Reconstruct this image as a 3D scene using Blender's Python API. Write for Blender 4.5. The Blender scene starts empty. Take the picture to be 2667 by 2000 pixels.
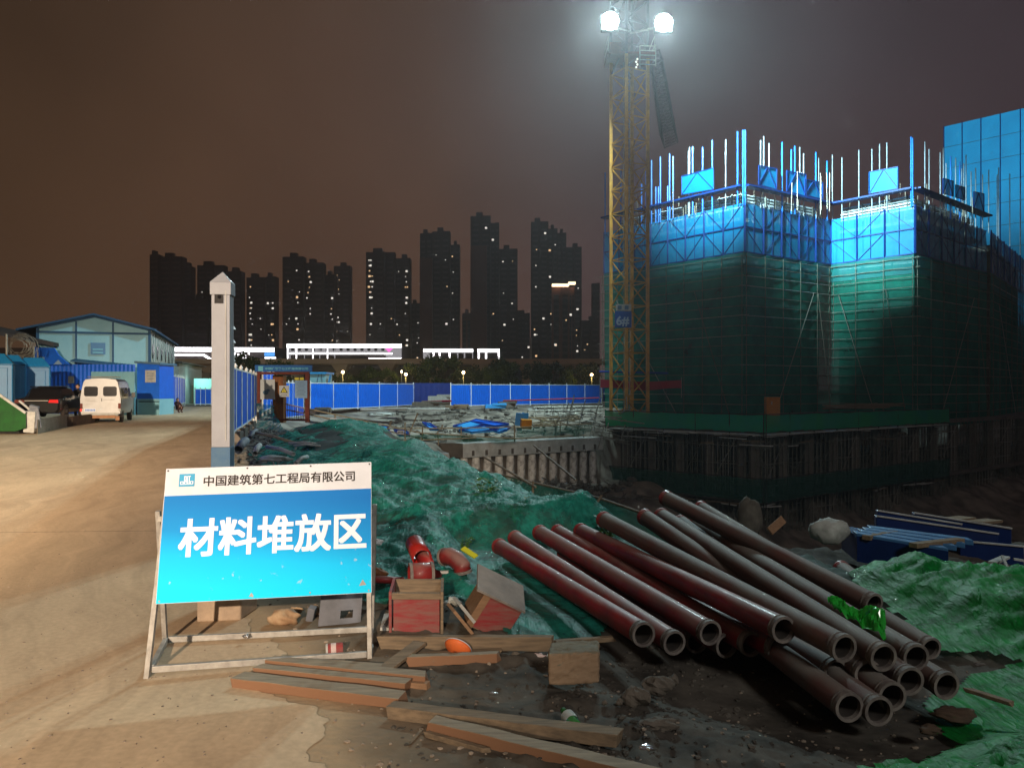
import bpy, math, random
import numpy as np
from mathutils import Vector, Matrix, Euler
R = math.radians
random.seed(7)
sc = bpy.context.scene
col = sc.collection
F = 2080.0; CX = 1333.5; HY = 1010.0; EYE = 1.6

# ---------------------------------------------------------------- camera
cam = bpy.data.cameras.new('camera'); co = bpy.data.objects.new('camera', cam); col.objects.link(co)
co.location = (0, 0, EYE); co.rotation_euler = (R(90), 0, 0)
cam.sensor_width = 36; cam.lens = 36 * F / 2667; cam.shift_y = 10 / 2667
cam.clip_start = 0.05; cam.clip_end = 6000
sc.camera = co
# ---------------------------------------------------------------- render
sc.render.engine = 'CYCLES'
sc.cycles.use_denoising = True
sc.cycles.max_bounces = 6; sc.cycles.diffuse_bounces = 2; sc.cycles.glossy_bounces = 2
sc.cycles.transmission_bounces = 3; sc.cycles.transparent_max_bounces = 16; sc.cycles.volume_bounces = 0
sc.cycles.use_adaptive_sampling = True; sc.cycles.adaptive_threshold = 0.02
sc.cycles.caustics_reflective = False; sc.cycles.caustics_refractive = False
sc.cycles.sample_clamp_indirect = 4
sc.view_settings.view_transform = 'Standard'; sc.view_settings.look = 'None'
sc.view_settings.exposure = 0; sc.view_settings.gamma = 1
# ---------------------------------------------------------------- world: city glow on low cloud
w = bpy.data.worlds.new('World'); sc.world = w; w.use_nodes = True
nt = w.node_tree; nt.nodes.clear()
def N(nt, t, **k):
    n = nt.nodes.new(t)
    for a, b in k.items(): setattr(n, a, b)
    return n
wo = N(nt, 'ShaderNodeOutputWorld'); bg = N(nt, 'ShaderNodeBackground'); nt.links.new(bg.outputs[0], wo.inputs[0])
tc = N(nt, 'ShaderNodeTexCoord'); sx = N(nt, 'ShaderNodeSeparateXYZ'); nt.links.new(tc.outputs['Generated'], sx.inputs[0])
rx = N(nt, 'ShaderNodeValToRGB'); mr = N(nt, 'ShaderNodeMapRange'); mr.inputs[1].default_value = -0.6; mr.inputs[2].default_value = 0.6
nt.links.new(sx.outputs[0], mr.inputs[0]); nt.links.new(mr.outputs[0], rx.inputs[0])
e = rx.color_ramp.elements
e[0].position = 0.0; e[0].color = (.050, .028, .014, 1); e[1].position = 1; e[1].color = (.036, .025, .029, 1)
q = e.new(.42); q.color = (.072, .038, .023, 1); q = e.new(.62); q.color = (.053, .034, .036, 1)
rz = N(nt, 'ShaderNodeValToRGB'); nt.links.new(sx.outputs[2], rz.inputs[0])
e = rz.color_ramp.elements
e[0].position = 0.0; e[0].color = (1.18, 1.12, 1.10, 1); e[1].position = .5; e[1].color = (.66, .70, .76, 1); q = e.new(.15); q.color = (1.08, 1.0, .98, 1)
mx = N(nt, 'ShaderNodeMixRGB', blend_type='MULTIPLY'); mx.inputs[0].default_value = 1
nt.links.new(rx.outputs[0], mx.inputs[1]); nt.links.new(rz.outputs[0], mx.inputs[2])
no = N(nt, 'ShaderNodeTexNoise'); no.inputs['Scale'].default_value = 2.3; no.inputs['Detail'].default_value = 3
nt.links.new(tc.outputs['Generated'], no.inputs[0])
nr = N(nt, 'ShaderNodeMapRange'); nr.inputs[1].default_value = .3; nr.inputs[2].default_value = .7; nr.inputs[3].default_value = .72; nr.inputs[4].default_value = 1.24
nt.links.new(no.outputs[0], nr.inputs[0])
m2 = N(nt, 'ShaderNodeVectorMath', operation='SCALE'); nt.links.new(mx.outputs[0], m2.inputs[0]); nt.links.new(nr.outputs[0], m2.inputs[3])
nt.links.new(m2.outputs[0], bg.inputs[0]); bg.inputs[1].default_value = 1.25

def spot(name, loc, aim, power, color, ang, blend, size=.25):
    l = bpy.data.lights.new(name, 'SPOT'); l.energy = power; l.color = color; l.spot_size = R(ang); l.spot_blend = blend; l.shadow_soft_size = size
    o = bpy.data.objects.new(name, l); o.location = loc
    o.rotation_euler = (Vector(aim) - Vector(loc)).to_track_quat('-Z', 'Y').to_euler(); col.objects.link(o); return o
def point(name, loc, power, color, size=.2):
    l = bpy.data.lights.new(name, 'POINT'); l.energy = power; l.color = color; l.shadow_soft_size = size
    o = bpy.data.objects.new(name, l); o.location = loc; col.objects.link(o); return o
LAMP_A = (5.92, 48.2, 23.7); LAMP_B = (9.15, 48.2, 23.6)
COOL = (.70, .97, 1.0)
for LP_, pw_ in ((LAMP_A, 20000), (LAMP_B, 18000)): spot('flood_lamp_light', (LP_[0], LP_[1] - .9, LP_[2] - .2), (1, 12, 0), pw_, COOL, 84, .7, .5)
spot('flood_lamp_light', (LAMP_A[0] - .9, LAMP_A[1] - .2, LAMP_A[2] - .2), (-16, 66, 0), 46000, COOL, 105, .7, .5)
spot('flood_lamp_light', (LAMP_B[0] + .8, LAMP_B[1] - .3, LAMP_B[2] - .4), (27.0, 58, 14.4), 110000, (.55, .92, 1.0), 34, .7)
spot('flood_lamp_light', (LAMP_B[0] + .8, LAMP_B[1] - .6, LAMP_B[2] - .2), (62, 99, 34), 210000, (.55, .92, 1.0), 26, .9)  # extra beam added at the crane lamp to brighten the far blue block
spot('flood_lamp_light', (LAMP_B[0] + .3, LAMP_B[1] - 1.6, LAMP_B[2] - .2), (18, 60.5, 17.0), 80000, (.58, .95, 1.0), 62, .85)
WARM = (-1.2, -19.0, 7.2)
WCOL = (1.0, .77, .56)
spot('street_lamp_light', WARM, (-9.0, 14.0, 0), 40000, WCOL, 37, .6, .12)
spot('street_lamp_light', (WARM[0] - .4, WARM[1], WARM[2]), (-11.6, 13, 0), 185000, (1.0, .76, .52), 27, 1.0, .12)  # second beam added at the same spot to brighten the road
point('site_fill_light', (9, -16, 15), 8500, (1, .95, .88), 2.0)  # unseen fill light added behind the camera to lift the foreground

# ---------------------------------------------------------------- helpers
def P(px, py, D): return Vector(((px - CX) / F * D, D, EYE - (py - HY) / F * D))
def G(px, py, z=0.0):
    D = (EYE - z) * F / (py - HY); return P(px, py, D)
class MB:
    def __init__(s): s.v = []; s.f = []
    def add(s, vs, fs):
        n = len(s.v); s.v += [tuple(v) for v in vs]; s.f += [tuple(i + n for i in f) for f in fs]; return s
    def box(s, c, size, rot=None):
        c = Vector(c); hx, hy, hz = [a / 2 for a in size]
        m = rot.to_matrix() if isinstance(rot, Euler) else (Matrix.Rotation(rot, 3, 'Z') if rot is not None and not isinstance(rot, Matrix) else (rot or Matrix.Identity(3)))
        vs = [c + m @ Vector((x * hx, y * hy, z * hz)) for z in (-1, 1) for x, y in ((-1, -1), (1, -1), (1, 1), (-1, 1))]
        return s.add(vs, [(3, 2, 1, 0), (4, 5, 6, 7), (0, 1, 5, 4), (1, 2, 6, 5), (2, 3, 7, 6), (3, 0, 4, 7)])
    def beam(s, a, b, w, h, up=(0, 0, 1)):
        a = Vector(a); b = Vector(b); d = (b - a).normalized(); u = Vector(up)
        if abs(d.dot(u)) > .98: u = Vector((0, 1, 0))
        r = d.cross(u).normalized(); u = r.cross(d)
        vs = [p + r * (x * w / 2) + u * (z * h / 2) for p in (a, b) for x, z in ((-1, -1), (1, -1), (1, 1), (-1, 1))]
        return s.add(vs, [(0, 1, 2, 3), (7, 6, 5, 4), (0, 4, 5, 1), (1, 5, 6, 2), (2, 6, 7, 3), (3, 7, 4, 0)])
    def tube(s, a, b, r, n=6, r2=None, cap=True):
        a = Vector(a); b = Vector(b); d = (b - a).normalized(); u = Vector((0, 0, 1)) if abs(d.z) < .95 else Vector((0, 1, 0))
        x = d.cross(u).normalized(); y = x.cross(d); r2 = r if r2 is None else r2
        vs = [p + (x * math.cos(t) + y * math.sin(t)) * q for p, q in ((a, r), (b, r2)) for t in [2 * math.pi * i / n for i in range(n)]]
        fs = [(i, (i + 1) % n, n + (i + 1) % n, n + i) for i in range(n)]
        if cap: fs += [tuple(range(n))[::-1], tuple(range(n, 2 * n))]
        return s.add(vs, fs)
    def rings(s, a, b, prof, n=24, closed=False):   # prof: (t metres along, radius)
        a = Vector(a); d = (Vector(b) - a).normalized(); u = Vector((0, 0, 1)) if abs(d.z) < .95 else Vector((0, 1, 0))
        x = d.cross(u).normalized(); y = x.cross(d)
        vs = [a + d * t + (x * math.cos(2 * math.pi * i / n) + y * math.sin(2 * math.pi * i / n)) * r for t, r in prof for i in range(n)]
        m = len(prof); fs = [(k * n + i, k * n + (i + 1) % n, (k + 1) * n + (i + 1) % n, (k + 1) * n + i) for k in range(m - 1) for i in range(n)]
        if closed: fs += [((m - 1) * n + i, (m - 1) * n + (i + 1) % n, (i + 1) % n, i) for i in range(n)]
        return s.add(vs, fs)
    def quad(s, a, b, c, d): return s.add([a, b, c, d], [(0, 1, 2, 3)])
    def prism(s, poly, ext):          # poly: list of 3d pts, ext: vector
        n = len(poly); e = Vector(ext); vs = [Vector(p) for p in poly] + [Vector(p) + e for p in poly]
        return s.add(vs, [tuple(range(n))[::-1], tuple(range(n, 2 * n))] + [(i, (i + 1) % n, n + (i + 1) % n, n + i) for i in range(n)])
    def ball(s, c, r, seg=8, rg=6, jit=0, rot=None):
        c = Vector(c); r = Vector(r if hasattr(r, '__len__') else (r, r, r)); vs = []; m = rot.to_matrix() if rot else Matrix.Identity(3)
        for j in range(rg + 1):
            ph = math.pi * j / rg
            for i in range(seg):
                t = 2 * math.pi * i / seg; k = 1 + random.uniform(-jit, jit)
                vs.append(c + m @ Vector((r.x * math.sin(ph) * math.cos(t) * k, r.y * math.sin(ph) * math.sin(t) * k, r.z * math.cos(ph) * k)))
        return s.add(vs, [(j * seg + i, (j + 1) * seg + i, (j + 1) * seg + (i + 1) % seg, j * seg + (i + 1) % seg) for j in range(rg) for i in range(seg)])
    def build(s, name, mat, parent=None, smooth=False, bevel=0, loc=None, solid=0):
        me = bpy.data.meshes.new(name)
        if parent is not None: off = parent['_w'] if '_w' in parent.keys() else (0, 0, 0); off = Vector(off)
        elif loc is not None: off = Vector(loc)
        else:
            a = np.array(s.v); off = Vector(((a[:, 0].min() + a[:, 0].max()) / 2, (a[:, 1].min() + a[:, 1].max()) / 2, a[:, 2].min()))
        me.from_pydata([(v[0] - off.x, v[1] - off.y, v[2] - off.z) for v in s.v], [], s.f); me.update()
        if smooth: me.polygons.foreach_set('use_smooth', [True] * len(me.polygons))
        me.materials.append(mat)
        o = bpy.data.objects.new(name, me); col.objects.link(o)
        if parent is not None:
            o.parent = parent; pw = parent.get('_o', parent['_w'] if '_w' in parent.keys() else (0, 0, 0))
            o.location = (0, 0, 0); o['_w'] = tuple(off)
        else: o.location = off; o['_w'] = tuple(off)
        if bevel:
            b = o.modifiers.new('bevel', 'BEVEL'); b.width = bevel; b.segments = 2; b.limit_method = 'ANGLE'; b.angle_limit = R(40)
        if solid:
            b = o.modifiers.new('thick', 'SOLIDIFY'); b.thickness = solid
        return o
def tag(o, label, cat, group=None, kind=None):
    if label: o['label'] = label
    if cat: o['category'] = cat
    if group: o['group'] = group
    if kind: o['kind'] = kind
    return o
def thing(name, loc, label, cat, group=None):
    o = bpy.data.objects.new(name, None); o.empty_display_size = .2; col.objects.link(o); o.location = loc; o['_w'] = tuple(loc)
    return tag(o, label, cat, group)
def struct(o): o['kind'] = 'structure'; return o
def copy_tree(o, parent=None):
    c = o.copy(); col.objects.link(c)
    if parent is not None: c.parent = parent
    for ch in o.children: copy_tree(ch, c)
    return c
# numpy value noise
_rs = np.random.RandomState(5); _T = _rs.rand(256, 256)
def vn(x, y):
    xi = np.floor(x).astype(int); yi = np.floor(y).astype(int); fx = x - xi; fy = y - yi
    fx = fx * fx * (3 - 2 * fx); fy = fy * fy * (3 - 2 * fy); a = _T[xi % 256, yi % 256]; b = _T[(xi + 1) % 256, yi % 256]; c = _T[xi % 256, (yi + 1) % 256]; d = _T[(xi + 1) % 256, (yi + 1) % 256]
    return (a * (1 - fx) + b * fx) * (1 - fy) + (c * (1 - fx) + d * fx) * fy
def fbm(x, y, o=4, g=.5):
    s = 0; a = 1; t = 0
    for i in range(o): s = s + a * vn(x * 2 ** i + 17.3 * i, y * 2 ** i + 5.1 * i); t += a; a *= g
    return s / t - .5
def ridge(x, y, o=3):
    s = 0; a = 1
    for i in range(o): s = s + a * (1 - np.abs(2 * vn(x * 2 ** i + 31 * i, y * 2 ** i + 11 * i) - 1)); a *= .5
    return s / 1.75
def sdist(x, y, poly):
    """signed distance, negative inside"""
    d = np.full(x.shape, 1e9); ins = np.zeros(x.shape, bool); n = len(poly)
    for i in range(n):
        ax, ay = poly[i]; bx, by = poly[(i + 1) % n]; ex, ey = bx - ax, by - ay
        t = np.clip(((x - ax) * ex + (y - ay) * ey) / (ex * ex + ey * ey), 0, 1)
        d = np.minimum(d, np.hypot(x - ax - t * ex, y - ay - t * ey))
        c = ((ay > y) != (by > y)); ins ^= c & (x < (bx - ax) * (y - ay) / ((by - ay) if by != ay else 1e-9) + ax)
    return np.where(ins, -d, d)
def sm(a, b, x): t = np.clip((x - a) / (b - a), 0, 1); return t * t * (3 - 2 * t)

# ---------------------------------------------------------------- materials
def mat(name, c, c2=None, rough=.7, metal=0, scale=6, bump=0, bscale=40, spec=.3, alpha=0, transl=0, emit=0, detail=5, lo=.35, hi=.65, stretch=None, coat=0):
    m = bpy.data.materials.new(name); m.use_nodes = True; nt = m.node_tree; b = nt.nodes['Principled BSDF']; out = nt.nodes['Material Output']
    b.inputs['Roughness'].default_value = rough; b.inputs['Metallic'].default_value = metal; b.inputs['Specular IOR Level'].default_value = spec
    if coat: b.inputs['Coat Weight'].default_value = coat; b.inputs['Coat Roughness'].default_value = .15
    c = tuple(c) + (1,); tc = N(nt, 'ShaderNodeTexCoord'); mp = N(nt, 'ShaderNodeMapping'); nt.links.new(tc.outputs['Object'], mp.inputs[0])
    if stretch: mp.inputs['Scale'].default_value = stretch
    src = None
    if c2 is not None:
        no = N(nt, 'ShaderNodeTexNoise'); no.inputs['Scale'].default_value = scale; no.inputs['Detail'].default_value = detail; no.inputs['Roughness'].default_value = .65
        nt.links.new(mp.outputs[0], no.inputs[0])
        cr = N(nt, 'ShaderNodeValToRGB'); cr.color_ramp.elements[0].position = lo; cr.color_ramp.elements[1].position = hi
        cr.color_ramp.elements[0].color = c; cr.color_ramp.elements[1].color = tuple(c2) + (1,)
        nt.links.new(no.outputs[0], cr.inputs[0]); nt.links.new(cr.outputs[0], b.inputs['Base Color']); src = cr.outputs[0]
    else: b.inputs['Base Color'].default_value = c
    bn = None
    if bump:
        n2 = N(nt, 'ShaderNodeTexNoise'); n2.inputs['Scale'].default_value = bscale; n2.inputs['Detail'].default_value = 6; nt.links.new(mp.outputs[0], n2.inputs[0])
        bp = N(nt, 'ShaderNodeBump'); bp.inputs['Strength'].default_value = min(1, bump * 8); bp.inputs['Distance'].default_value = bump
        nt.links.new(n2.outputs[0], bp.inputs['Height']); nt.links.new(bp.outputs[0], b.inputs['Normal']); bn = bp.outputs[0]
    last = b.outputs[0]
    if transl:
        t = N(nt, 'ShaderNodeBsdfTranslucent'); t.inputs[0].default_value = c
        if src: nt.links.new(src, t.inputs[0])
        if bn: nt.links.new(bn, t.inputs['Normal'])
        ms = N(nt, 'ShaderNodeMixShader'); ms.inputs[0].default_value = transl; nt.links.new(last, ms.inputs[1]); nt.links.new(t.outputs[0], ms.inputs[2]); last = ms.outputs[0]
    if alpha:
        t = N(nt, 'ShaderNodeBsdfTransparent'); ms = N(nt, 'ShaderNodeMixShader'); ms.inputs[0].default_value = alpha
        nt.links.new(last, ms.inputs[1]); nt.links.new(t.outputs[0], ms.inputs[2]); last = ms.outputs[0]
    if last != b.outputs[0]: nt.links.new(last, out.inputs[0])
    if emit:
        b.inputs['Emission Color'].default_value = c; b.inputs['Emission Strength'].default_value = emit
    return m
def emis(name, c, s, sample=False):
    m = bpy.data.materials.new(name); m.use_nodes = True; nt = m.node_tree; nt.nodes.clear(); o = N(nt, 'ShaderNodeOutputMaterial'); e = N(nt, 'ShaderNodeEmission')
    e.inputs[0].default_value = tuple(c) + (1,); e.inputs[1].default_value = s; nt.links.new(e.outputs[0], o.inputs[0])
    if not sample: m.cycles.emission_sampling = 'NONE'
    return m
M = {}
M['soil'] = mat('soil', (.035, .032, .028), (.11, .10, .085), .95, scale=2.6, bump=.03, bscale=16, detail=9, spec=.1)
M['road'] = mat('concrete_road', (.37, .265, .17), (.56, .43, .28), .85, scale=.55, bump=.006, bscale=14, detail=9, lo=.3, hi=.7, stretch=(1, .45, 1), spec=.25)
M['white'] = mat('white_paint', (.58, .62, .70), (.51, .55, .62), .5, scale=7, spec=.4)
M['postw'] = mat('greyish_post_paint', (.31, .325, .36), (.27, .28, .31), .6, scale=5, bump=.001)
M['whitesteel'] = mat('white_steel', (.75, .78, .8), (.55, .58, .6), .4, scale=4)
M['blue'] = mat('blue_sheet', (.002, .12, .66), (.002, .10, .58), .42, scale=3, spec=.5)
M['dblue'] = mat('dark_blue_sheet', (.003, .03, .26), (.003, .036, .30), .5, scale=3)
M['slate'] = mat('faded_blue_paint', (.05, .12, .22), (.08, .15, .22), .6, scale=9)
M['steel'] = mat('galvanised_frame', (.42, .41, .38), (.26, .25, .23), .5, metal=.3, scale=14, bump=.001)
M['wood'] = mat('weathered_wood', (.23, .17, .11), (.13, .10, .07), .85, scale=5, bump=.004, bscale=30, stretch=(1, 9, 9), spec=.15)
M['wood2'] = mat('fresh_wood', (.28, .17, .10), (.20, .12, .07), .8, scale=5, bump=.003, stretch=(1, 8, 8), spec=.15)
M['pipe'] = mat('red_oxide_pipe', (.26, .014, .014), (.12, .018, .018), .5, scale=3.5, bump=.003, bscale=14, spec=.35, coat=.05)
M['bore'] = mat('shaded_pipe_bore', (.030, .026, .023), (.05, .042, .036), .9, scale=9)  # bore coloured dark to stand for the shade inside the pipes
M['rim'] = mat('dusty_steel_rim', (.20, .18, .16), (.10, .085, .08), .7, scale=12)
M['redply'] = mat('red_plywood', (.24, .025, .03), (.20, .095, .08), .8, scale=5, bump=.002, stretch=(1, 1, 5))
M['redbright'] = mat('red_paint', (.34, .010, .008), (.2, .015, .01), .45, scale=9, coat=.3)
M['netg'] = mat('green_mesh_net', (.005, .15, .115), (.03, .38, .30), .58, scale=7, bump=.008, bscale=28, transl=.35, alpha=.22, spec=.32, detail=8)
M['netb'] = mat('bright_green_net', (.003, .18, .028), (.008, .38, .06), .58, scale=6, bump=.007, bscale=30, transl=.35, alpha=.12, spec=.32, detail=8)
M['netd'] = mat('building_net', (.003, .20, .14), (.002, .11, .08), .8, scale=.5, transl=.3, alpha=.18, bump=.03, bscale=1.5, spec=.15)
M['netband'] = mat('guard_net', (.006, .34, .24), (.005, .40, .14), .7, scale=.25, transl=.4, alpha=.15, bump=.02, bscale=3, spec=.2)
M['cyan'] = mat('blue_mesh_panel', (.004, .26, .56), (.005, .32, .62), .45, scale=.8, alpha=.22, transl=.45, spec=.4)
M['cyand'] = mat('blue_wall_panel', (.004, .24, .50), (.004, .28, .56), .6, scale=.5, spec=.3)
M['polebl'] = mat('blue_pole', (.01, .13, .55), (.02, .20, .62), .4, scale=3, spec=.5)
M['framebl'] = mat('blue_frame', (.003, .028, .15), None, .5)
M['conc'] = mat('concrete', (.55, .57, .55), (.34, .35, .33), .85, scale=1.6, bump=.01, bscale=12)
M['dconc'] = mat('dark_concrete', (.09, .08, .07), (.14, .12, .10), .9, scale=1.2, bump=.01, bscale=8)
M['tan'] = mat('tan_concrete', (.42, .32, .23), (.3, .23, .17), .9, scale=9, bump=.008, bscale=18)
M['tube'] = mat('scaffold_tube', (.30, .30, .26), (.20, .18, .15), .5, metal=.3, scale=8)
M['tubed'] = mat('dull_scaffold_tube', (.15, .15, .12), (.07, .07, .05), .7, scale=3)
M['bamboo'] = mat('bamboo_rail', (.36, .28, .17), (.22, .17, .10), .7, scale=8)
M['yellow'] = mat('crane_yellow', (.50, .25, .03), (.30, .15, .03), .5, scale=3, spec=.4)
M['ybox'] = mat('orange_box', (.62, .27, .01), (.5, .2, .01), .6, scale=3)
M['rust'] = mat('rust_red_steel', (.09, .015, .012), (.14, .03, .015), .7, scale=5)
M['orust'] = mat('orange_rust', (.24, .09, .02), (.14, .05, .02), .7, scale=2, stretch=(4, 4, 1))
M['shed'] = mat('shed_panel', (.16, .37, .46), (.20, .42, .50), .5, scale=.8)
M['shedside'] = mat('shed_side_panel', (.42, .45, .42), (.30, .34, .33), .3, scale=2, bump=.02, bscale=2.2, spec=.6)
M['sheet'] = mat('rolled_steel_board', (.015, .09, .33), (.01, .06, .25), .4, metal=.2, scale=3)
M['sheetl'] = mat('light_blue_board', (.02, .24, .62), (.03, .30, .66), .5, scale=2)
M['glass'] = mat('dark_glass', (.008, .008, .01), None, .12, spec=.6)
M['rubber'] = mat('tyre', (.015, .013, .012), (.04, .03, .025), .85, scale=9)
M['vanw'] = mat('van_paint', (.36, .37, .38), (.30, .30, .30), .35, scale=3, spec=.5, coat=.3)
M['muddy'] = mat('muddy_bumper', (.35, .18, .09), (.22, .12, .07), .8, scale=6)
M['carblk'] = mat('black_car_paint', (.006, .006, .007), (.012, .011, .011), .22, scale=2, coat=.6, spec=.5)
M['chrome'] = mat('worn_alloy', (.35, .33, .3), None, .35, metal=.7)
M['dumpg'] = mat('green_dumpster', (.012, .085, .015), (.01, .05, .012), .7, scale=3, bump=.004)
M['grey'] = mat('grey_plastic', (.16, .17, .20), (.11, .12, .14), .7, scale=6, bump=.003)
M['lgrey'] = mat('light_grey', (.42, .42, .40), (.3, .3, .28), .7, scale=6)
M['rock'] = mat('rock', (.14, .12, .10), (.08, .07, .055), .95, scale=9, bump=.01, bscale=25)
M['brown'] = mat('brown_sack', (.09, .06, .04), (.05, .035, .025), .9, scale=8, bump=.006)
M['sack'] = mat('white_sack', (.42, .45, .43), (.22, .23, .21), .8, scale=5, bump=.01, bscale=14)
M['cream'] = mat('cream_bag', (.46, .34, .22), (.26, .15, .08), .8, scale=7, bump=.01, bscale=16)
M['gbag'] = mat('green_plastic_bag', (.02, .55, .05), (.03, .42, .05), .18, scale=6, transl=.35, spec=.7, bump=.006, bscale=25)
M['black'] = mat('black_plastic', (.01, .01, .011), (.02, .018, .016), .45, scale=4)
M['text'] = mat('black_letters', (.01, .006, .006), None, .5)
M['textw'] = mat('white_letters', (.70, .76, .88), None, .5)
M['logo'] = mat('logo_blue', (.01, .30, .55), None, .5)
M['tower'] = mat('tower_wall', (.050, .038, .036), (.036, .028, .028), .9, scale=.05)
M['towerb'] = mat('tower_brick_wall', (.17, .075, .052), (.13, .06, .045), .9, scale=.05)
M['towerg'] = mat('tower_grey_wall', (.042, .032, .030), (.036, .028, .026), .9, scale=.05)
M['towern'] = mat('tower_blueblack_wall', (.013, .014, .021), None, .9)
M['viad'] = mat('viaduct_concrete', (.62, .45, .30), (.5, .37, .25), .9, scale=.1)
M['leaf'] = mat('leaf', (.010, .022, .004), (.035, .05, .006), .8, scale=3)
M['weed'] = mat('weed_leaf', (.03, .09, .02), (.05, .12, .03), .6, scale=6)
M['bark'] = mat('bark', (.05, .035, .025), None, .9)
M['skin'] = mat('skin', (.35, .2, .14), None, .6)
M['cloth'] = mat('dark_clothes', (.012, .012, .015), (.02, .016, .018), .9, scale=9)
M['clothr'] = mat('maroon_jacket', (.06, .018, .015), (.03, .012, .012), .9, scale=9)
M['foil'] = mat('foil', (.7, .7, .7), None, .2, metal=.9, bump=.01, bscale=40)
M['orange'] = mat('orange_plastic', (.75, .16, .04), (.6, .14, .04), .5, scale=20)
M['bottle'] = mat('green_bottle', (.05, .28, .06), (.10, .35, .10), .12, scale=14, transl=.3, alpha=.25, spec=.7)
M['yelp'] = mat('yellow_green_plastic', (.45, .48, .03), None, .5)
M['paper'] = mat('paper', (.55, .50, .50), (.4, .25, .22), .8, scale=18)
M['mag'] = mat('red_banner', (.30, .012, .03), (.2, .012, .03), .7, scale=1)
M['porta'] = mat('portable_toilet_blue', (.008, .13, .30), (.01, .16, .34), .4, scale=2)
M['signbl'] = mat('sign_blue', (.008, .07, .30), None, .5)
M['yel'] = mat('warning_yellow', (.55, .5, .05), None, .6)
M['taill'] = mat('tail_light_red', (.5, .01, .01), None, .25, emit=.5)
M['curb'] = mat('curb_concrete', (.33, .28, .22), (.24, .2, .15), .9, scale=2, bump=.01)
M['lidg'] = mat('dirty_lid', (.24, .22, .20), (.14, .13, .12), .85, scale=4)
E_W = emis('lit_window_white', (1, .93, .8), 1.1); E_Y = emis('lit_window_warm', (1, .62, .3), 1.2)
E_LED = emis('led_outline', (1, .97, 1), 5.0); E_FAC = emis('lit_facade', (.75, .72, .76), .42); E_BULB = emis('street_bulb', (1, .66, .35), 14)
M['netthin'] = mat('thin_net', (.006, .22, .17), (.005, .28, .2), .7, scale=2, transl=.3, alpha=.5)
E_LAMP = emis('floodlight_glass', (.75, 1, .97), 260); E_MAG = emis('magenta_sign', (1, .2, .7), 1.2); E_CROWN = emis('crown_light', (1, .72, .42), 3.0)

# fences get vertical corrugation
def corrug(m, freq, dist):
    nt = m.node_tree; b = nt.nodes['Principled BSDF']; tc = N(nt, 'ShaderNodeTexCoord'); wv = N(nt, 'ShaderNodeTexWave'); wv.bands_direction = 'X'
    wv.inputs['Scale'].default_value = freq; nt.links.new(tc.outputs['Object'], wv.inputs[0]); bp = N(nt, 'ShaderNodeBump'); bp.inputs['Strength'].default_value = .6; bp.inputs['Distance'].default_value = dist
    nt.links.new(wv.outputs[0], bp.inputs['Height']); nt.links.new(bp.outputs[0], b.inputs['Normal'])
def sheer(m, lo, hi, sc_=3.0, rot_=.6):
    nt = m.node_tree; mixs = [n for n in nt.nodes if n.type == 'MIX_SHADER']; ms = mixs[-1]
    tc = N(nt, 'ShaderNodeTexCoord'); no = N(nt, 'ShaderNodeTexNoise'); no.inputs['Scale'].default_value = sc_; no.inputs['Detail'].default_value = 9; no.inputs['Roughness'].default_value = .7; no.inputs['Distortion'].default_value = .6
    nt.links.new(tc.outputs['Object'], no.inputs[0]); mr = N(nt, 'ShaderNodeMapRange'); nt.links.new(no.outputs[0], mr.inputs[0]); mr.inputs[1].default_value = .4; mr.inputs[2].default_value = .62; mr.inputs[3].default_value = lo; mr.inputs[4].default_value = hi
    nt.links.new(mr.outputs[0], ms.inputs[0])
    # sharp creases
    b = nt.nodes['Principled BSDF']; bp = b.inputs['Normal'].links[0].from_node; n1 = N(nt, 'ShaderNodeTexNoise'); n1.inputs['Scale'].default_value = 4.5; n1.inputs['Detail'].default_value = 4; n1.inputs['Distortion'].default_value = .35
    mp = N(nt, 'ShaderNodeMapping'); mp.inputs['Rotation'].default_value = (0, 0, rot_); mp.inputs['Scale'].default_value = (2.2, .45, 1); nt.links.new(tc.outputs['Object'], mp.inputs[0]); nt.links.new(mp.outputs[0], n1.inputs[0])
    s = N(nt, 'ShaderNodeMath', operation='SUBTRACT'); nt.links.new(n1.outputs[0], s.inputs[0]); s.inputs[1].default_value = .5; ab = N(nt, 'ShaderNodeMath', operation='ABSOLUTE'); nt.links.new(s.outputs[0], ab.inputs[0])
    pw = N(nt, 'ShaderNodeMath', operation='POWER'); nt.links.new(ab.outputs[0], pw.inputs[0]); pw.inputs[1].default_value = .6
    b2 = N(nt, 'ShaderNodeBump', invert=True); b2.inputs['Strength'].default_value = .6; b2.inputs['Distance'].default_value = .035; nt.links.new(pw.outputs[0], b2.inputs['Height']); nt.links.new(bp.outputs[0], b2.inputs['Normal']); n5 = N(nt, 'ShaderNodeTexNoise'); n5.inputs['Scale'].default_value = 16; n5.inputs['Detail'].default_value = 3; m5 = N(nt, 'ShaderNodeMapping'); m5.inputs['Rotation'].default_value = (0, 0, rot_ + .5); m5.inputs['Scale'].default_value = (3, .35, 1)
    nt.links.new(tc.outputs['Object'], m5.inputs[0]); nt.links.new(m5.outputs[0], n5.inputs[0]); b5 = N(nt, 'ShaderNodeBump'); b5.inputs['Strength'].default_value = .7; b5.inputs['Distance'].default_value = .012; nt.links.new(n5.outputs[0], b5.inputs['Height']); nt.links.new(b2.outputs[0], b5.inputs['Normal']); nt.links.new(b5.outputs[0], b.inputs['Normal'])
sheer(M['netg'], .05, .72, 2.6, .5); sheer(M['netb'], .04, .35, 4, -.9)
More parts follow.
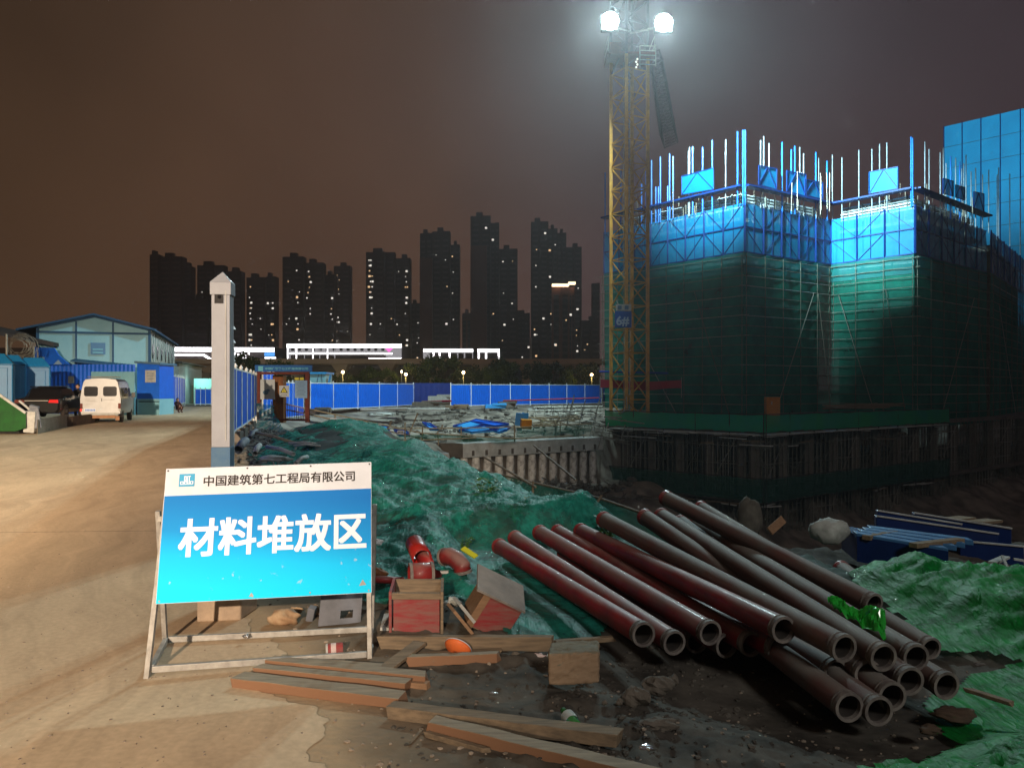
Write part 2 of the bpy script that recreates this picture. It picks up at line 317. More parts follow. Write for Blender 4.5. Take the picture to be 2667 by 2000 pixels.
# pipe: dust settles on upward facing side towards far (normal based colour) -> real dust by normal
def dust(m, c, amt=.8):
    nt = m.node_tree; b = nt.nodes['Principled BSDF']; lk = [l for l in nt.links if l.to_socket == b.inputs['Base Color']][0].from_socket
    g = N(nt, 'ShaderNodeNewGeometry'); s = N(nt, 'ShaderNodeSeparateXYZ'); nt.links.new(g.outputs['Normal'], s.inputs[0])
    no = N(nt, 'ShaderNodeTexNoise'); no.inputs['Scale'].default_value = 3; no.inputs['Detail'].default_value = 6; tc = N(nt, 'ShaderNodeTexCoord'); nt.links.new(tc.outputs['Object'], no.inputs[0])
    a = N(nt, 'ShaderNodeMath', operation='MULTIPLY_ADD'); nt.links.new(no.outputs[0], a.inputs[0]); a.inputs[1].default_value = 1.3; a.inputs[2].default_value = -.75
    d = N(nt, 'ShaderNodeMath', operation='ADD'); nt.links.new(a.outputs[0], d.inputs[0]); nt.links.new(s.outputs[2], d.inputs[1])
    oi = N(nt, 'ShaderNodeObjectInfo'); d2 = N(nt, 'ShaderNodeMath', operation='MULTIPLY_ADD'); nt.links.new(oi.outputs['Random'], d2.inputs[0]); d2.inputs[1].default_value = .7; nt.links.new(d.outputs[0], d2.inputs[2]); d = N(nt, 'ShaderNodeMath', operation='SUBTRACT'); nt.links.new(d2.outputs[0], d.inputs[0]); d.inputs[1].default_value = .35
    r = N(nt, 'ShaderNodeMapRange'); nt.links.new(d.outputs[0], r.inputs[0]); r.inputs[1].default_value = .35; r.inputs[2].default_value = .85; r.inputs[4].default_value = amt
    mx = N(nt, 'ShaderNodeMixRGB'); nt.links.new(r.outputs[0], mx.inputs[0]); nt.links.new(lk, mx.inputs[1]); mx.inputs[2].default_value = tuple(c) + (1,)
    nt.links.new(mx.outputs[0], b.inputs['Base Color'])
    rr = N(nt, 'ShaderNodeMapRange'); nt.links.new(r.outputs[0], rr.inputs[0]); rr.inputs[3].default_value = b.inputs['Roughness'].default_value; rr.inputs[4].default_value = .75
    nt.links.new(rr.outputs[0], b.inputs['Roughness'])
M['pipedust'] = mat('dusty_red_pipe', (.13, .06, .05), (.10, .08, .07), .75, scale=3, bump=.002, bscale=20, spec=.4)
dust(M['pipe'], (.22, .17, .15), .6); dust(M['pipedust'], (.17, .157, .14), .98)
# ground: sandy far slopes, darker near soil (object coords y)
def ground_mat():
    m = M['soil']; nt = m.node_tree; b = nt.nodes['Principled BSDF']; lk = [l for l in nt.links if l.to_socket == b.inputs['Base Color']][0].from_socket
    tc = N(nt, 'ShaderNodeTexCoord'); s = N(nt, 'ShaderNodeSeparateXYZ'); nt.links.new(tc.outputs['Object'], s.inputs[0])
    no = N(nt, 'ShaderNodeTexNoise'); no.inputs['Scale'].default_value = .3; no.inputs['Detail'].default_value = 8; nt.links.new(tc.outputs['Object'], no.inputs[0])
    a = N(nt, 'ShaderNodeMath', operation='MULTIPLY_ADD'); nt.links.new(no.outputs[0], a.inputs[0]); a.inputs[1].default_value = 30; nt.links.new(s.outputs[1], a.inputs[2])
    r = N(nt, 'ShaderNodeMapRange'); nt.links.new(a.outputs[0], r.inputs[0]); r.inputs[1].default_value = 40; r.inputs[2].default_value = 60
    c2 = N(nt, 'ShaderNodeValToRGB'); c2.color_ramp.elements[0].color = (.11, .095, .08, 1); c2.color_ramp.elements[1].color = (.27, .24, .20, 1); c2.color_ramp.elements[0].position = .38; c2.color_ramp.elements[1].position = .62
    n3 = N(nt, 'ShaderNodeTexNoise'); n3.inputs['Scale'].default_value = .8; n3.inputs['Detail'].default_value = 9; nt.links.new(tc.outputs['Object'], n3.inputs[0]); nt.links.new(n3.outputs[0], c2.inputs[0])
    mx = N(nt, 'ShaderNodeMixRGB'); nt.links.new(r.outputs[0], mx.inputs[0]); nt.links.new(lk, mx.inputs[1]); nt.links.new(c2.outputs[0], mx.inputs[2])
    at = N(nt, 'ShaderNodeAttribute', attribute_name='dust'); m4 = N(nt, 'ShaderNodeMixRGB'); nt.links.new(at.outputs['Fac'], m4.inputs[0]); nt.links.new(mx.outputs[0], m4.inputs[1]); m4.inputs[2].default_value = (.38, .275, .17, 1); nt.links.new(m4.outputs[0], b.inputs['Base Color'])
ground_mat()

# ---------------------------------------------------------------- terrain
PILE = [(-.6, 8.1), (-.1, 6.2), (.45, 4.5), (1.6, 3.7), (2.9, 3.8), (3.0, 5.2), (2.3, 8.4), (1.2, 8.9)]
PIT = [(3.2, 9.4), (1.9, 9.3), (1.1, 10.1), (-.1, 12.8), (-1.8, 17.8), (-3.3, 24), (-4.2, 32), (-3.9, 41), (-3.6, 45.3), (5.9, 52.0), (8.5, 55), (20, 90), (80, 90), (80, 12), (14, 10.9), (6.5, 10.3), (4.4, 10.0)]
ROAD = [(-.7, -30), (-.7, 3.0), (-.92, 3.8), (-1.12, 4.1), (-1.45, 4.3), (-1.3, 4.75), (-1.7, 5.3), (-2.0, 5.75), (-2.35, 6.0), (-3.15, 8.6), (-8.15, 23), (-11.6, 36), (-15.5, 48), (-21, 68), (-60, 68), (-60, -30)]
RDG = [(2.6, 8.4, .03), (1.2, 8.7, .10), (.5, 9.0, .14), (-.3, 10.4, .2), (-1.1, 12, .22), (-1.8, 14, .3), (-3.1, 18, .30), (-5.1, 24, .32), (-7, 31, .02)]
def H(x, y):
    x = np.asarray(x, float); y = np.asarray(y, float)
    rd = sdist(x, y, ROAD); pd = sdist(x, y, PIT)
    far = sm(10, 30, y)
    off = sm(0.0, 1.5, rd)
    z = off * (fbm(x * .9, y * .9, 5) * .16 + fbm(x * 4, y * 4, 3) * .05 + .0)
    z = z + off * sm(14, 7, y) * (ridge(x * 6, y * 6, 3) ** 2 * .05 + fbm(x * 16, y * 16, 2) * .034 - .02)
    z = z - .006 * sm(.0, .6, -rd)
    # mound ridge
    best = np.full(x.shape, 1e9); hh = np.zeros(x.shape)
    for (ax, ay, ah), (bx, by, bh) in zip(RDG, RDG[1:]):
        ex, ey = bx - ax, by - ay; t = np.clip(((x - ax) * ex + (y - ay) * ey) / (ex * ex + ey * ey), 0, 1)
        d = np.hypot(x - ax - t * ex, y - ay - t * ey); k = d < best; best = np.where(k, d, best); hh = np.where(k, ah + (bh - ah) * t, hh)
    wd = .9 + .028 * np.clip(y, 0, 40)
    z = z + hh * np.exp(-(best / wd) ** 2) * (1 + .9 * fbm(x * .8, y * .8 + 9, 3)) * off
    # slope down to the capping beam at the far side
    sl = sm(66, 47, y) * sm(-17, -9, x) * sm(30, 34, y)
    z = z - 1.5 * sl + sl * fbm(x * .25, y * .25, 4) * .9
    z = z - .17 * sm(2.4, 3.0, x) * sm(6.7, 7.4, y) * sm(16, 10, y)
    pk = sm(-.25, .35, sdist(x, y, PILE)); z = z * pk - .09 * (1 - pk) - .10 * np.exp(-((x - 1.6) ** 2 + (y - 4.4) ** 2) / 1.2)
    # shoulder then pit
    z = z - .5 * sm(.9, .0, pd) * sm(60, 40, y)
    floor = -8.5 + (4.2 + .5 * sm(4, -3, x)) * sm(14, 1.5, np.abs((y - 44.2) * .82 - (x + 2.9) * .57)) * sm(28, 34, y) + fbm(x * .35, y * .35, 4) * 1.6
    z = np.where(pd < 0, z + (floor - z) * sm(0, -.75, pd), z)
    return z
def terrain():
    th = np.concatenate([np.linspace(-180, -52, 40)[:-1], np.linspace(-52, 48, 420), np.linspace(48, 180, 40)[1:-1]]) * math.pi / 180
    r = np.concatenate([[.6, 1, 1.5, 2], 2.4 * 1.0085 ** np.arange(0, 441), 100.5 * 1.15 ** np.arange(0, 13)])
    T, Rr = np.meshgrid(th, r); X = Rr * np.sin(T); Y = Rr * np.cos(T); Z = H(X, Y)
    n, m = X.shape; v = np.stack([X.ravel(), Y.ravel(), Z.ravel()], 1)
    i = np.arange(n - 1)[:, None] * m; j = np.arange(m)[None, :]; j2 = (j + 1) % m
    f = np.stack([i + j, i + j2, i + m + j2, i + m + j], -1).reshape(-1, 4)
    c = len(v); v = np.vstack([v, [[0, 0, 0]]])
    me = bpy.data.meshes.new('ground'); me.from_pydata(v.tolist(), [], [tuple(q)[::-1] for q in f.tolist()] + [(c, k, (k + 1) % m)[::-1] for k in range(m)])
    me.polygons.foreach_set('use_smooth', [True] * len(me.polygons)); me.materials.append(M['soil'])
    rd = sdist(X, Y, ROAD); du = np.clip(np.exp(-np.clip(rd + .25 * fbm(X * 3, Y * 3, 4), 0, 9) / .28) * sm(30, 12, Y) * 1.4, 0, 1)
    at = me.attributes.new('dust', 'FLOAT', 'POINT'); at.data.foreach_set('value', np.append(du.ravel(), 0).astype(np.float32))
    o = bpy.data.objects.new('ground', me); col.objects.link(o); o['kind'] = 'structure'
terrain()
def sheet(name, poly, mt, z=.01, step=.06, jag=.05, wr=None, solid=0):
    xs = [p[0] for p in poly]; ys = [p[1] for p in poly]
    gx = np.arange(min(xs), max(xs) + step, step); gy = np.arange(min(ys), max(ys) + step, step)
    X, Y = np.meshgrid(gx, gy); d = sdist(X, Y, poly) + jag * fbm(X * 3, Y * 3, 3) * 2
    Z = H(X, Y) + z
    if wr is not None: Z = Z + wr(X, Y, d) * (.12 + .88 * sm(-.2, .5, sdist(X, Y, PILE)))
    m = X.shape[1]; ok = (d < 0); idx = -np.ones(X.shape, int)
    cell = ok[:-1, :-1] & ok[1:, :-1] & ok[:-1, 1:] & ok[1:, 1:]
    ii, jj = np.nonzero(cell); q = np.stack([ii * m + jj, ii * m + jj + 1, (ii + 1) * m + jj + 1, (ii + 1) * m + jj], 1)
    used, inv = np.unique(q, return_inverse=True); v = np.stack([X.ravel(), Y.ravel(), Z.ravel()], 1)[used]
    mb = MB(); mb.v = [tuple(a) for a in v.tolist()]; mb.f = [tuple(a) for a in inv.reshape(q.shape).tolist()]
    return mb.build(name, mt, smooth=True, loc=(float(np.mean(xs)), float(np.mean(ys)), 0), solid=solid)
# road sheet (flat, its own polygon with an uneven edge)
def road():
    pts = []
    n = len(ROAD)
    for i in range(n):
        a = Vector((*ROAD[i], 0)); b = Vector((*ROAD[(i + 1) % n], 0)); L = (b - a).length; k = max(1, int(L / .03)) if (a.y < 12 and b.y < 12 and a.x > -4 and b.x > -4) else 1
        for j in range(k):
            p = a.lerp(b, j / k)
            if k > 1: w = fbm(np.array([p.x * 2.3]), np.array([p.y * 2.3]), 3)[0]; w2 = fbm(np.array([p.x * 11]), np.array([p.y * 11 + 5]), 3)[0]; p.x += w * .28 + w2 * .10; p.y += w * .2 + w2 * .07
            pts.append((p.x, p.y, .006))
    mb = MB(); mb.add(pts, [tuple(range(len(pts)))[::-1]]); o = mb.build('road', M['road'], loc=(0, 0, 0)); struct(o)
    nt = M['road'].node_tree; b = nt.nodes['Principled BSDF']; lk = [l for l in nt.links if l.to_socket == b.inputs['Base Color']][0].from_socket
    tc = N(nt, 'ShaderNodeTexCoord'); s = N(nt, 'ShaderNodeSeparateXYZ'); nt.links.new(tc.outputs['Object'], s.inputs[0])
    a = N(nt, 'ShaderNodeMath', operation='MULTIPLY_ADD'); nt.links.new(s.outputs[0], a.inputs[0]); a.inputs[1].default_value = -.06; nt.links.new(s.outputs[1], a.inputs[2])
    a2 = N(nt, 'ShaderNodeMath', operation='MULTIPLY_ADD'); nt.links.new(a.outputs[0], a2.inputs[0]); a2.inputs[1].default_value = 1 / 7.2; a2.inputs[2].default_value = 10 - 9.15 / 7.2
    fr = N(nt, 'ShaderNodeMath', operation='FRACT'); nt.links.new(a2.outputs[0], fr.inputs[0])
    cp = N(nt, 'ShaderNodeMath', operation='LESS_THAN'); nt.links.new(fr.outputs[0], cp.inputs[0]); cp.inputs[1].default_value = .0022
    mx = N(nt, 'ShaderNodeMixRGB'); nt.links.new(cp.outputs[0], mx.inputs[0]); nt.links.new(lk, mx.inputs[1]); mx.inputs[2].default_value = (.10, .075, .05, 1)
    # faint tyre tracks along the road, broken up by noise
    ax = N(nt, 'ShaderNodeMath', operation='MULTIPLY_ADD'); nt.links.new(s.outputs[1], ax.inputs[0]); ax.inputs[1].default_value = .36; nt.links.new(s.outputs[0], ax.inputs[2])
    nd = N(nt, 'ShaderNodeTexNoise'); nd.inputs['Scale'].default_value = .35; nd.inputs['Detail'].default_value = 3; nt.links.new(tc.outputs['Object'], nd.inputs[0])
    a3 = N(nt, 'ShaderNodeMath', operation='MULTIPLY_ADD'); nt.links.new(nd.outputs[0], a3.inputs[0]); a3.inputs[1].default_value = 2.5; nt.links.new(ax.outputs[0], a3.inputs[2])
    cv = N(nt, 'ShaderNodeCombineXYZ'); nt.links.new(a3.outputs[0], cv.inputs[0]); sy = N(nt, 'ShaderNodeMath', operation='MULTIPLY'); nt.links.new(s.outputs[1], sy.inputs[0]); sy.inputs[1].default_value = .06; nt.links.new(sy.outputs[0], cv.inputs[1])
    tn = N(nt, 'ShaderNodeTexNoise'); tn.inputs['Scale'].default_value = 3.2; tn.inputs['Detail'].default_value = 8; tn.inputs['Roughness'].default_value = .7; nt.links.new(cv.outputs[0], tn.inputs[0])
    tr = N(nt, 'ShaderNodeMapRange'); nt.links.new(tn.outputs[0], tr.inputs[0]); tr.inputs[1].default_value = .38; tr.inputs[2].default_value = .64; tr.inputs[3].default_value = .94; tr.inputs[4].default_value = 1.2
    vs = N(nt, 'ShaderNodeVectorMath', operation='SCALE'); nt.links.new(mx.outputs[0], vs.inputs[0]); nt.links.new(tr.outputs[0], vs.inputs[3])
    fn = N(nt, 'ShaderNodeTexNoise'); fn.inputs['Scale'].default_value = 28; fn.inputs['Detail'].default_value = 6; nt.links.new(tc.outputs['Object'], fn.inputs[0]); fr2 = N(nt, 'ShaderNodeMapRange'); nt.links.new(fn.outputs[0], fr2.inputs[0]); fr2.inputs[1].default_value = .35; fr2.inputs[2].default_value = .7; fr2.inputs[3].default_value = .92; fr2.inputs[4].default_value = 1.08
    v2 = N(nt, 'ShaderNodeVectorMath', operation='SCALE'); nt.links.new(vs.outputs[0], v2.inputs[0]); nt.links.new(fr2.outputs[0], v2.inputs[3]); nt.links.new(v2.outputs[0], b.inputs['Base Color'])
road()

# ---------------------------------------------------------------- text
_dg = None
def bold(body, wt=.02, n=8):
    mb = MB(); src = []
    for i, ch in enumerate(body):
        c = bpy.data.curves.new('t', 'FONT'); c.body = ch; c.size = 1; c.resolution_u = 4; o = bpy.data.objects.new('t', c); col.objects.link(o); bpy.context.view_layer.update()
        me = bpy.data.meshes.new_from_object(o.evaluated_get(bpy.context.evaluated_depsgraph_get())); bpy.data.objects.remove(o); bpy.data.curves.remove(c)
        src.append(([(v.co.x + i, (v.co.y + .1) / .95) for v in me.vertices], [tuple(p.vertices) for p in me.polygons])); bpy.data.meshes.remove(me)
    for k in range(n + 1):
        qx, qy = ((-1, -1), (1, -1), (1, 1), (-1, 1), (0, -1), (0, 1), (-1, 0), (1, 0), (0, 0))[k]
        for vs, fs in src: mb.add([((x + qx * wt) / len(body), y + qy * wt * .9, k * .00025) for x, y in vs], fs)
    return mb
def text_mb(body, size, origin, right, up, off=0.0, spacing=1.0, width=None, ext=0.0):
    c = bpy.data.curves.new('t', 'FONT'); c.body = body; c.size = 1; c.offset = off; c.space_character = spacing; c.resolution_u = 4; c.fill_mode = 'FRONT'
    o = bpy.data.objects.new('t', c); col.objects.link(o); bpy.context.view_layer.update(); dg = bpy.context.evaluated_depsgraph_get()
    me = bpy.data.meshes.new_from_object(o.evaluated_get(dg)); bpy.data.objects.remove(o); bpy.data.curves.remove(c)
    a = np.array([v.co[:2] for v in me.vertices]); x0, y0 = a.min(0); x1, y1 = a.max(0); s = size / (y1 - y0); sx_ = (width / (x1 - x0)) if width else s
    right = Vector(right); up = Vector(up); origin = Vector(origin); mb = MB()
    mb.add([origin + right * (v.co[0] - x0) * sx_ + up * (v.co[1] - y0) * s for v in me.vertices], [tuple(p.vertices) for p in me.polygons])
    bpy.data.meshes.remove(me); return mb

exec_order = []
# ================================================================ the sign on its A-frame
def sign():
    FL = G(382, 1768); FR = G(968, 1716); BL = G(431, 1677); BR = G(968, 1650)   # feet of the front and back legs
    t = thing('sign_board', ((FL + BR) / 2).to_tuple(), 'large cyan and white hoarding sign on a galvanised A-frame at the road edge', 'sign')
    TL = P(433, 1221, FL.y + .13); TR = P(967, 1203, FR.y + .13); QL = P(405, 1573, FL.y + .035); QR = P(968, 1543, FR.y + .035)
    nn_ = (QR - QL).cross(TL - QL).normalized(); ry = TR - Vector((0, 0, EYE)); TR = Vector((0, 0, EYE)) + ry * ((QL - Vector((0, 0, EYE))).dot(nn_) / ry.dot(nn_))
    rt = (QR - QL).normalized(); upL = (TL - QL)
    nrm = (TR - TL).cross(upL).normalized()
    if nrm.y > 0: nrm = -nrm      # towards the camera
    def S(u, v, d=0): a = QL.lerp(QR, u); b = TL.lerp(TR, u); return a.lerp(b, v) + nrm * d
    mb = MB(); mb.prism([S(0, 0), S(1, 0), S(1, 1), S(0, 1)], -nrm * .012); bd = mb.build('board', M['white'], t)
    # printed blue field: darker at its top, cyan at the bottom (a printed gradient)
    m = bpy.data.materials.new('printed_blue'); m.use_nodes = True; nt = m.node_tree; b = nt.nodes['Principled BSDF']; b.inputs['Roughness'].default_value = .6; b.inputs['Specular IOR Level'].default_value = .15
    at = N(nt, 'ShaderNodeAttribute', attribute_name='grad'); cr = N(nt, 'ShaderNodeValToRGB'); nt.links.new(at.outputs['Fac'], cr.inputs[0])
    e = cr.color_ramp.elements; e[0].color = (.003, .66, 1.0, 1); e[0].position = .0; e[1].color = (.004, .15, .50, 1); e[1].position = 1
    q = e.new(.34); q.color = (.004, .50, .95, 1); q = e.new(.58); q.color = (.006, .27, .68, 1)
    no = N(nt, 'ShaderNodeTexNoise'); no.inputs['Scale'].default_value = 22; no.inputs['Detail'].default_value = 7; tc = N(nt, 'ShaderNodeTexCoord'); nt.links.new(tc.outputs['Object'], no.inputs[0])
    sp = N(nt, 'ShaderNodeMapRange'); nt.links.new(no.outputs[0], sp.inputs[0]); sp.inputs[1].default_value = .66; sp.inputs[2].default_value = .72; sp.inputs[4].default_value = .55
    at2 = N(nt, 'ShaderNodeAttribute', attribute_name='low'); mu = N(nt, 'ShaderNodeMath', operation='MULTIPLY'); nt.links.new(sp.outputs[0], mu.inputs[0]); nt.links.new(at2.outputs['Fac'], mu.inputs[1])
    mx = N(nt, 'ShaderNodeMixRGB'); nt.links.new(mu.outputs[0], mx.inputs[0]); nt.links.new(cr.outputs[0], mx.inputs[1]); mx.inputs[2].default_value = (.45, .55, .6, 1); nt.links.new(mx.outputs[0], b.inputs['Base Color'])
    H1 = .795; mb = MB(); n = 24
    for j in range(n + 1):
        for u in (.002, .998): mb.v.append(tuple(S(u, .003 + (H1 - .003) * j / n, .0015)))
    mb.f = [(2 * j, 2 * j + 1, 2 * j + 3, 2 * j + 2) for j in range(n)]
    f = mb.build('blue_field', m, bd); g = f.data.attributes.new('grad', 'FLOAT', 'POINT'); g2 = f.data.attributes.new('low', 'FLOAT', 'POINT')
    for j in range(n + 1):
        for k in (0, 1): g.data[2 * j + k].value = min(1, max(0, j / n + (.10 if k else -.10))); g2.data[2 * j + k].value = 1 if j < n * .45 else 0
    def warp(mb, u0, u1, v0, v1, d):
        mb.v = [tuple(S(u0 + (u1 - u0) * x, v0 + (v1 - v0) * y, d + z)) for x, y, z in mb.v]; return mb
    up = (S(.5, 1) - S(.5, 0)).normalized()
    W_ = (QR - QL).length; Hh = (TL - QL).length
    rtT = (S(1, .85) - S(0, .85)).normalized()
    warp(bold('中国建筑第七工程局有限公司', .019), .172, .92, .857, .937, .003).build('lettering', M['text'], bd)
    rb = (S(1, .42) - S(0, .42)).normalized()
    warp(bold('材料堆放区', .026), .080, .978, .335, .615, .0035).build('lettering', M['textw'], bd)
    # logo plate with its interlocked letters
    u0, u1, v0, v1 = .063, .135, .862, .957
    mb = MB(); mb.prism([S(u0, v0, .001), S(u1, v0, .001), S(u1, v1, .001), S(u0, v1, .001)], nrm * .0015); lg = mb.build('logo', M['logo'], bd)
    mb = MB()
    def L(x, y, w_, h_):
        def q(a, b_): return S(u0 + (u1 - u0) * a, v0 + (v1 - v0) * b_, .0038)
        mb.quad(q(x, y), q(x + w_, y), q(x + w_, y + h_), q(x, y + h_))
    for x, y, w_, h_ in [(.08, .15, .84, .07), (.08, .15, .06, .26), (.08, .36, .18, .06), (.24, .15, .06, .26), (.32, .15, .06, .62), (.32, .77, .14, .07), (.42, .3, .06, .54), (.32, .45, .14, .06), (.50, .15, .06, .69), (.50, .77, .14, .07), (.62, .22, .06, .62), (.62, .77, .12, .07), (.70, .36, .2, .06), (.70, .15, .06, .26), (.86, .15, .06, .27)]: L(x, y, w_, h_)
    mb.build('lettering', M['textw'], lg)
    for k, (u, v) in enumerate([(.01, .985), (.38, .985), (.69, .985), (.99, .985), (.015, .02), (.43, .02), (.985, .02), (.70, .025)]):
        mb = MB(); c = S(u, v, .002); mb.tube(c, c + nrm * .003, .005, 8); mb.build('bolt', M['steel'] if v < .5 else M['text'], bd)
    # torn corner patches on the lower edge
    for (u, v, s_) in ((.425, .03, .012), (.955, .075, .018)):
        mb = MB(); mb.add([S(u, v + s_ * 1.6, .003), S(u - s_, v - s_, .003), S(u + s_, v - s_ * .7, .003)], [(0, 1, 2)]); mb.build('scuff', M['lgrey'], bd)
    # frame of square tube
    wd = .028
    def leg(a, b): mb = MB(); mb.beam(a, b, wd, wd, (0, 1, 0)); mb.build('leg', M['steel'], t, bevel=.002)
    bk = -nrm * .028
    leg(FL, S(.015, .97) + bk); leg(FR + Vector((-.01, 0, 0)), S(.985, .97) + bk)
    TLb = P(412, 1330, BL.y - .12); TRb = P(976, 1313, BR.y - .12)
    leg(BL, TLb); leg(BR + Vector((.0, 0, 0)), TRb)
    for a, b in ((FL + Vector((.03, 0, .055)), FR + Vector((-.03, 0, .03))), (BL + Vector((.02, 0, .03)), BR + Vector((-.02, 0, .03))), (FL + Vector((.012, .03, .05)), BL + Vector((.01, -.02, .03))), (FR + Vector((-.01, .03, .04)), BR + Vector((0, -.02, .03))), (TLb + Vector((.0, 0, -.05)), TRb + Vector((0, 0, -.05)))):
        mb = MB(); mb.beam(a, b, .026, .034); mb.build('crossbar', M['steel'], t, bevel=.002)
sign()

# ================================================================ white camera post and its concrete foot
def post():
    D = 5.9; b = Vector(((580 - CX) / F * D, D, 0)); hw = .065
    t = thing('gate_post', b.to_tuple(), 'tall white square post with pyramid cap and dark camera hole behind the sign', 'post')
    zt = 1.6 + (1010 - 742) / F * D; zs = 1.6 - (1163 - 1010) / F * D
    rot = .12
    mb = MB(); mb.box((b.x, b.y, (zs + zt) / 2), (hw * 2, hw * 2, zt - zs), rot); sh = mb.build('shaft', M['postw'], t, bevel=.004)
    mb = MB()
    for s in (-1, 1): mb.box((b.x + s * hw * .72 * math.cos(rot), b.y - hw - .001, (zs + zt) / 2), (.007, .006, zt - zs - .1), rot)
    mb.build('groove', M['lgrey'], sh)
    mb = MB(); mb.box((b.x, b.y, zs / 2 + .06), (hw * 2 + .006, hw * 2 + .006, zs - .12), rot); mb.build('sleeve', M['slate'], t, bevel=.004)
    mb = MB(); mb.box((b.x, b.y, zt - .035), (hw * 2 + .018, hw * 2 + .018, .09), rot); mb.build('collar', M['postw'], t, bevel=.003)
    ht = .01 + hw; z1 = zt + .01; c, s = math.cos(rot), math.sin(rot)
    pts = [(b.x + x * c - y * s, b.y + x * s + y * c, z1) for x, y in ((-ht, -ht), (ht, -ht), (ht, ht), (-ht, ht))]
    mb = MB(); mb.add(pts + [(b.x, b.y, z1 + .085)], [(0, 1, 4), (1, 2, 4), (2, 3, 4), (3, 0, 4), (3, 2, 1, 0)]); mb.build('cap', M['postw'], t)
    cz = 1.6 + (1010 - 776) / F * D; mb = MB(); mb.box((b.x - .002, b.y - hw - .003, cz), (.062, .012, .092), rot); cmn = mb.build('camera_hole', M['glass'], t)
    mb = MB(); mb.tube((b.x + .003, b.y - hw - .012, cz), (b.x + .003, b.y - hw - .004, cz), .014, 14); mb.build('lens', M['glass'], cmn)
    a = G(512, 1621); d = G(627, 1616); top = .17
    mb = MB(); mb.prism([a, d, d + Vector((.02, .3, 0)), a + Vector((.02, .3, 0))], (0, 0, top)); o = mb.build('concrete_block', M['tan'], bevel=.012)
    tag(o, 'square tan concrete block at the foot of the white post under the sign', 'block')
post()

# ================================================================ red concrete-pump pipes
def pipe(far, near, label, dusty=0, r=.0695, grp='stacked pump pipes'):
    far = Vector(far); near = Vector(near); d = (near - far); L = d.length; d.normalize()
    t = thing('pump_pipe', far.to_tuple(), label, 'pipe', grp)
    n = 28
    MB().rings(far, near, [(.01, r), (.035, r), (L - .045, r), (L - .03, r)], n).build('barrel', M['pipedust'] if dusty else M['pipe'], t, smooth=True)
    MB().rings(far, near, [(.005, r - .0095), (L - .005, r - .0095)], n).build('bore', M['bore'], t, smooth=True)
    for p in (0, 1):
        o = far if p == 0 else near; q = d if p == 0 else -d
        pr = [(0, r - .010), (0, r + .006), (.022, r + .006), (.026, r + .001), (.042, r + .001), (.042, r + .004), (.05, r + .004), (.055, r), (.055, r - .009), (0, r - .010)]
        MB().rings(o, o + q, pr, n).build('flange', M['rim'] if (p == 1) else M['pipe'], t, smooth=False)
# (far px,py, far depth) (near px,py, near depth)
PP = [
 ((1300, 1422, 7.45), (1677, 1652, 4.75), 'leftmost dark red pipe of the pile, its open end nearest the wood block', 0),
 ((1341, 1400, 7.75), (1757, 1674, 4.85), 'second red pipe of the pile, tucked low behind the leftmost one', 0),
 ((1405, 1386, 7.65), (1851, 1648, 4.82), 'third red pipe of the pile, its round end standing clear', 0),
 ((1452, 1384, 7.95), (1958, 1678, 4.75), 'shiny dark pipe lying low under the bright red pipe', 0),
 ((1512, 1382, 7.6), (2042, 1640, 4.45), 'bright red pipe with drops on its end, in the middle of the pile', 0),
 ((1572, 1352, 7.25), (2200, 1688, 4.15), 'red pipe on top whose dusty grey half reaches the right end', 1),
 ((1678, 1345, 7.15), (2105, 1640, 5.0), 'short looking wet pipe disappearing under the dusty one', 1),
 ((1722, 1343, 7.3), (2302, 1712, 4.15), 'dusty grey pipe with paint flecks ending beside the green bag', 1),
 ((1773, 1360, 7.6), (2262, 1756, 4.2), 'dusty pipe of the middle layer under the grey ends', 1),
 ((1812, 1364, 7.5), (2387, 1712, 4.3), 'dusty grey pipe running under the green plastic bag', 1),
 ((1733, 1296, 7.6), (2277, 1574, 5.25), 'uppermost long maroon pipe lying across the pile', 1),
 ((1824, 1322, 8.2), (2425, 1690, 5.05), 'brown stained pipe behind the uppermost maroon pipe', 1),
 ((1850, 1420, 6.9), (2372, 1774, 4.15), 'grey pipe in the second layer at the right of the pile', 1),
 ((1890, 1445, 6.8), (2466, 1786, 4.2), 'grey pipe at the far right end of the second layer', 1),
 ((1760, 1500, 6.3), (2213, 1842, 3.95), 'half buried pipe at the bottom left of the grey ends', 1),
 ((1830, 1510, 6.3), (2290, 1852, 3.95), 'half buried pipe deepest in the dirt at the bottom of the pile', 1),
 ((1860, 1500, 6.4), (2325, 1814, 4.02), 'pipe of the lowest layer between the grey ends', 1),
 ((1690, 1480, 6.6), (2178, 1752, 4.3), 'pipe of the second layer directly under the dusty top pipe', 1),
 ((1600, 1490, 6.9), (2030, 1690, 4.65), 'low pipe hidden in the shadow beneath the bright red pipe', 0),
 ((1560, 1500, 6.9), (1815, 1670, 5.1), 'low pipe with only its dark mouth showing between the red ends', 0),
 ((1470, 1440, 7.3), (1893, 1682, 4.9), 'low pipe lost in shadow between the third pipe and the shiny one', 0),
 ((1640, 1450, 7.1), (2100, 1730, 4.75), 'low grey pipe in shadow left of the half buried ones', 1),
 ((2190, 1480, 7.2), (2560, 1760, 4.9), 'slim grey pipe sinking into the mud beside the green net', 1),
]
for f_, n_, lb, du in PP:
    a = P(*f_); b = P(*n_); L = (b - a).length
    pipe(a, b, lb, du)

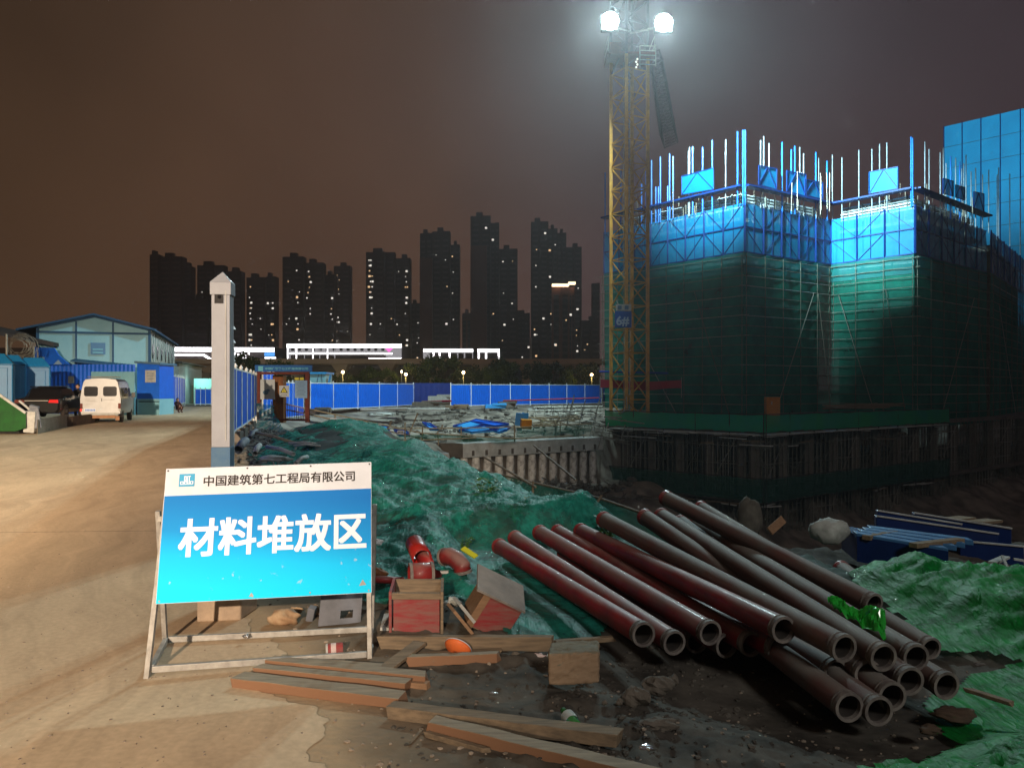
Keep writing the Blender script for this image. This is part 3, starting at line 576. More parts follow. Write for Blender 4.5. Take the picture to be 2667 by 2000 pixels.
# ================================================================ planks and timber on the ground
def plank(a, b, w_, h_, z, label, m='wood', lift=(0, 0), dy=0, name='timber_plank'):
    A = G(*a, z); B = G(*b, z); A.z = z + h_ / 2 + lift[0]; B.z = z + h_ / 2 + lift[1]; A.y += dy; B.y += dy
    n = 10; d = B - A; r = d.cross(Vector((0, 0, 1))).normalized(); u = r.cross(d).normalized(); mb = MB(); rr = random.Random(len(label))
    for i in range(n + 1):
        p = A.lerp(B, i / n)
        for x, y in ((-1, -1), (1, -1), (1, 1), (-1, 1)):
            mb.v.append(tuple(p + r * (x * w_ / 2 * (1 + rr.uniform(-.05, .05))) + u * (y * h_ / 2 * (1 + rr.uniform(-.08, .08))) + d.normalized() * (rr.uniform(-.02, .02) if i in (0, n) else 0)))
    for i in range(n):
        k = i * 4
        for j in range(4): mb.f.append((k + j, k + (j + 1) % 4, k + 4 + (j + 1) % 4, k + 4 + j))
    mb.f += [(3, 2, 1, 0), (n * 4, n * 4 + 1, n * 4 + 2, n * 4 + 3)]
    o = mb.build(name, M[m], bevel=.003); return tag(o, label, 'plank')
wf = 'woodf'
def twotone(name, top, side):
    m = mat(name, top[0], top[1], .85, scale=5, bump=.003, bscale=25, stretch=(1, 7, 7), spec=.15); nt = m.node_tree; b = nt.nodes['Principled BSDF']
    lk = [l for l in nt.links if l.to_socket == b.inputs['Base Color']][0].from_socket; g = N(nt, 'ShaderNodeNewGeometry'); s = N(nt, 'ShaderNodeSeparateXYZ'); nt.links.new(g.outputs['True Normal'], s.inputs[0])
    no = N(nt, 'ShaderNodeTexNoise'); no.inputs['Scale'].default_value = 14; a = N(nt, 'ShaderNodeMath', operation='MULTIPLY_ADD'); nt.links.new(no.outputs[0], a.inputs[0]); a.inputs[1].default_value = .8; nt.links.new(s.outputs[2], a.inputs[2])
    r = N(nt, 'ShaderNodeMapRange'); nt.links.new(a.outputs[0], r.inputs[0]); r.inputs[1].default_value = .7; r.inputs[2].default_value = 1.0
    mx = N(nt, 'ShaderNodeMixRGB'); nt.links.new(r.outputs[0], mx.inputs[0]); mx.inputs[1].default_value = side + (1,); nt.links.new(lk, mx.inputs[2]); nt.links.new(mx.outputs[0], b.inputs['Base Color']); M[name] = m
twotone('woodf', ((.30, .25, .18), (.20, .16, .115)), (.22, .12, .07))      # dusty upper faces, fresh reddish cut sides
plank((618, 1782), (1050, 1836), .115, .055, 0, 'thick front board of the three lying together before the sign', wf)
plank((668, 1757), (1062, 1799), .075, .055, 0, 'middle board of the three lying together before the sign', wf)
plank((702, 1737), (1108, 1780), .085, .055, .002, 'rear board of the three lying together before the sign', wf)
plank((1050, 1796), (1112, 1800), .05, .05, -.02, 'short reddish offcut under the ends of the boards', 'wood2')
plank((790, 1735), (1008, 1752), .06, .05, 0, 'board with a fresh orange cut end beside the sign leg', wf, dy=-.02)
plank((1003, 1752), (1092, 1692), .085, .02, .02, 'grey board lying tilted beside the right sign leg', 'wood', lift=(.01, .03))
plank((1058, 1732), (1300, 1722), .055, .055, 0, 'squared timber under the orange bowl', wf)
plank((1060, 1712), (1305, 1698), .06, .02, .0, 'thin board behind the squared timber and the orange bowl', 'wood')
plank((990, 1690), (1440, 1692), .05, .085, 0, 'long low beam in front of the two red boxes', 'wood')
plank((1440, 1680), (1600, 1668), .04, .03, .02, 'pale end of a lath pointing at the pipes', 'wood')
plank((1010, 1862), (1612, 1938), .085, .06, 0, 'long timber across the dirt below the green bottle', 'wood')
plank((1120, 1902), (1720, 2050), .085, .06, .0, 'split timber leaving the picture at the bottom edge', wf)
plank((1105, 1915), (1268, 1962), .03, .025, 0, 'thin lath beside the split timber', 'wood')
plank((1070, 1938), (1098, 1905), .014, .012, 0, 'small splinter of wood beside the thin lath', 'wood')
# wood/concrete block on the dirt
def block():
    A = G(1428, 1786); B = G(1560, 1780); h_ = .175; d = Vector((.02, .2, 0)); mb = MB(); rr = random.Random(3)
    n = 7; vs = []
    for k in range(3):
        for j in range(n):
            for i in range(n):
                pass
    base = [A, B, B + d, A + d]; mb.prism(base, (0, 0, h_)); o = mb.build('timber_block', M['woodblk'], bevel=.012)
    sub = o.modifiers.new('s', 'SUBSURF'); sub.subdivision_type = 'SIMPLE'; sub.levels = sub.render_levels = 4
    tx = bpy.data.textures.new('rough', 'CLOUDS'); tx.noise_scale = .05; ds = o.modifiers.new('d', 'DISPLACE'); ds.texture = tx; ds.strength = .022; ds.texture_coords = 'LOCAL'
    tag(o, 'square tan block with a dirty top lying alone on the dirt before the pipes', 'block')
twotone('woodblk', ((.20, .18, .13), (.12, .11, .08)), (.24, .17, .11)); block()

# ================================================================ two broken red boxes
def box1():
    D = 5.22; x0 = (1018 - CX) / F * D; x1 = (1152 - CX) / F * D; t = thing('wooden_box', ((x0 + x1) / 2, D + .2, 0), 'upright open topped red wooden box right of the sign', 'box', 'broken red plywood boxes')
    dp = .36; h_ = .265; th = .018; sk = -.03
    mb = MB(); mb.box(((x0 + x1) / 2, D, h_ / 2 - .02), (x1 - x0 - .035, th, h_ - .05)); mb.build('front_panel', M['redply'], t, bevel=.001)
    mb = MB(); mb.box(((x0 + x1) / 2, D - .004, h_ - .022), (x1 - x0 - .01, .032, .04)); mb.build('top_batten', M['wood'], t, bevel=.002)
    mb = MB(); mb.box(((x0 + x1) / 2 - .02, D + dp, h_ / 2), (x1 - x0, th, h_)); mb.build('back_panel', M['wood'], t, bevel=.001)
    for x in (x0, x1): mb = MB(); mb.prism([(x - th / 2, D - .03, 0), (x + th / 2, D - .03, 0), (x + th / 2 + sk, D + dp, 0), (x - th / 2 + sk, D + dp, 0)], (0, 0, h_ + .01)); mb.build('side_panel', M['redply'] if x == x0 else M['wood'], t, bevel=.001)
    mb = MB(); mb.box(((x0 + x1) / 2, D + dp / 2, .02), (x1 - x0 - .04, dp - .03, .015)); mb.build('floor_panel', M['wood'], t)
box1()
def box2():
    D = 5.25; c = P(1282, 1575, D + .16); t = thing('wooden_box', (c.x, c.y, 0), 'tipped over red wooden box leaning on its edge with a grey lid', 'box', 'broken red plywood boxes')
    m = Matrix.Rotation(R(-28), 3, 'Y') @ Matrix.Rotation(R(-14), 3, 'Z') @ Matrix.Rotation(R(12), 3, 'X')
    m = Matrix.Rotation(R(28), 3, 'Y') @ Matrix.Rotation(R(10), 3, 'Z') @ Matrix.Rotation(R(14), 3, 'X')
    def bx(n, o, s, mt, mm=m): mb = MB(); mb.box(c + m @ Vector(o), s, mm); mb.build(n, M[mt], t, bevel=.0015)
    bx('front_panel', (.035, -.13, -.005), (.23, .016, .25), 'redply'); bx('side_panel', (-.105, 0, -.01), (.05, .29, .29), 'wood2')
    bx('side_panel', (.15, 0, 0), (.016, .26, .25), 'redply'); bx('back_panel', (.03, .13, 0), (.25, .016, .25), 'wood')
    bx('lid', (-.01, .01, .135), (.36, .33, .016), 'lidg'); bx('bottom_panel', (.03, 0, -.13), (.25, .27, .016), 'wood')
    mb = MB(); a = P(1206, 1640, D - .02); mb.box((a.x - .02, a.y, .09), (.02, .2, .2), Euler((0, R(-38), .3))); mb.build('loose_panel', M['wood2'], t)
    mb = MB(); mb.box((a.x + .0, a.y + .1, .12), (.02, .2, .16), Euler((0, R(-38), .3))); mb.build('loose_panel', M['lgrey'], t)
box2()

# ================================================================ elbows and couplings beside the boxes
def curve_pipe(name, pts, r, mt, label, cat, grp=None, fl=True):
    pts = [Vector(p) for p in pts]; t = thing(name, (pts[0].x, pts[0].y, min(p.z for p in pts)), label, cat, grp)
    n = 18; mb = MB(); mb2 = MB(); prev = None
    for k, p in enumerate(pts):
        d = (pts[min(k + 1, len(pts) - 1)] - pts[max(k - 1, 0)]).normalized(); x = d.cross(Vector((0, 0, 1)) if abs(d.z) < .9 else Vector((0, 1, 0))).normalized(); y = x.cross(d)
        if prev is not None and x.dot(prev) < 0: x = -x; y = -y
        prev = x
        mb.v += [tuple(p + (x * math.cos(a) + y * math.sin(a)) * r) for a in [2 * math.pi * i / n for i in range(n)]]
    mb.f = [(k * n + i, k * n + (i + 1) % n, (k + 1) * n + (i + 1) % n, (k + 1) * n + i) for k in range(len(pts) - 1) for i in range(n)]
    mb.build('barrel', M[mt], t, smooth=True, solid=.006)
    if fl:
        for a, b in ((pts[0], pts[1]), (pts[-1], pts[-2])):
            d = (b - a).normalized(); MB().rings(a, a + d, [(0, r - .008), (0, r + .01), (.022, r + .01), (.024, r)], n).build('flange', M['rim'], t)
D = 6.3
curve_pipe('pipe_coupling', [P(1080, 1415, 6.45), P(1100, 1455, 6.2)], .07, 'redbright', 'bright red stub of pipe standing up out of the green net', 'pipe', None, False)
curve_pipe('pipe_elbow', [P(1100, 1440, 6.35), P(1112, 1470, 6.25), P(1130, 1500, 6.3), P(1142, 1522, 6.4)], .055, 'pipe', 'dark bent pipe under the bright red stub', 'pipe')
curve_pipe('pipe_coupling', [P(1065, 1495, 6.0), P(1128, 1492, 6.05)], .075, 'pipe', 'short thick red coupling lying behind the upright box', 'pipe')
curve_pipe('pipe_elbow', [P(1155, 1450, 6.5), P(1172, 1448, 6.45), P(1190, 1458, 6.4), P(1203, 1475, 6.35), P(1206, 1492, 6.35)], .065, 'pipe', 'curved red pipe elbow half sunk in the green net', 'pipe')
curve_pipe('steel_bar', [P(975, 1508, 5.9), P(1050, 1512, 6.0)], .022, 'pipe', 'slim rusty pipe lying behind the right sign leg', 'pipe', None, False)
def wedge(px, py, D, s, mt, label, cat, name, rot, jit=.25, seg=8, rg=6):
    c = P(px, py, D); mb = MB(); mb.ball(c, s, seg, rg, jit, Euler(rot)); return tag(mb.build(name, M[mt], smooth=True), label, cat)
wedge(985, 1490, 6.0, (.09, .05, .035), 'orust', 'crumpled rust coloured scrap behind the right sign leg', 'scrap', 'scrap', (0, .4, .3))
mb = MB(); a = P(1205, 1427, 7.0); b = P(1240, 1450, 6.9); mb.beam(a, b, .05, .012, (0, -.6, 1)); tag(mb.build('plastic_strip', M['yelp']), 'yellow green plastic strip lying on the green net', 'strip')
mb = MB(); mb.beam(P(1132, 1490, 6.35), P(1168, 1489, 6.35), .03, .02); tag(mb.build('wood_lath', M['lgrey']), 'small white lath end behind the red coupling', 'lath')
mb = MB(); a = G(990, 1645); mb.prism([a, G(1040, 1648), G(1018, 1600), G(1003, 1600)], (0, 0, .03)); tag(mb.build('plywood_scrap', M['lgrey']), 'pale triangular offcut leaning at the left of the upright red box', 'scrap')
# crumpled rags and rubbish near the boxes
def crumple(name, px, py, D, s, mt, label, cat, seed=1, k=.35, n=14):
    c = P(px, py, D); mb = MB(); rr = np.random.RandomState(seed); ox = rr.rand() * 50
    for j in range(n + 1):
        for i in range(n * 2):
            ph = math.pi * j / n; th = math.pi * i / n; d = Vector((math.sin(ph) * math.cos(th), math.sin(ph) * math.sin(th), math.cos(ph)))
            q = 1 + k * float(fbm(np.array([d.x * 2 + ox + d.z]), np.array([d.y * 2 + d.z * 1.7 + ox]), 4)[0]) * 2
            mb.v.append((c.x + d.x * s[0] * q, c.y + d.y * s[1] * q, c.z + max(d.z, -.75) * s[2] * q))
    m_ = n * 2; mb.f = [(j * m_ + i, (j + 1) * m_ + i, (j + 1) * m_ + (i + 1) % m_, j * m_ + (i + 1) % m_) for j in range(n) for i in range(m_)]
    return tag(mb.build(name, M[mt], smooth=(mt not in ('foil', 'rock'))), label, cat)
crumple('sandbag', 742, 1608, 5.42, (.105, .07, .055), 'cream', 'lumpy cream sack lying under the sign', 'sack', 3)
crumple('crumpled_paper', 768, 1590, 5.7, (.05, .03, .025), 'cream', 'crumpled paper behind the cream sack under the sign', 'paper', 5, .7)
crumple('plastic_bag', 858, 1556, 5.75, (.06, .04, .022), 'cream', 'pale crushed bag peeping under the sign bottom edge', 'bag', 9, .7)
crumple('plastic_bag', 822, 1590, 5.6, (.03, .03, .035), 'cream', 'small pale wrapper leaning on the grey plate', 'wrapper', 11, .7)
crumple('plastic_bag', 996, 1690, 4.95, (.03, .03, .03), 'sack', 'dirty white bag at the foot of the right sign leg', 'bag', 8, .5)
crumple('crumpled_cloth', 1175, 1570, 5.5, (.06, .05, .03), 'sack', 'crumpled grey rag between the two red boxes', 'rag', 12, .8)
crumple('plastic_bag', 1050, 1517, 5.6, (.03, .02, .012), 'white', 'white scrap on the back edge of the upright red box', 'scrap', 13, .5)
crumple('plastic_bag', 985, 1412, 6.9, (.04, .03, .025), 'whitesteel', 'small shiny scrap on the net right of the sign edge', 'scrap', 14, .8)
crumple('crumpled_packet', 1402, 1712, 4.86, (.045, .025, .02), 'paper', 'crumpled red and white snack packet left of the square block', 'packet', 4, .8)
crumple('snack_wrapper', 1680, 1946, 3.55, (.033, .02, .010), 'foil', 'silver foil wrapper lying on the dirt at the bottom', 'wrapper', 6, .6, 9)
crumple('snack_wrapper', 1285, 1804, 4.2, (.022, .014, .006), 'foil', 'tiny bright wrapper on the dirt left of the square block', 'wrapper', 7, .5, 7)
crumple('plastic_bag', 640, 1656, 5.0, (.02, .02, .012), 'foil', 'tiny shiny scrap at the back crossbar of the sign', 'scrap', 17, .5, 7)
for k, (px, py, D_, s, lb) in enumerate([(1655, 1815, 4.15, (.07, .06, .055), 'brown lump of rock beside a larger pale one'), (1715, 1785, 4.3, (.085, .06, .05), 'big broken chunk of concrete beneath the pipe ends'), (1715, 1890, 3.78, (.095, .05, .038), 'long flat stone nearest the bottom of the picture'), (1343, 1706, 4.85, (.025, .022, .022), 'round pebble beside the long low beam'), (1613, 1828, 4.1, (.018, .015, .018), 'small pale pebble left of the brown rock'), (1752, 1772, 4.4, (.03, .03, .035), 'upright shard of concrete behind the big chunk'), (1575, 1830, 4.1, (.015, .012, .012), 'smallest pebble left of the rocks')]):
    crumple('rock', px, py, D_, s, 'rock', lb, 'rock', 20 + k, .45, 9)
def plate():
    A = G(828, 1632); B = G(938, 1622); u = Vector((0, .09, .195)); n_ = (B - A).cross(u).normalized(); mb = MB()
    def S(a, b): return A.lerp(B, a) + u * b
    h = (.5, .8, .18, .42); th = n_ * .02
    for (a0, a1, b0, b1) in ((0, 1, 0, h[2]), (0, 1, h[3], 1), (0, h[0], h[2], h[3]), (h[1], 1, h[2], h[3])): mb.prism([S(a0, b0), S(a1, b0), S(a1, b1), S(a0, b1)], th)
    tag(mb.build('junction_plate', M['grey']), 'grey plastic plate with a square hole leaning under the sign', 'plate')
    mb = MB(); a = G(806, 1622); mb.box((a.x, a.y + .05, .05), (.05, .06, .1), Euler((.2, .25, 0))); tag(mb.build('plastic_cup', M['grey'], bevel=.006), 'small grey plastic piece left of the holed plate', 'scrap')
plate()
def can():
    c = G(868, 1712, 0); t = thing('tin_can', (c.x, c.y, 0), 'crushed red and white tin lying inside the sign frame', 'can')
    a = c + Vector((-.05, .03, .035)); b = c + Vector((.05, .05, .04)); MB().rings(a, b, [(0, .001), (0, .034), (.01, .036), (.09, .036), (.10, .034), (.10, .001)], 18).build('can_body', M['redply'], t)
    MB().rings(a, b, [(.0, .0365), (.012, .0372), (.012, .0365)], 18).build('rim', M['lgrey'], t); MB().rings(a, b, [(.03, .0366), (.045, .037), (.06, .0366)], 18).build('printed_band', M['paper'], t)
can()
def bowl():
    c = P(1190, 1692, 4.78); mb = MB(); q = Vector((.12, -.9, .42)).normalized(); mb.rings(c + q * .03, c - q, [(-.0, .078), (.004, .08), (.02, .072), (.04, .05), (.052, .02), (.054, .001)], 28)
    m = MB(); t = thing('plastic_bowl', (c.x, c.y, c.z - .06), 'orange plastic bowl tipped against the thin boards', 'bowl')
    mb = MB(); q_ = Vector((.3, .72, .62)).normalized(); c = c - q_ * .02; mb.rings(c, c + q_, [(0, .001), (.002, .03), (.012, .055), (.028, .075), (.04, .082)], 30); mb.build('bowl_shell', M['orange'], t, smooth=True, solid=.003)
    d = q_; o = c + d * .04; MB().rings(o, o + d, [(0, .080), (.0, .085), (.004, .085), (.004, .080)], 30).build('rim', M['white'], t)
bowl()
def bottle():
    a = G(1500, 1893, .03); b = G(1468, 1850, .05); t = thing('plastic_bottle', (a.x, a.y, 0), 'crushed green plastic bottle lying on the dirt', 'bottle')
    MB().rings(a, b, [(0, .002), (.002, .026), (.012, .031), (.03, .028), (.05, .033), (.08, .030), (.1, .033), (.12, .022), (.135, .013), (.145, .012)], 20).build('bottle_body', M['bottle'], t, smooth=True)
    d = (b - a).normalized(); MB().rings(a + d * .143, b + d * .2, [(0, .001), (0, .014), (.015, .014), (.015, .001)], 14).build('cap', M['dumpg'], t)
    MB().rings(a, b, [(.045, .0335), (.06, .0345), (.09, .034), (.10, .0338)], 20).build('bottle_label', M['sack'], t, smooth=True)
bottle()
def gbag():
    pts = [(2163, 1580, 4.95), (2180, 1600, 4.85), (2205, 1622, 4.8), (2225, 1600, 4.85), (2250, 1592, 4.85), (2266, 1612, 4.75), (2262, 1632, 4.7), (2300, 1628, 4.7), (2300, 1660, 4.62), (2270, 1652, 4.6), (2240, 1638, 4.65)]
    mb = MB(); n = 26; A = P(2158, 1576, 4.85); B = P(2305, 1640, 4.5); d = B - A; u = Vector((.1, .25, .1)); rr = np.random.RandomState(2)
    for i in range(n + 1):
        for j in range(11):
            s = i / n; wv = .16 + .75 * s; tt = (j / 10 - .5) * wv; p = A + d * s + u * tt
            p.z += .03 + .05 * float(fbm(np.array([i * .32]), np.array([j * .5]), 3)[0]) * 2 + .05 * math.sin(s * 9) * math.exp(-((j - 6) / 3) ** 2) * (s > .3); p.x += .03 * float(fbm(np.array([i * .5 + 9]), np.array([j * .4]), 2)[0])
            mb.v.append(tuple(p))
    mb.f = [(i * 11 + j, i * 11 + j + 1, i * 11 + 12 + j, i * 11 + 11 + j) for i in range(n) for j in range(10)]
    tag(mb.build('plastic_bag', M['gbag'], smooth=False), 'bright green plastic bag draped over the grey pipes', 'bag')
gbag()
# stones scattered on the dirt and road: nobody could count them
def gravel():
    mb = MB(); rr = random.Random(4)
    for k in range(1500):
        D_ = 3.2 + 9 * rr.random() ** 1.6; px = rr.uniform(-50, 2600)
        x = (px - CX) / F * D_; 
        if x > .6 and D_ > 5.2: continue
        onroad = px < 600; s = rr.uniform(.003, .009) * (.7 if onroad else 1.25)
        if onroad and rr.random() < .35: continue
        z = 0.006 if onroad else float(H(np.array([x]), np.array([D_]))[0])
        mb.ball((x, D_, z + s * .3), (s * rr.uniform(.8, 1.7), s, s * .7), 5, 3, .3)
    o = mb.build('gravel', M['lstone'], loc=(0, 0, 0)); o['kind'] = 'stuff'; o['label'] = 'small stones and crumbs scattered over dirt and road'
M['lstone'] = mat('small_stones', (.33, .27, .21), (.12, .10, .08), .9, scale=.9); gravel()
def clods():
    mb = MB(); rr = random.Random(8)
    for k in range(700):
        D_ = rr.uniform(3.3, 5.3); px = rr.uniform(1000, 2350) if k % 3 else rr.uniform(1450, 2000)
        x = (px - CX) / F * D_; s = rr.uniform(.006, .022) * (.6 + .4 * (k % 3 == 0))
        mb.ball((x, D_, float(H(np.array([x]), np.array([D_]))[0]) + s * .1), (s * rr.uniform(.8, 1.6), s * rr.uniform(.8, 1.4), s * .6), 6, 4, .25)
    o = mb.build('dirt_clods', M['soil'], loc=(0, 0, 0)); o['kind'] = 'stuff'; o['label'] = 'loose dark clods of earth before the pipes'
clods()

# ================================================================ green nets
def wr1(X, Y, d):
    pk = 0
    for px_, py_, h_, s_ in ((-1.8, 13.9, .30, .6), (-.95, 11.6, .10, .5), (-.2, 9.9, .14, .5), (-.6, 8.3, .22, .45), (-1.9, 9.6, .20, .7), (-.05, 7.7, .16, .4), (-2.5, 12.0, .25, .8), (-1.3, 7.0, .12, .4), (.9, 8.6, .1, .4), (-3.0, 17.5, .12, .9), (-4.9, 23.5, .2, .8)):
        pk = pk + h_ * np.exp(-np.sqrt((X - px_) ** 2 + ((Y - py_) * .7) ** 2 + .004) / s_)
    u = X * .85 + Y * .5; v = Y * .85 - X * .5
    return (pk + ridge(u * .8, v * .6, 3) ** 4 * .20 + ridge(u * 4.6, v * 1.2, 3) ** 3 * .065 + ridge(u * 2, v * 6, 2) ** 4 * .02 + fbm(X * 13, Y * 10, 3) * .03) * sm(0, -.4, d) + .01
def wr2(X, Y, d):
    u = X * .82 + Y * .58; v = X * .58 - Y * .82
    return (ridge(u * 1.5, v * .45, 2) ** 4 * .26 + ridge(u * 5.5 + 9, v * 1.0, 3) ** 3 * .06 + fbm(X * 12, Y * 12, 3) * .025) * sm(0, -.3, d) + .015
o = sheet('green_net', [(-.85, 5.8), (-.25, 5.75), (.0, 5.12), (.42, 5.1), (.62, 5.55), (1.0, 6.3), (2.4, 7.4), (2.6, 8.3), (2.1, 8.9), (1.1, 9.7), (-.1, 12.2), (-.45, 12.9), (-3.9, 13.4), (-3.2, 10.5), (-2.3, 7.6), (-1.7, 6.4), (-1.0, 5.8)], M['netg'], .012, .032, .12, wr1)
tag(o, 'large rumpled green mesh net over the earth mound behind the red boxes', 'net')
o = sheet('green_net', [(-.5, 12.7), (-1.9, 17.2), (-3.6, 23.5), (-4.9, 31), (-6.5, 37), (-9.7, 37), (-9.2, 33), (-7.0, 26), (-5.9, 21), (-4.4, 16), (-3.6, 12.9)], M['netg'], .03, .11, .3, wr1)
tag(o, 'green net running back along the pit edge to the red gate', 'net')
o = sheet('green_net', [(3.0, 7.2), (3.5, 7.6), (3.95, 7.3), (3.85, 6.7), (4.4, 6.4), (6, 6.7), (7, 5), (3.6, 4.3), (3.0, 4.75), (2.72, 5.1), (2.8, 5.7), (2.75, 6.5)], M['netb'], .05, .038, .12, lambda X, Y, d: wr2(X, Y, d) * 1.1 + .12 * sm(0, -.8, d))
tag(o, 'bright green net heaped at the right between pipes and blue boards', 'net')
o = sheet('green_net', [(1.3, 2.6), (1.25, 3.32), (1.75, 3.5), (2.1, 3.85), (2.3, 4.4), (2.75, 4.75), (4, 4.8), (5, 2.6)], M['netb'], .03, .028, .1, lambda X, Y, d: wr2(X, Y, d) + .12 * sm(0, -.8, d))
tag(o, 'bright green net in the bottom right corner of the picture', 'net')
o = sheet('dark_net', [(2.35, 7.0), (2.9, 6.5), (3.15, 7.2), (3.1, 7.8), (2.5, 7.8)], M['netdk'] if 'netdk' in M else mat('dark_grey_green_net', (.02, .045, .035), (.03, .06, .05), .8, scale=4, transl=.2, bump=.004, bscale=60), .02, .05, .08, lambda X, Y, d: wr2(X, Y, d)*.6 + .14 * sm(0, -.5, d))
tag(o, 'dark grey green net bundled behind the upper pipe ends', 'net')
o = sheet('black_sheet', [(-1.9, 13.3), (-4.3, 20), (-6.9, 28), (-7.7, 28), (-5.3, 19.5), (-2.7, 13.0)], mat('dark_tarpaulin', (.006, .012, .011), None, .8), .12, .12, .3, lambda X, Y, d: .03 + .12 * fbm(X * 2, Y * 2, 3))
tag(o, 'dark tarpaulin strip lying below the green net ridge', 'tarpaulin')
o = sheet('green_net', [(-3.3, 12.9), (-2.9, 14.0), (-4.2, 18.5), (-5.6, 22.5), (-6.9, 23.5), (-6.1, 18.5), (-4.6, 15), (-4.0, 13)], M['netg'], .04, .08, .35, wr1)
tag(o, 'torn green net lying over the rubbish beside the road fence', 'net')
def gate_net():
    U = [(670, 1050, 34), (712, 1058, 33), (728, 1100, 30), (760, 1128, 27.5), (800, 1148, 25.5), (860, 1165, 23)]; W_ = [(668, 1132, 30), (694, 1142, 29), (712, 1152, 28), (742, 1162, 26), (790, 1172, 24), (850, 1180, 22)]
    mb = MB(); n = 30; m_ = 10
    def ev(L, s): s = s * (len(L) - 1); i = min(int(s), len(L) - 2); return P(*L[i]).lerp(P(*L[i + 1]), s - i)
    for i in range(n + 1):
        a_, b_ = ev(U, i / n), ev(W_, i / n)
        for j in range(m_ + 1): p = a_.lerp(b_, j / m_); p.z -= .12 * math.sin(math.pi * j / m_); o = .25 * float(fbm(np.array([i * .35]), np.array([j * .3]), 3)[0]); mb.v.append((p.x + o, p.y + o, p.z + o * .4))
    mb.f = [(i * (m_ + 1) + j, i * (m_ + 1) + j + 1, (i + 1) * (m_ + 1) + j + 1, (i + 1) * (m_ + 1) + j) for i in range(n) for j in range(m_)]
    tag(mb.build('green_net', M['netg'], smooth=True), 'green net swooping down from the road fence before the red gate', 'net')
gate_net()
def rubble():
    mb = MB(); rr = random.Random(77)
    for k in range(420):
        D_ = rr.uniform(10, 30); px = rr.uniform(612, 700 + (30 - D_) * 9); x = (px - CX) / F * D_; z = float(H(np.array([x]), np.array([D_]))[0]); s = rr.uniform(.02, .12)
        if rr.random() < .6: mb.ball((x, D_, z), (s * rr.uniform(.8, 1.8), s, s * .6), 6, 4, .3)
        else: a_ = rr.uniform(0, 3.14); l = rr.uniform(.15, .8); d_ = Vector((math.cos(a_) * l / 2, math.sin(a_) * l / 2, rr.uniform(-.05, .12))); c_ = Vector((x, D_, z + .05)); mb.beam(c_ - d_, c_ + d_, rr.uniform(.02, .06), .02)
    o = mb.build('rubble', M['rock2'], loc=(0, 0, 0)); o['kind'] = 'stuff'; o['label'] = 'loose rubble and sticks on the earth beside the road fence'
M['rock2'] = mat('mixed_rubble', (.15, .14, .12), (.05, .047, .044), .9, scale=1.2); rubble()
# weeds
def weed(px, py, D_, s, label, seed):
    c = P(px, py, D_); c.z = float(H(np.array([c.x]), np.array([c.y]))[0]); rr = random.Random(seed)
    t = thing('weed_plant', c.to_tuple(), label, 'weed'); mb = MB(); ms = MB()
    for k in range(9):
        a = rr.uniform(0, 6.28); l = s * rr.uniform(.5, 1); tip = c + Vector((math.cos(a) * l * .5, math.sin(a) * l * .4, l)); ms.tube(c, tip, .006, 4, .002)
        for q in range(12):
            p = c.lerp(tip, rr.uniform(.25, 1)); b = rr.uniform(0, 6.28); d = Vector((math.cos(b), math.sin(b), rr.uniform(-.4, .5))) * s * rr.uniform(.12, .25); n_ = d.cross(Vector((rr.uniform(-1, 1), rr.uniform(-1, 1), 1))).normalized() * s * .055
            mb.add([p, p + d * .5 + n_, p + d, p + d * .5 - n_], [(0, 1, 2, 3)])
    mb.build('foliage', M['weed'], t); ms.build('stem', M['weed'], t)
weed(1268, 1310, 9.6, .42, 'leafy weed poking through the net on the mound', 1); weed(1340, 1340, 9.0, .3, 'small weed right of the leafy one on the mound', 2)
weed(1583, 1345, 8.7, .28, 'dark bushy weed at the pit rail behind the red pipes', 3); weed(1205, 1400, 7.9, .2, 'thin weed low on the green net', 4)
# ================================================================ fences
def panel_fence(name, pts, label, top, bot, mt='blue', post=.07, frame=.05, grp=None, parts=True):
    """pts: list of (x,y) post positions; top/bot heights"""
    t = thing(name, (pts[0][0], pts[0][1], 0), label, 'fence', grp)
    for i, (x, y) in enumerate(pts):
        mb = MB(); mb.box((x, y, (top + .05) / 2), (post, post, top + .05)); mb.add([(x + a * post * .8, y + b * post * .8, top + .05) for a, b in ((-1, -1), (1, -1), (1, 1), (-1, 1))] + [(x, y, top + .16)], [(0, 1, 4), (1, 2, 4), (2, 3, 4), (3, 0, 4), (3, 2, 1, 0)]); mb.build('post', M['whitesteel'], t)
    for (ax, ay), (bx, by) in zip(pts, pts[1:]):
        a = Vector((ax, ay, 0)); b = Vector((bx, by, 0)); d = (b - a).normalized(); a2 = a + d * post * .5; b2 = b - d * post * .5
        # ribbed sheet panel
        n_ = Vector((-d.y, d.x, 0)); L = (b2 - a2).length; k = max(2, int(L / .2)); k = min(k, 14); mb = MB()
        for i in range(k * 2 + 1):
            p = a2.lerp(b2, i / (k * 2)) + n_ * (.014 if (i // 1) % 2 else -.014); mb.v += [(p.x, p.y, bot + frame), (p.x, p.y, top - frame)]
        mb.f = [(2 * i, 2 * i + 2, 2 * i + 3, 2 * i + 1) for i in range(k * 2)]
        pn = mb.build('panel', M[mt], t)
        for z in (bot + frame / 2, top - frame / 2): mb = MB(); mb.beam(a2 + Vector((0, 0, z)), b2 + Vector((0, 0, z)), .045, frame); mb.build('rail', M['whitesteel'], pn)
    return t
def gx(px, D): return ((px - CX) / F * D, D)
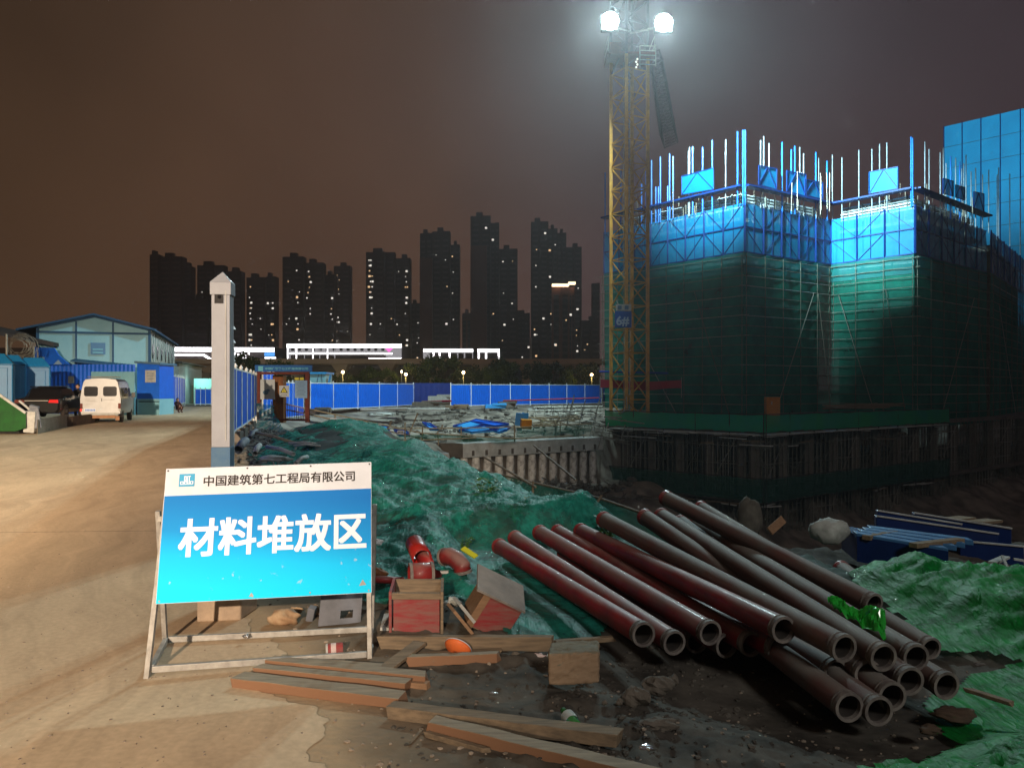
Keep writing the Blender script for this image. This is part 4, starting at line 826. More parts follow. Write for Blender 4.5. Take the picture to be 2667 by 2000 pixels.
# along the road (recedes left of the gate)
pl = [(588, 5.98), (597, 8.6), (601, 11.2), (603.5, 13.8), (604.8, 16.4), (605.5, 19), (606, 21.6), (613, 23.6), (628, 25.6), (642, 28.2), (653, 31), (661, 33.8), (667, 36.6)]
panel_fence('sheet_fence', [gx(*p) for p in pl[1:]], 'blue sheet fence with white posts running back along the road from the white post', 2.18, .34)
for i, (px, D) in enumerate([(613, 23.4), (627, 25.4), (640, 27.6), (651, 30.6)]):
    x, y = gx(px, D); mb = MB(); mb.box((x, y - .1, .17), (.45, .35, .34)); o = mb.build('concrete_footing', M['dconc'], bevel=.02)
    tag(o, ['nearest dark concrete footing under the road fence', 'second dark footing under the road fence', 'third dark footing under the road fence', 'farthest dark footing under the road fence'][i], 'footing', 'footings under the road fence')
# middle group of five panels
pl = [(808, 55.5), (868, 57.5), (932, 60), (988, 63), (1035, 66.5), (1077, 71)]
panel_fence('sheet_fence', [gx(*p) for p in pl], 'short blue fence of five panels right of the red gate', 1.95, .08)
pl = [(1174, 66), (1227, 67.5), (1277, 69), (1329, 70.5), (1381, 72), (1430, 73.8), (1476, 75.5), (1523, 77.2), (1566, 79)]
panel_fence('sheet_fence', [gx(*p) for p in pl], 'long blue fence of eight panels beside the scaffolded block', 1.9, .08)
# far plain hoarding
def hoard(name, a, b, D0, D1, z0, z1, label, mt='dblue'):
    A = Vector((*gx(a, D0), z0)); B = Vector((*gx(b, D1), z0)); n = 48; mb = MB(); nn = (B - A).cross(Vector((0, 0, 1))).normalized() * .008
    for i in range(n + 1):
        p = A.lerp(B, i / n) + nn * ((i % 2) * 2 - 1); mb.v += [tuple(p), (p.x, p.y, z1)]
    mb.f = [(2 * i, 2 * i + 2, 2 * i + 3, 2 * i + 1) for i in range(n)]
    return tag(mb.build(name, M[mt], solid=.03), label, 'fence')
hoard('site_hoarding', 850, 1180, 88, 92, -.2, 2.15, 'plain dark blue hoarding behind the gap between the fences')
hoard('site_hoarding', 1180, 1640, 92, 96, -.2, 1.9, 'plain blue hoarding ending behind the scaffold')
# white lower wall under the long fence
A = P(1375, 1063, 62); B = P(1556, 1062, 68); mb = MB(); mb.prism([A, B, B + Vector((0, .4, 0)), A + Vector((0, .4, 0))], (0, 0, -.95)); o = mb.build('retaining_wall', M['conc']); tag(o, 'pale low retaining wall below the long blue fence', 'wall')

# ================================================================ red gate with header sign
def gate():
    D = 40.0; t = thing('site_gate', (*gx(700, D), 0), 'red steel walkway gate with a blue header sign and notices', 'gate')
    def bm(a, b, w_, mt, nm): mb = MB(); mb.beam(a, b, w_, w_, (0, 1, 0)); mb.build(nm, M[mt], t)
    bm(P(674, 1050, D), P(674, 962, D), .16, 'rust', 'post'); bm(P(801, 1100, D), P(801, 962, D), .20, 'rust', 'post'); bm(P(728, 1100, D + 1.5), P(728, 978, D + 1.5), .55, 'orust', 'post')
    bm(P(718, 1050, D + 2), P(718, 975, D + 2), .12, 'orust', 'post'); bm(P(674, 972, D), P(801, 972, D), .12, 'rust', 'crossbar'); bm(P(716, 988, D + 1.6), P(745, 988, D + 1.6), .1, 'orust', 'crossbar'); bm(P(674, 1092, D), P(801, 1094, D), .1, 'rust', 'crossbar')
    A = P(664, 968, D - .15); B = P(812, 968, D - .15); mb = MB(); mb.prism([A, B, B + Vector((0, .12, 0)), A + Vector((0, .12, 0))], (0, 0, .33)); h = mb.build('header_sign', M['signblue2'], t)
    text_mb('中国建筑第七工程局有限公司', .13, P(690, 963.5, D - .155), (1, 0, 0), (0, 0, 1), off=.03, width=2.15).build('lettering', M['pale'], h)
    mb = MB(); mb.box(P(679, 960, D - .155), (.24, .01, .24)); mb.build('logo', M['pale'], h)
    # notices
    mb = MB(); c = P(740, 1019, D - .2); mb.box(c, (.48, .03, .56)); w_ = mb.build('warning_sign', M['notice'], t)
    mb = MB(); c2 = c + Vector((0, -.02, .06)); mb.prism([c2 + Vector((-.19, 0, -.14)), c2 + Vector((.19, 0, -.14)), c2 + Vector((0, 0, .19))], (0, -.004, 0)); mb.build('triangle_border', M['text'], w_)
    mb = MB(); c3 = c2 + Vector((0, -.008, 0)); mb.prism([c3 + Vector((-.125, 0, -.105)), c3 + Vector((.125, 0, -.105)), c3 + Vector((0, 0, .115))], (0, -.004, 0)); mb.build('triangle', M['yel'], w_)
    mb = MB(); c4 = c3 + Vector((0, -.008, 0)); mb.box(c4 + Vector((0, 0, -.015)), (.03, .004, .1)); mb.box(c4 + Vector((0, 0, -.085)), (.03, .004, .02)); mb.build('exclamation_mark', M['text'], w_)
    mb = MB(); [mb.box(c + Vector((-.12 + .06 * i, -.017, -.19)), (.04, .004, .035)) for i in range(5)]; mb.build('lettering', M['text'], w_)
    mb = MB(); c = P(784, 1014, D - .2); mb.box(c, (.62, .03, .88)); w_ = mb.build('notice_board', M['noticeb'], t)
    mb = MB(); [mb.box(c + Vector((0, -.017, .36 - .065 * i)), (.46 if i % 3 else .34, .004, .018)) for i in range(11)]; mb.build('lettering', M['slate'], w_)
    mb = MB(); mb.box(P(697, 1014, D - .1), (.72, .03, 1.0)); w_ = mb.build('notice_board', M['notice'], t)
    mb = MB(); c = P(692, 1022, D - .13)
    mb.ball(c, (.14, .01, .12), 10, 6); mb.ball(c + Vector((.12, 0, .1)), (.09, .01, .07), 10, 6); mb.build('picture', M['slate'], w_)
    for k in (0, 1): mb = MB(); mb.box(P(773 + 13 * k, 986.5, D - .1), (.2, .02, .12)); mb.build('yellow_tag', M['yel'], t)
    for k in range(12): mb = MB(); x = 744 + k * 4.7; mb.tube(P(x, 1050 + k * 1.4, D), P(x, 1094, D), .014, 4); mb.build('bar', M['rust'], t)
M['signblue2'] = mat('header_blue', (.006, .10, .34), None, .5); M['pale'] = mat('pale_blue_letters', (.12, .42, .55), None, .5); M['notice'] = mat('notice_white', (.38, .42, .45), None, .6); M['noticeb'] = mat('notice_blue_grey', (.2, .33, .5), None, .6)
gate()
# white picket run behind the gate, and a blue kiosk hut
pl = [(684, 44), (694, 47), (704, 50), (712, 53)]
panel_fence('sheet_fence', [gx(*p) for p in pl], 'white topped short fence behind the red gate', 2.6, .3)
pl = [(742, 50), (752, 51), (762, 52), (774, 53), (790, 54)]
panel_fence('sheet_fence', [gx(*p) for p in pl], 'narrow blue panels seen through the red gate', 1.95, -.3)
def kiosk():
    D = 70; t = thing('guard_hut', (*gx(825, D), 0), 'small pale hut with blue roof behind the five panel fence', 'hut')
    a = P(804, 974, D); b = P(848, 974, D); mb = MB(); mb.prism([Vector((a.x, D, 0)), Vector((b.x, D, 0)), Vector((b.x, D + 2.5, 0)), Vector((a.x, D + 2.5, 0))], (0, 0, a.z)); mb.build('wall', M['shed'], t)
    mb = MB(); mb.box(((a.x + b.x) / 2, D + 1.2, a.z + .08), (b.x - a.x + .3, 3, .16)); mb.build('roof', M['sheetl'], t)
    mb = MB(); mb.box((b.x + .25, D + .2, a.z - .7), (.06, .5, 1.3), Euler((0, .25, 0))); mb.build('awning', M['sheetl'], t)
    mb = MB(); mb.beam((a.x + .7, D - .05, 1.9), (a.x + .95, D - .05, 3.0), .07, .03, (0, 1, 0)); mb.beam((a.x + 1.2, D - .05, 1.9), (a.x + 1.1, D - .05, 3.0), .07, .03, (0, 1, 0)); mb.build('ladder', M['slate'], t)
kiosk()

# ================================================================ prefab site shed
def shed():
    c0 = Vector((-23.6, 52, 0)); dl = Vector((-6.7, 20, 0)).normalized(); dw = Vector((-20, -6.7, 0)).normalized(); W_ = 6.4; L = 20; ez = 5.35; rz_ = 6.15
    t = thing('site_shed', c0.to_tuple(), 'two storey pale prefab site shed with blue trimmed gable', 'shed')
    def S(u, v, z): p = c0 + dw * u + dl * v; return Vector((p.x, p.y, z))
    mb = MB(); mb.prism([S(0, 0, 0), S(W_, 0, 0), S(W_, 0, ez), S(W_ / 2, 0, rz_), S(0, 0, ez)], dl * .08); w1 = mb.build('gable_wall', M['shed'], t)
    mb = MB(); mb.prism([S(0, .08, 0), S(0, L, 0), S(0, L, ez), S(0, .08, ez)], dw * .08); w2 = mb.build('side_wall', M['shedside'], t)
    nn = -dw * .03
    for k in range(13):
        v = .6 + k * 1.5; mb = MB(); mb.beam(S(0, v, 0) + nn, S(0, v, ez) + nn, .07, .05, tuple(dl)); mb.build('rib', M['shedside'], w2)
    for z in (3.6, 1.2):
        for k in range(6): v = 1.5 + k * 3; mb = MB(); mb.prism([S(0, v, z) + nn, S(0, v + .9, z) + nn, S(0, v + .9, z + .9) + nn, S(0, v, z + .9) + nn], -dw * .01); mb.build('window', M['glass'], w2)
    f = -dl * .04
    for a, b, q in ((S(0, 0, 0), S(0, 0, ez), .16), (S(W_, 0, 0), S(W_, 0, ez), .16), (S(W_ * .335, 0, 0), S(W_ * .335, 0, 5.8), .1), (S(W_ * .665, 0, 0), S(W_ * .665, 0, 5.8), .1), (S(0, 0, ez - .25), S(W_, 0, ez - .25), .13), (S(W_, 0, ez), S(W_ / 2, 0, rz_), .14), (S(W_ / 2, 0, rz_), S(0, 0, ez), .14)):
        mb = MB(); mb.beam(a + f, b + f, q, .06, tuple(dl)); mb.build('trim', M['slate2'], w1)
    c = S(W_ * .47, -.06, 4.1); mb = MB(); mb.beam(c + dw * .42, c - dw * .42, .03, .75); s_ = mb.build('wall_sign', M['porta'], t)
    for k in range(2): mb = MB(); mb.beam(c + dw * .3 + f + Vector((0, 0, -.05 - .2 * k)), c - dw * .3 + f + Vector((0, 0, -.05 - .2 * k)), .01, .08); mb.build('lettering', M['pale'], s_)
    # roof sheets with overhang
    for s, lo, hi in ((1, W_ / 2, W_ + 1.1), (-1, W_ / 2, -.35)):
        z2 = rz_ - abs(hi - lo) / (W_ / 2) * (rz_ - ez); mb = MB(); mb.prism([S(lo, -.5, rz_ + .05), S(hi, -.5, z2 + .05), S(hi, L + .5, z2 + .05), S(lo, L + .5, rz_ + .05)], (0, 0, .12)); mb.build('roof', M['slate2'], t)
    # lean-to canopy over the entrance
    mb = MB(); mb.prism([S(.9, -.1, 3.0), S(4.3, -.1, 3.35), S(4.3, -1.6, 3.2), S(.9, -1.6, 2.85)], (0, 0, .1)); cn = mb.build('canopy', M['slate2'], t)
    mb = MB(); mb.prism([S(1.2, -1.0, 2.0), S(3.9, -1.0, 2.0), S(3.9, -1.0, 3.05), S(1.2, -1.0, 2.85)], dl * .05); mb.build('canopy_wall', M['lgrey'], t)
    mb = MB(); mb.prism([S(1.9, -1.06, 2.2), S(2.9, -1.06, 2.2), S(2.9, -1.06, 2.65), S(1.9, -1.06, 2.65)], dl * .02); mb.build('window', M['glass'], t)
M['slate2'] = mat('blue_trim', (.006, .06, .14), None, .6)
shed()
# second shed further along, and dark low barn roof at the far left
def shed2():
    t = thing('site_shed', (-31.5, 74, 0), 'lower dim shed beyond the two storey shed', 'shed'); dl = Vector((-5, 20, 0)).normalized()
    A = Vector((-30.9, 74, 0)); mb = MB(); mb.prism([A, A + dl * 16, A + dl * 16 + Vector((0, 0, 3.9)), A + Vector((0, 0, 3.9))], (-5, -1.5, 0)); mb.build('wall', M['shedside'], t)
    mb = MB(); mb.prism([A + Vector((.5, -.4, 3.9)), A + Vector((.5, 0, 3.9)) + dl * 16.5, A + dl * 16.5 + Vector((-5, -1.5, 4.4)), A + Vector((-5, -2, 4.4))], (0, 0, .15)); mb.build('roof', M['dconc'], t)
shed2()
def barn():
    t = thing('open_shelter', (*gx(10, 44), 0), 'dark open sided shelter with a sloping roof at the left edge', 'shelter')
    a = P(-260, 810, 44); b = P(140, 893, 49); mb = MB(); mb.prism([a, b, b + Vector((-3, 9, .4)), a + Vector((-3, 9, .4))], (0, 0, -.22)); mb.build('roof', M['towerg'], t)
    for px, D in ((17, 44.5), (88, 46.5)): q = P(px, 870, D); mb = MB(); mb.tube((q.x, q.y, 0), (q.x, q.y, 4.6 if px < 50 else 4.0), .06, 8); mb.build('post', M['tube'], t)
    mb = MB(); q = P(45, 900, 50); mb.box((q.x, q.y + 2, 2.1), (9, .2, 4.2)); mb.build('back_wall', M['tower'], t)
    rr = random.Random(1)
    mb = MB(); c = P(46, 902, 45)
    for k in range(9):
        r_ = .35 + .05 * k; 
        for i in range(14): a1 = 2 * math.pi * i / 14; a2 = 2 * math.pi * (i + 1) / 14; o_ = Vector((rr.uniform(-.06, .06), k * .05, rr.uniform(-.05, .05))); mb.tube(c + o_ + Vector((math.cos(a1) * r_ * 1.2, 0, math.sin(a1) * r_)), c + o_ + Vector((math.cos(a2) * r_ * 1.2, 0, math.sin(a2) * r_)), .018, 4, cap=False)
    tag(mb.build('cable_coil', M['tube']), 'large coil of grey hose hung under the dark shelter', 'coil')
barn()
# blue site wall, slanted blue board with writing, hut with notice, receding fence
hoard('site_wall', 95, 352, 49.2, 49.6, 0, 3.05, 'deep blue sheet wall behind the van and the black car', 'blue')
def slant():
    D = 48.6; t = thing('stair_panel', (*gx(120, D), 2.9), 'blue sloped stair side panel with a number one above the site wall', 'panel')
    mb = MB(); mb.prism([P(89, 950, D), P(182, 950, D), P(152, 925, D), P(140, 906, D), P(89, 904, D)], (0, .1, 0)); mb.build('board', M['blue'], t)
    text_mb('1', .5, P(96, 938, D - .02), (1, 0, 0), (0, 0, 1), off=.03).build('lettering', M['lgrey'], t)
    mb = MB(); mb.box(P(110, 933, D - .02), (.28, .01, .18)); mb.build('picture', M['noticeb'], t)
    mb = MB(); mb.prism([P(139, 949, D - .03), P(161, 949, D - .03), P(152, 937, D - .03)], (0, .01, 0)); mb.build('logo', M['noticeb'], t)
slant()
tag((lambda mb: mb.build('notice_sheet', M['lgrey']))(MB().box(P(185, 989, 49.0), (.36, .02, .44))), 'white paper notice stuck on the blue wall left of the van', 'notice')
def hut():
    D = 47; t = thing('gate_hut', (*gx(385, D), 0), 'blue gate hut with a notice board right of the white van', 'hut')
    a = gx(357, D); b = gx(415, D); mb = MB(); mb.prism([(a[0], D, 0), (b[0], D, 0), (b[0], D + 2, 0), (a[0], D + 2, 0)], (0, 0, .95)); mb.build('plinth', M['shed'], t)
    mb = MB(); mb.prism([(a[0], D, .95), (b[0], D, .95), (b[0], D + 2, .95), (a[0], D + 2, .95)], (0, 0, 2.1)); wl = mb.build('wall', M['blue'], t)
    mb = MB(); mb.prism([(a[0] - .1, D - .15, 3.05), (b[0] + .1, D - .15, 2.95), (b[0] + .1, D + 2.2, 2.95), (a[0] - .1, D + 2.2, 3.05)], (0, 0, .12)); mb.build('roof', M['slate'], t)
    c = P(392, 980, D - .03); mb = MB(); mb.box(c, (.62, .03, .72)); n_ = mb.build('notice_board', M['lgrey'], t)
    mb = MB(); [mb.box(c + Vector((0, -.02, .2 - .09 * i)), (.4, .004, .02)) for i in range(5)]; mb.build('lettering', M['slate'], n_)
    mb = MB(); mb.box(P(388, 1046, D - .02), (1.2, .03, .05)); mb.build('ledge', M['glass'], t)
    mb = MB(); mb.prism([(a[0] - 2.6, D - .2, 0), (a[0] - .05, D - .2, 0), (a[0] - .05, D - .1, 0), (a[0] - 2.6, D - .1, 0)], (0, 0, 2.55)); mb.build('side_screen', M['shed'], t)
hut()
pl = [(419, 48), (430, 50.5), (440, 53), (449, 55.5), (457, 58), (464, 61), (470, 64), (476, 67), (481, 70)]
t_ = panel_fence('sheet_fence', [gx(*p) for p in pl], 'blue and white fence receding beside the sheds to the road end', 2.45, .3)
pl = [(508, 72), (522, 72.5), (535, 73), (550, 73.5)]
panel_fence('sheet_fence', [gx(*p) for p in pl], 'blue and white barrier closing the far end of the road', 1.5, .1)
D = 80; mb = MB(); a = P(505, 1018, D); b = P(560, 986, D); mb.prism([(a.x, D, 0), (b.x, D, 0), (b.x, D + 3, 0), (a.x, D + 3, 0)], (0, 0, b.z)); o = mb.build('lit_booth', mat('lit_booth_wall', (.30, .75, .68), None, .6, emit=.28)); tag(o, 'small turquoise lit booth at the end of the road', 'booth')
point('booth_lamp_light', (a.x + .8, D - 1, 2.4), 60, (.6, 1, .9))

# portable toilets
def toilet():
    x, y = 0, 0; t = thing('portable_toilet', (0, 0, 0), 'x', 'portable toilet', 'blue portable toilets along the left edge')
    mb = MB(); mb.box((0, 0, 1.0), (1.1, 1.1, 2.0)); w_ = mb.build('cabin', M['porta'], t, bevel=.03)
    mb = MB(); mb.add([(-.58, -.58, 2.0), (.58, -.58, 2.0), (.58, .58, 2.0), (-.58, .58, 2.0), (-.3, -.36, 2.42), (.3, -.36, 2.42), (.3, .36, 2.42), (-.3, .36, 2.42)], [(0, 1, 5, 4), (1, 2, 6, 5), (2, 3, 7, 6), (3, 0, 4, 7), (4, 5, 6, 7), (3, 2, 1, 0)]); mb.build('roof', M['porta'], t, bevel=.02)
    mb = MB(); mb.box((0, -.57, .98), (.8, .04, 1.75)); mb.build('door', M['porta'], t, bevel=.01)
    for k in range(4): mb = MB(); mb.box((.565, 0, 1.75 - .08 * k), (.02, .5, .03)); mb.build('vent', M['sheetl'], w_)
    return t
t0 = toilet(); tag(t0, 'right hand blue portable toilet behind the black car', None)
t0.location = (*gx(88, 41), .35); t0.rotation_euler.z = .5; t0.scale = (1.35, 1.35, 1.15)
t1 = copy_tree(t0); t1.location = (*gx(24, 40), .45); tag(t1, 'middle blue portable toilet with side vents', None)
t2 = copy_tree(t0); t2.location = (*gx(-14, 36), .35); tag(t2, 'blue portable toilet cut by the left edge of the picture', None)

# ================================================================ van
def car_loft(secs, mt, nm, t, X, smooth=True, bevel=0):
    """secs: list of (y, [(x,z)...]) half profiles mirrored; X transforms local->world"""
    mb = MB(); n = None
    for y, pr in secs:
        full = [(x, z) for x, z in pr] + [(-x, z) for x, z in reversed(pr)]; n = len(full); mb.v += [tuple(X @ Vector((x, y, z))) for x, z in full]
    m = len(secs); mb.f = [(k * n + i, k * n + (i + 1) % n, (k + 1) * n + (i + 1) % n, (k + 1) * n + i) for k in range(m - 1) for i in range(n)] + [tuple(range(n))[::-1], tuple(range((m - 1) * n, m * n))]
    return mb.build(nm, M[mt], t, smooth=False, bevel=bevel)
def rquad(cx, cz, w_, h_, r, n=5, top=0):
    pts = []
    for sx_, sz_, a0 in ((1, 1, 0), (-1, 1, 90), (-1, -1, 180), (1, -1, 270)):
        for i in range(n + 1):
            a = R(a0 + 90 * i / n); x = sx_ * (w_ / 2 - r) + r * math.cos(a); z = sz_ * (h_ / 2 - r) + r * math.sin(a); pts.append((cx + x * (1 - top * (z / h_ + .5)), cz + z))
    return pts
def wheel(t, X, x, y, r=.31, w_=.2):
    a = X @ Vector((x - w_ / 2, y, r)); b = X @ Vector((x + w_ / 2, y, r)); wl = MB().rings(a, b, [(0, .001), (0, r * .62), (.01, r - .03), (.03, r), (w_ - .03, r), (w_ - .01, r - .03), (w_, r * .62), (w_, .001)], 24).build('wheel', M['rubber'], t)
    s = 1 if x > 0 else -1; c = X @ Vector((x + s * w_ / 2, y, r)); d = (X.to_3x3() @ Vector((s, 0, 0))); MB().rings(c - d * .02, c + d, [(0, r * .6), (.022, r * .58), (.014, r * .4), (.024, .05), (.024, .001)], 20).build('rim', M['chrome'], wl)
def van():
    D = 36.0; c = Vector((*gx(262, D), 0)); yaw = R(18); X = Matrix.Translation(c) @ Matrix.Rotation(yaw, 4, 'Z')   # rear faces the camera, front away
    t = thing('parked_van', c.to_tuple(), 'white van parked with its twin rear doors facing the road', 'van')
    hb = [(.80, .42), (.83, .70), (.835, 1.10), (.76, 1.62), (.70, 1.88), (.62, 1.99), (.3, 2.04), (0, 2.05)]
    def sc_(k, zt, w2=1): return [(x * w2, z if z < 1.12 else 1.12 + (z - 1.12) * zt) for x, z in hb]
    secs = [(.0, sc_(0, .97, .985)), (.06, sc_(0, 1)), (2.6, sc_(0, 1)), (3.1, sc_(0, .93)), (3.75, sc_(0, .12)), (4.25, sc_(0, .0, .97)), (4.35, [(x * .93, min(z, .95)) for x, z in hb])]
    car_loft(secs, 'vanw', 'body', t, X)
    def W3(x, y, z): return X @ Vector((x, y, z))
    for s in (-1, 1):
        mb = MB(); pr = rquad(s * .40, .98, .74, 1.12, .05); mb.prism([W3(x, -.004, z) for x, z in pr], X.to_3x3() @ Vector((0, -.014, 0))); dr = mb.build('rear_door', M['vanw'], t)
        mb = MB(); pr = rquad(s * .385, 1.44, .56, .44, .09, top=.0); mb.prism([W3(x, -.019, z) for x, z in pr], X.to_3x3() @ Vector((0, -.012, 0))); mb.build('window', M['glass'], dr)
        mb = MB(); mb.prism([W3(x, -.02, z) for x, z in rquad(s * .77, .78, .1, .24, .02)], X.to_3x3() @ Vector((0, -.02, 0))); mb.build('tail_light', M['rust'], t)
        mb = MB(); mb.prism([W3(x, -.02, z) for x, z in rquad(s * .785, .60, .09, .12, .02)], X.to_3x3() @ Vector((0, -.025, 0))); mb.build('indicator', M['taill'] if s < 0 else M['lgrey'], t)
        wheel(t, X, s * .72, .75); wheel(t, X, s * .72, 3.5)
        mb = MB(); mb.box(W3(s * .70, -.05, .23), (.16, .06, .2), yaw); mb.build('mud_flap', M['muddy'], t)
        for y0, y1 in ((.35, 1.3), (1.45, 2.3), (2.5, 3.15)):
            mb = MB(); x1 = s * .835; mb.add([W3(x1, y0, 1.2), W3(x1, y1, 1.2), W3(s * .78, y1 - .05, 1.6), W3(s * .78, y0 + .05, 1.6)], [(0, 1, 2, 3)]); mb.build('side_window', M['glass'], t)
        mb = MB(); mb.box(W3(s * .95, 3.1, 1.25), (.16, .08, .24), yaw); mb.build('wing_mirror', M['black'], t)
    mb = MB(); mb.prism([W3(x, -.02, z) for x, z in rquad(0, .42, 1.5, .10, .03)], X.to_3x3() @ Vector((0, -.08, 0))); mb.build('bumper', M['lgrey'], t)
    mb = MB(); mb.prism([W3(x, .0, z) for x, z in rquad(0, .30, 1.2, .15, .03)], X.to_3x3() @ Vector((0, .06, 0))); mb.build('lower_bumper', M['muddy'], t)
    mb = MB(); mb.prism([W3(x, -.03, z) for x, z in rquad(-.42, .60, .46, .16, .02)], X.to_3x3() @ Vector((0, -.02, 0))); lp = mb.build('licence_plate', M['white'], t)
    mb = MB(); [mb.prism([W3(x, -.052, z) for x, z in rquad(-.59 + .058 * i, .60, .038, .09, .008)], X.to_3x3() @ Vector((0, -.004, 0))) for i in range(7)]; mb.build('lettering', M['platebl'], lp)
    mb = MB()
    for z, x0, x1 in ((1.08, -.62, -.22), (1.0, -.62, -.18), (.86, -.65, -.38), (1.06, .12, .55)): mb.prism([W3(x, -.0195, q) for x, q in rquad((x0 + x1) / 2, z, x1 - x0, .026, .005)], X.to_3x3() @ Vector((0, -.002, 0)))
    mb.build('lettering', M['lgrey'], t)
    mb = MB(); mb.box(W3(.05, -.03, 1.06), (.03, .03, .14), yaw); mb.build('door_handle', M['black'], t)
    # roof rack
    for y in (.4, 1.6): mb = MB(); mb.tube(W3(-.6, y, 2.1), W3(.6, y, 2.1), .02, 6); mb.build('roof_rack', M['tube'], t)
M['platebl'] = mat('plate_blue', (.03, .15, .5), None, .5)
van()
def car():
    D = 34.0; c = Vector((*gx(95, D), .25)); yaw = R(14); X = Matrix.Translation(c) @ Matrix.Rotation(yaw, 4, 'Z')
    t = thing('parked_car', c.to_tuple(), 'black saloon car parked behind the low concrete wall at the left', 'car')
    w = .9
    body = [(.78, .25), (w, .42), (w, .72), (.86, .88), (.5, .93), (0, .94)]
    secs = [(0, [(x * .9, .3 + (z - .25) * .82) for x, z in body]), (.12, [(x * .97, z) for x, z in body]), (.9, [(x, z + .01) for x, z in body]), (3.2, [(x, z) for x, z in body]), (4.3, [(x * .94, z - .12 if z > .6 else z) for x, z in body]), (4.65, [(x * .84, min(z, .62)) for x, z in body])]
    car_loft(secs, 'carblk', 'body', t, X)
    cab = [(.84, .86), (.80, 1.0), (.64, 1.32), (.55, 1.38), (0, 1.41)]
    secs = [(.55, [(x * .98, .9) for x, z in cab]), (1.25, [(x * .97, .9 + (z - .9) * .95) for x, z in cab]), (2.2, cab), (2.7, [(x, .88 + (z - .88) * .96) for x, z in cab]), (3.5, [(x * .96, .9) for x, z in cab])]
    car_loft(secs, 'glass', 'cabin', t, X)
    mb = MB(); mb.add([X @ Vector(p) for p in ((-.62, 1.15, 1.375), (.62, 1.15, 1.375), (.6, 2.5, 1.40), (-.6, 2.5, 1.40), (-.62, 1.15, 1.42), (.62, 1.15, 1.42), (.6, 2.5, 1.44), (-.6, 2.5, 1.44))], [(3, 2, 1, 0), (4, 5, 6, 7), (0, 1, 5, 4), (1, 2, 6, 5), (2, 3, 7, 6), (3, 0, 4, 7)]); mb.build('roof', M['carblk'], t, bevel=.02)
    for s in (-1, 1):
        wheel(t, X, s * .82, .95, .33, .2); wheel(t, X, s * .82, 3.65, .33, .2)
        mb = MB(); mb.prism([X @ Vector((s * x, -.012, z)) for x, z in ((.45, .72), (.84, .70), (.83, .84), (.5, .84))], X.to_3x3() @ Vector((0, .02, 0))); mb.build('tail_light', M['taill'] if s > 0 else M['rust'], t)
        mb = MB(); mb.box(X @ Vector((s * .98, 2.9, 1.0)), (.2, .1, .14), yaw); mb.build('wing_mirror', M['carblk'], t)
    mb = MB(); mb.beam(X @ Vector((-.45, -.02, .8)), X @ Vector((.45, -.02, .8)), .02, .025); mb.build('trim_strip', M['chrome'], t)
car()
# green dumpster, wreck beside it, low concrete wall
def dumpster():
    D = 27.5; t = thing('dumpster', (*gx(20, D), 0), 'green steel dumpster with a sloping pale edge at the left border', 'dumpster')
    o = Vector((*gx(68, D), 0)); mb = MB(); pr = [(-4, 0.1), (-.35, .1), (0, .22), (0, .72), (-.95, 1.36), (-4, 1.38)]
    mb.prism([o + Vector((x, 0, z)) for x, z in pr], (-1.5, 2.4, 0)); mb.build('container', M['dumpg'], t, bevel=.02)
    mb = MB(); mb.beam(o + Vector((.0, -.02, .74)), o + Vector((-.93, -.02, 1.38)), .06, .08); mb.build('rim', M['lgrey'], t)
    for x in (-.8, -2.6): mb = MB(); mb.tube(o + Vector((x, .2, .1)), o + Vector((x, .35, .1)), .1, 12); mb.build('wheel', M['rubber'], t)
    mb = MB(); mb.box(o + Vector((-1.9, 1, .06)), (3.2, 1.8, .08)); mb.build('skid', M['black'], t)
    t = thing('scrap_heap', (*gx(85, 28), 0), 'grey bundle of scrap panels beside the green dumpster', 'scrap')
    for k, (px, py, s, r_) in enumerate([(80, 1098, (.35, .3, .75), (.1, .1, .2)), (92, 1090, (.3, .3, .7), (0, -.15, .5)), (72, 1062, (.75, .1, .07), (0, .75, .2)), (88, 1065, (.3, .2, .25), (.2, .3, .3)), (98, 1110, (.2, .2, .45), (.3, .2, .1)), (88, 1125, (.5, .4, .25), (0, .1, .6))]):
        mb = MB(); q = P(px, py, 27.8 + .1 * k); mb.box(q, s, Euler(r_)); mb.build('scrap_panel', M['grey'] if k % 2 else M['lgrey'], t, bevel=.03)
dumpster()
a = G(98, 1131); b = G(170, 1112); mb = MB(); mb.prism([a, b, b + Vector((-.1, .45, 0)), a + Vector((-.3, .45, 0))], (0, 0, .5)); tag(mb.build('low_wall', M['curb'], bevel=.02), 'low pale concrete wall between the dumpster and the van', 'wall')
a = G(170, 1112); b = G(232, 1103); mb = MB(); mb.prism([a + Vector((.01, .1, 0)), b, b + Vector((0, .5, 0)), a + Vector((.01, .55, 0))], (0, 0, .42)); tag(mb.build('low_wall', mat('brown_curb', (.10, .06, .04), (.06, .04, .03), .9)), 'dark brown continuation of the low wall left of the van', 'wall')

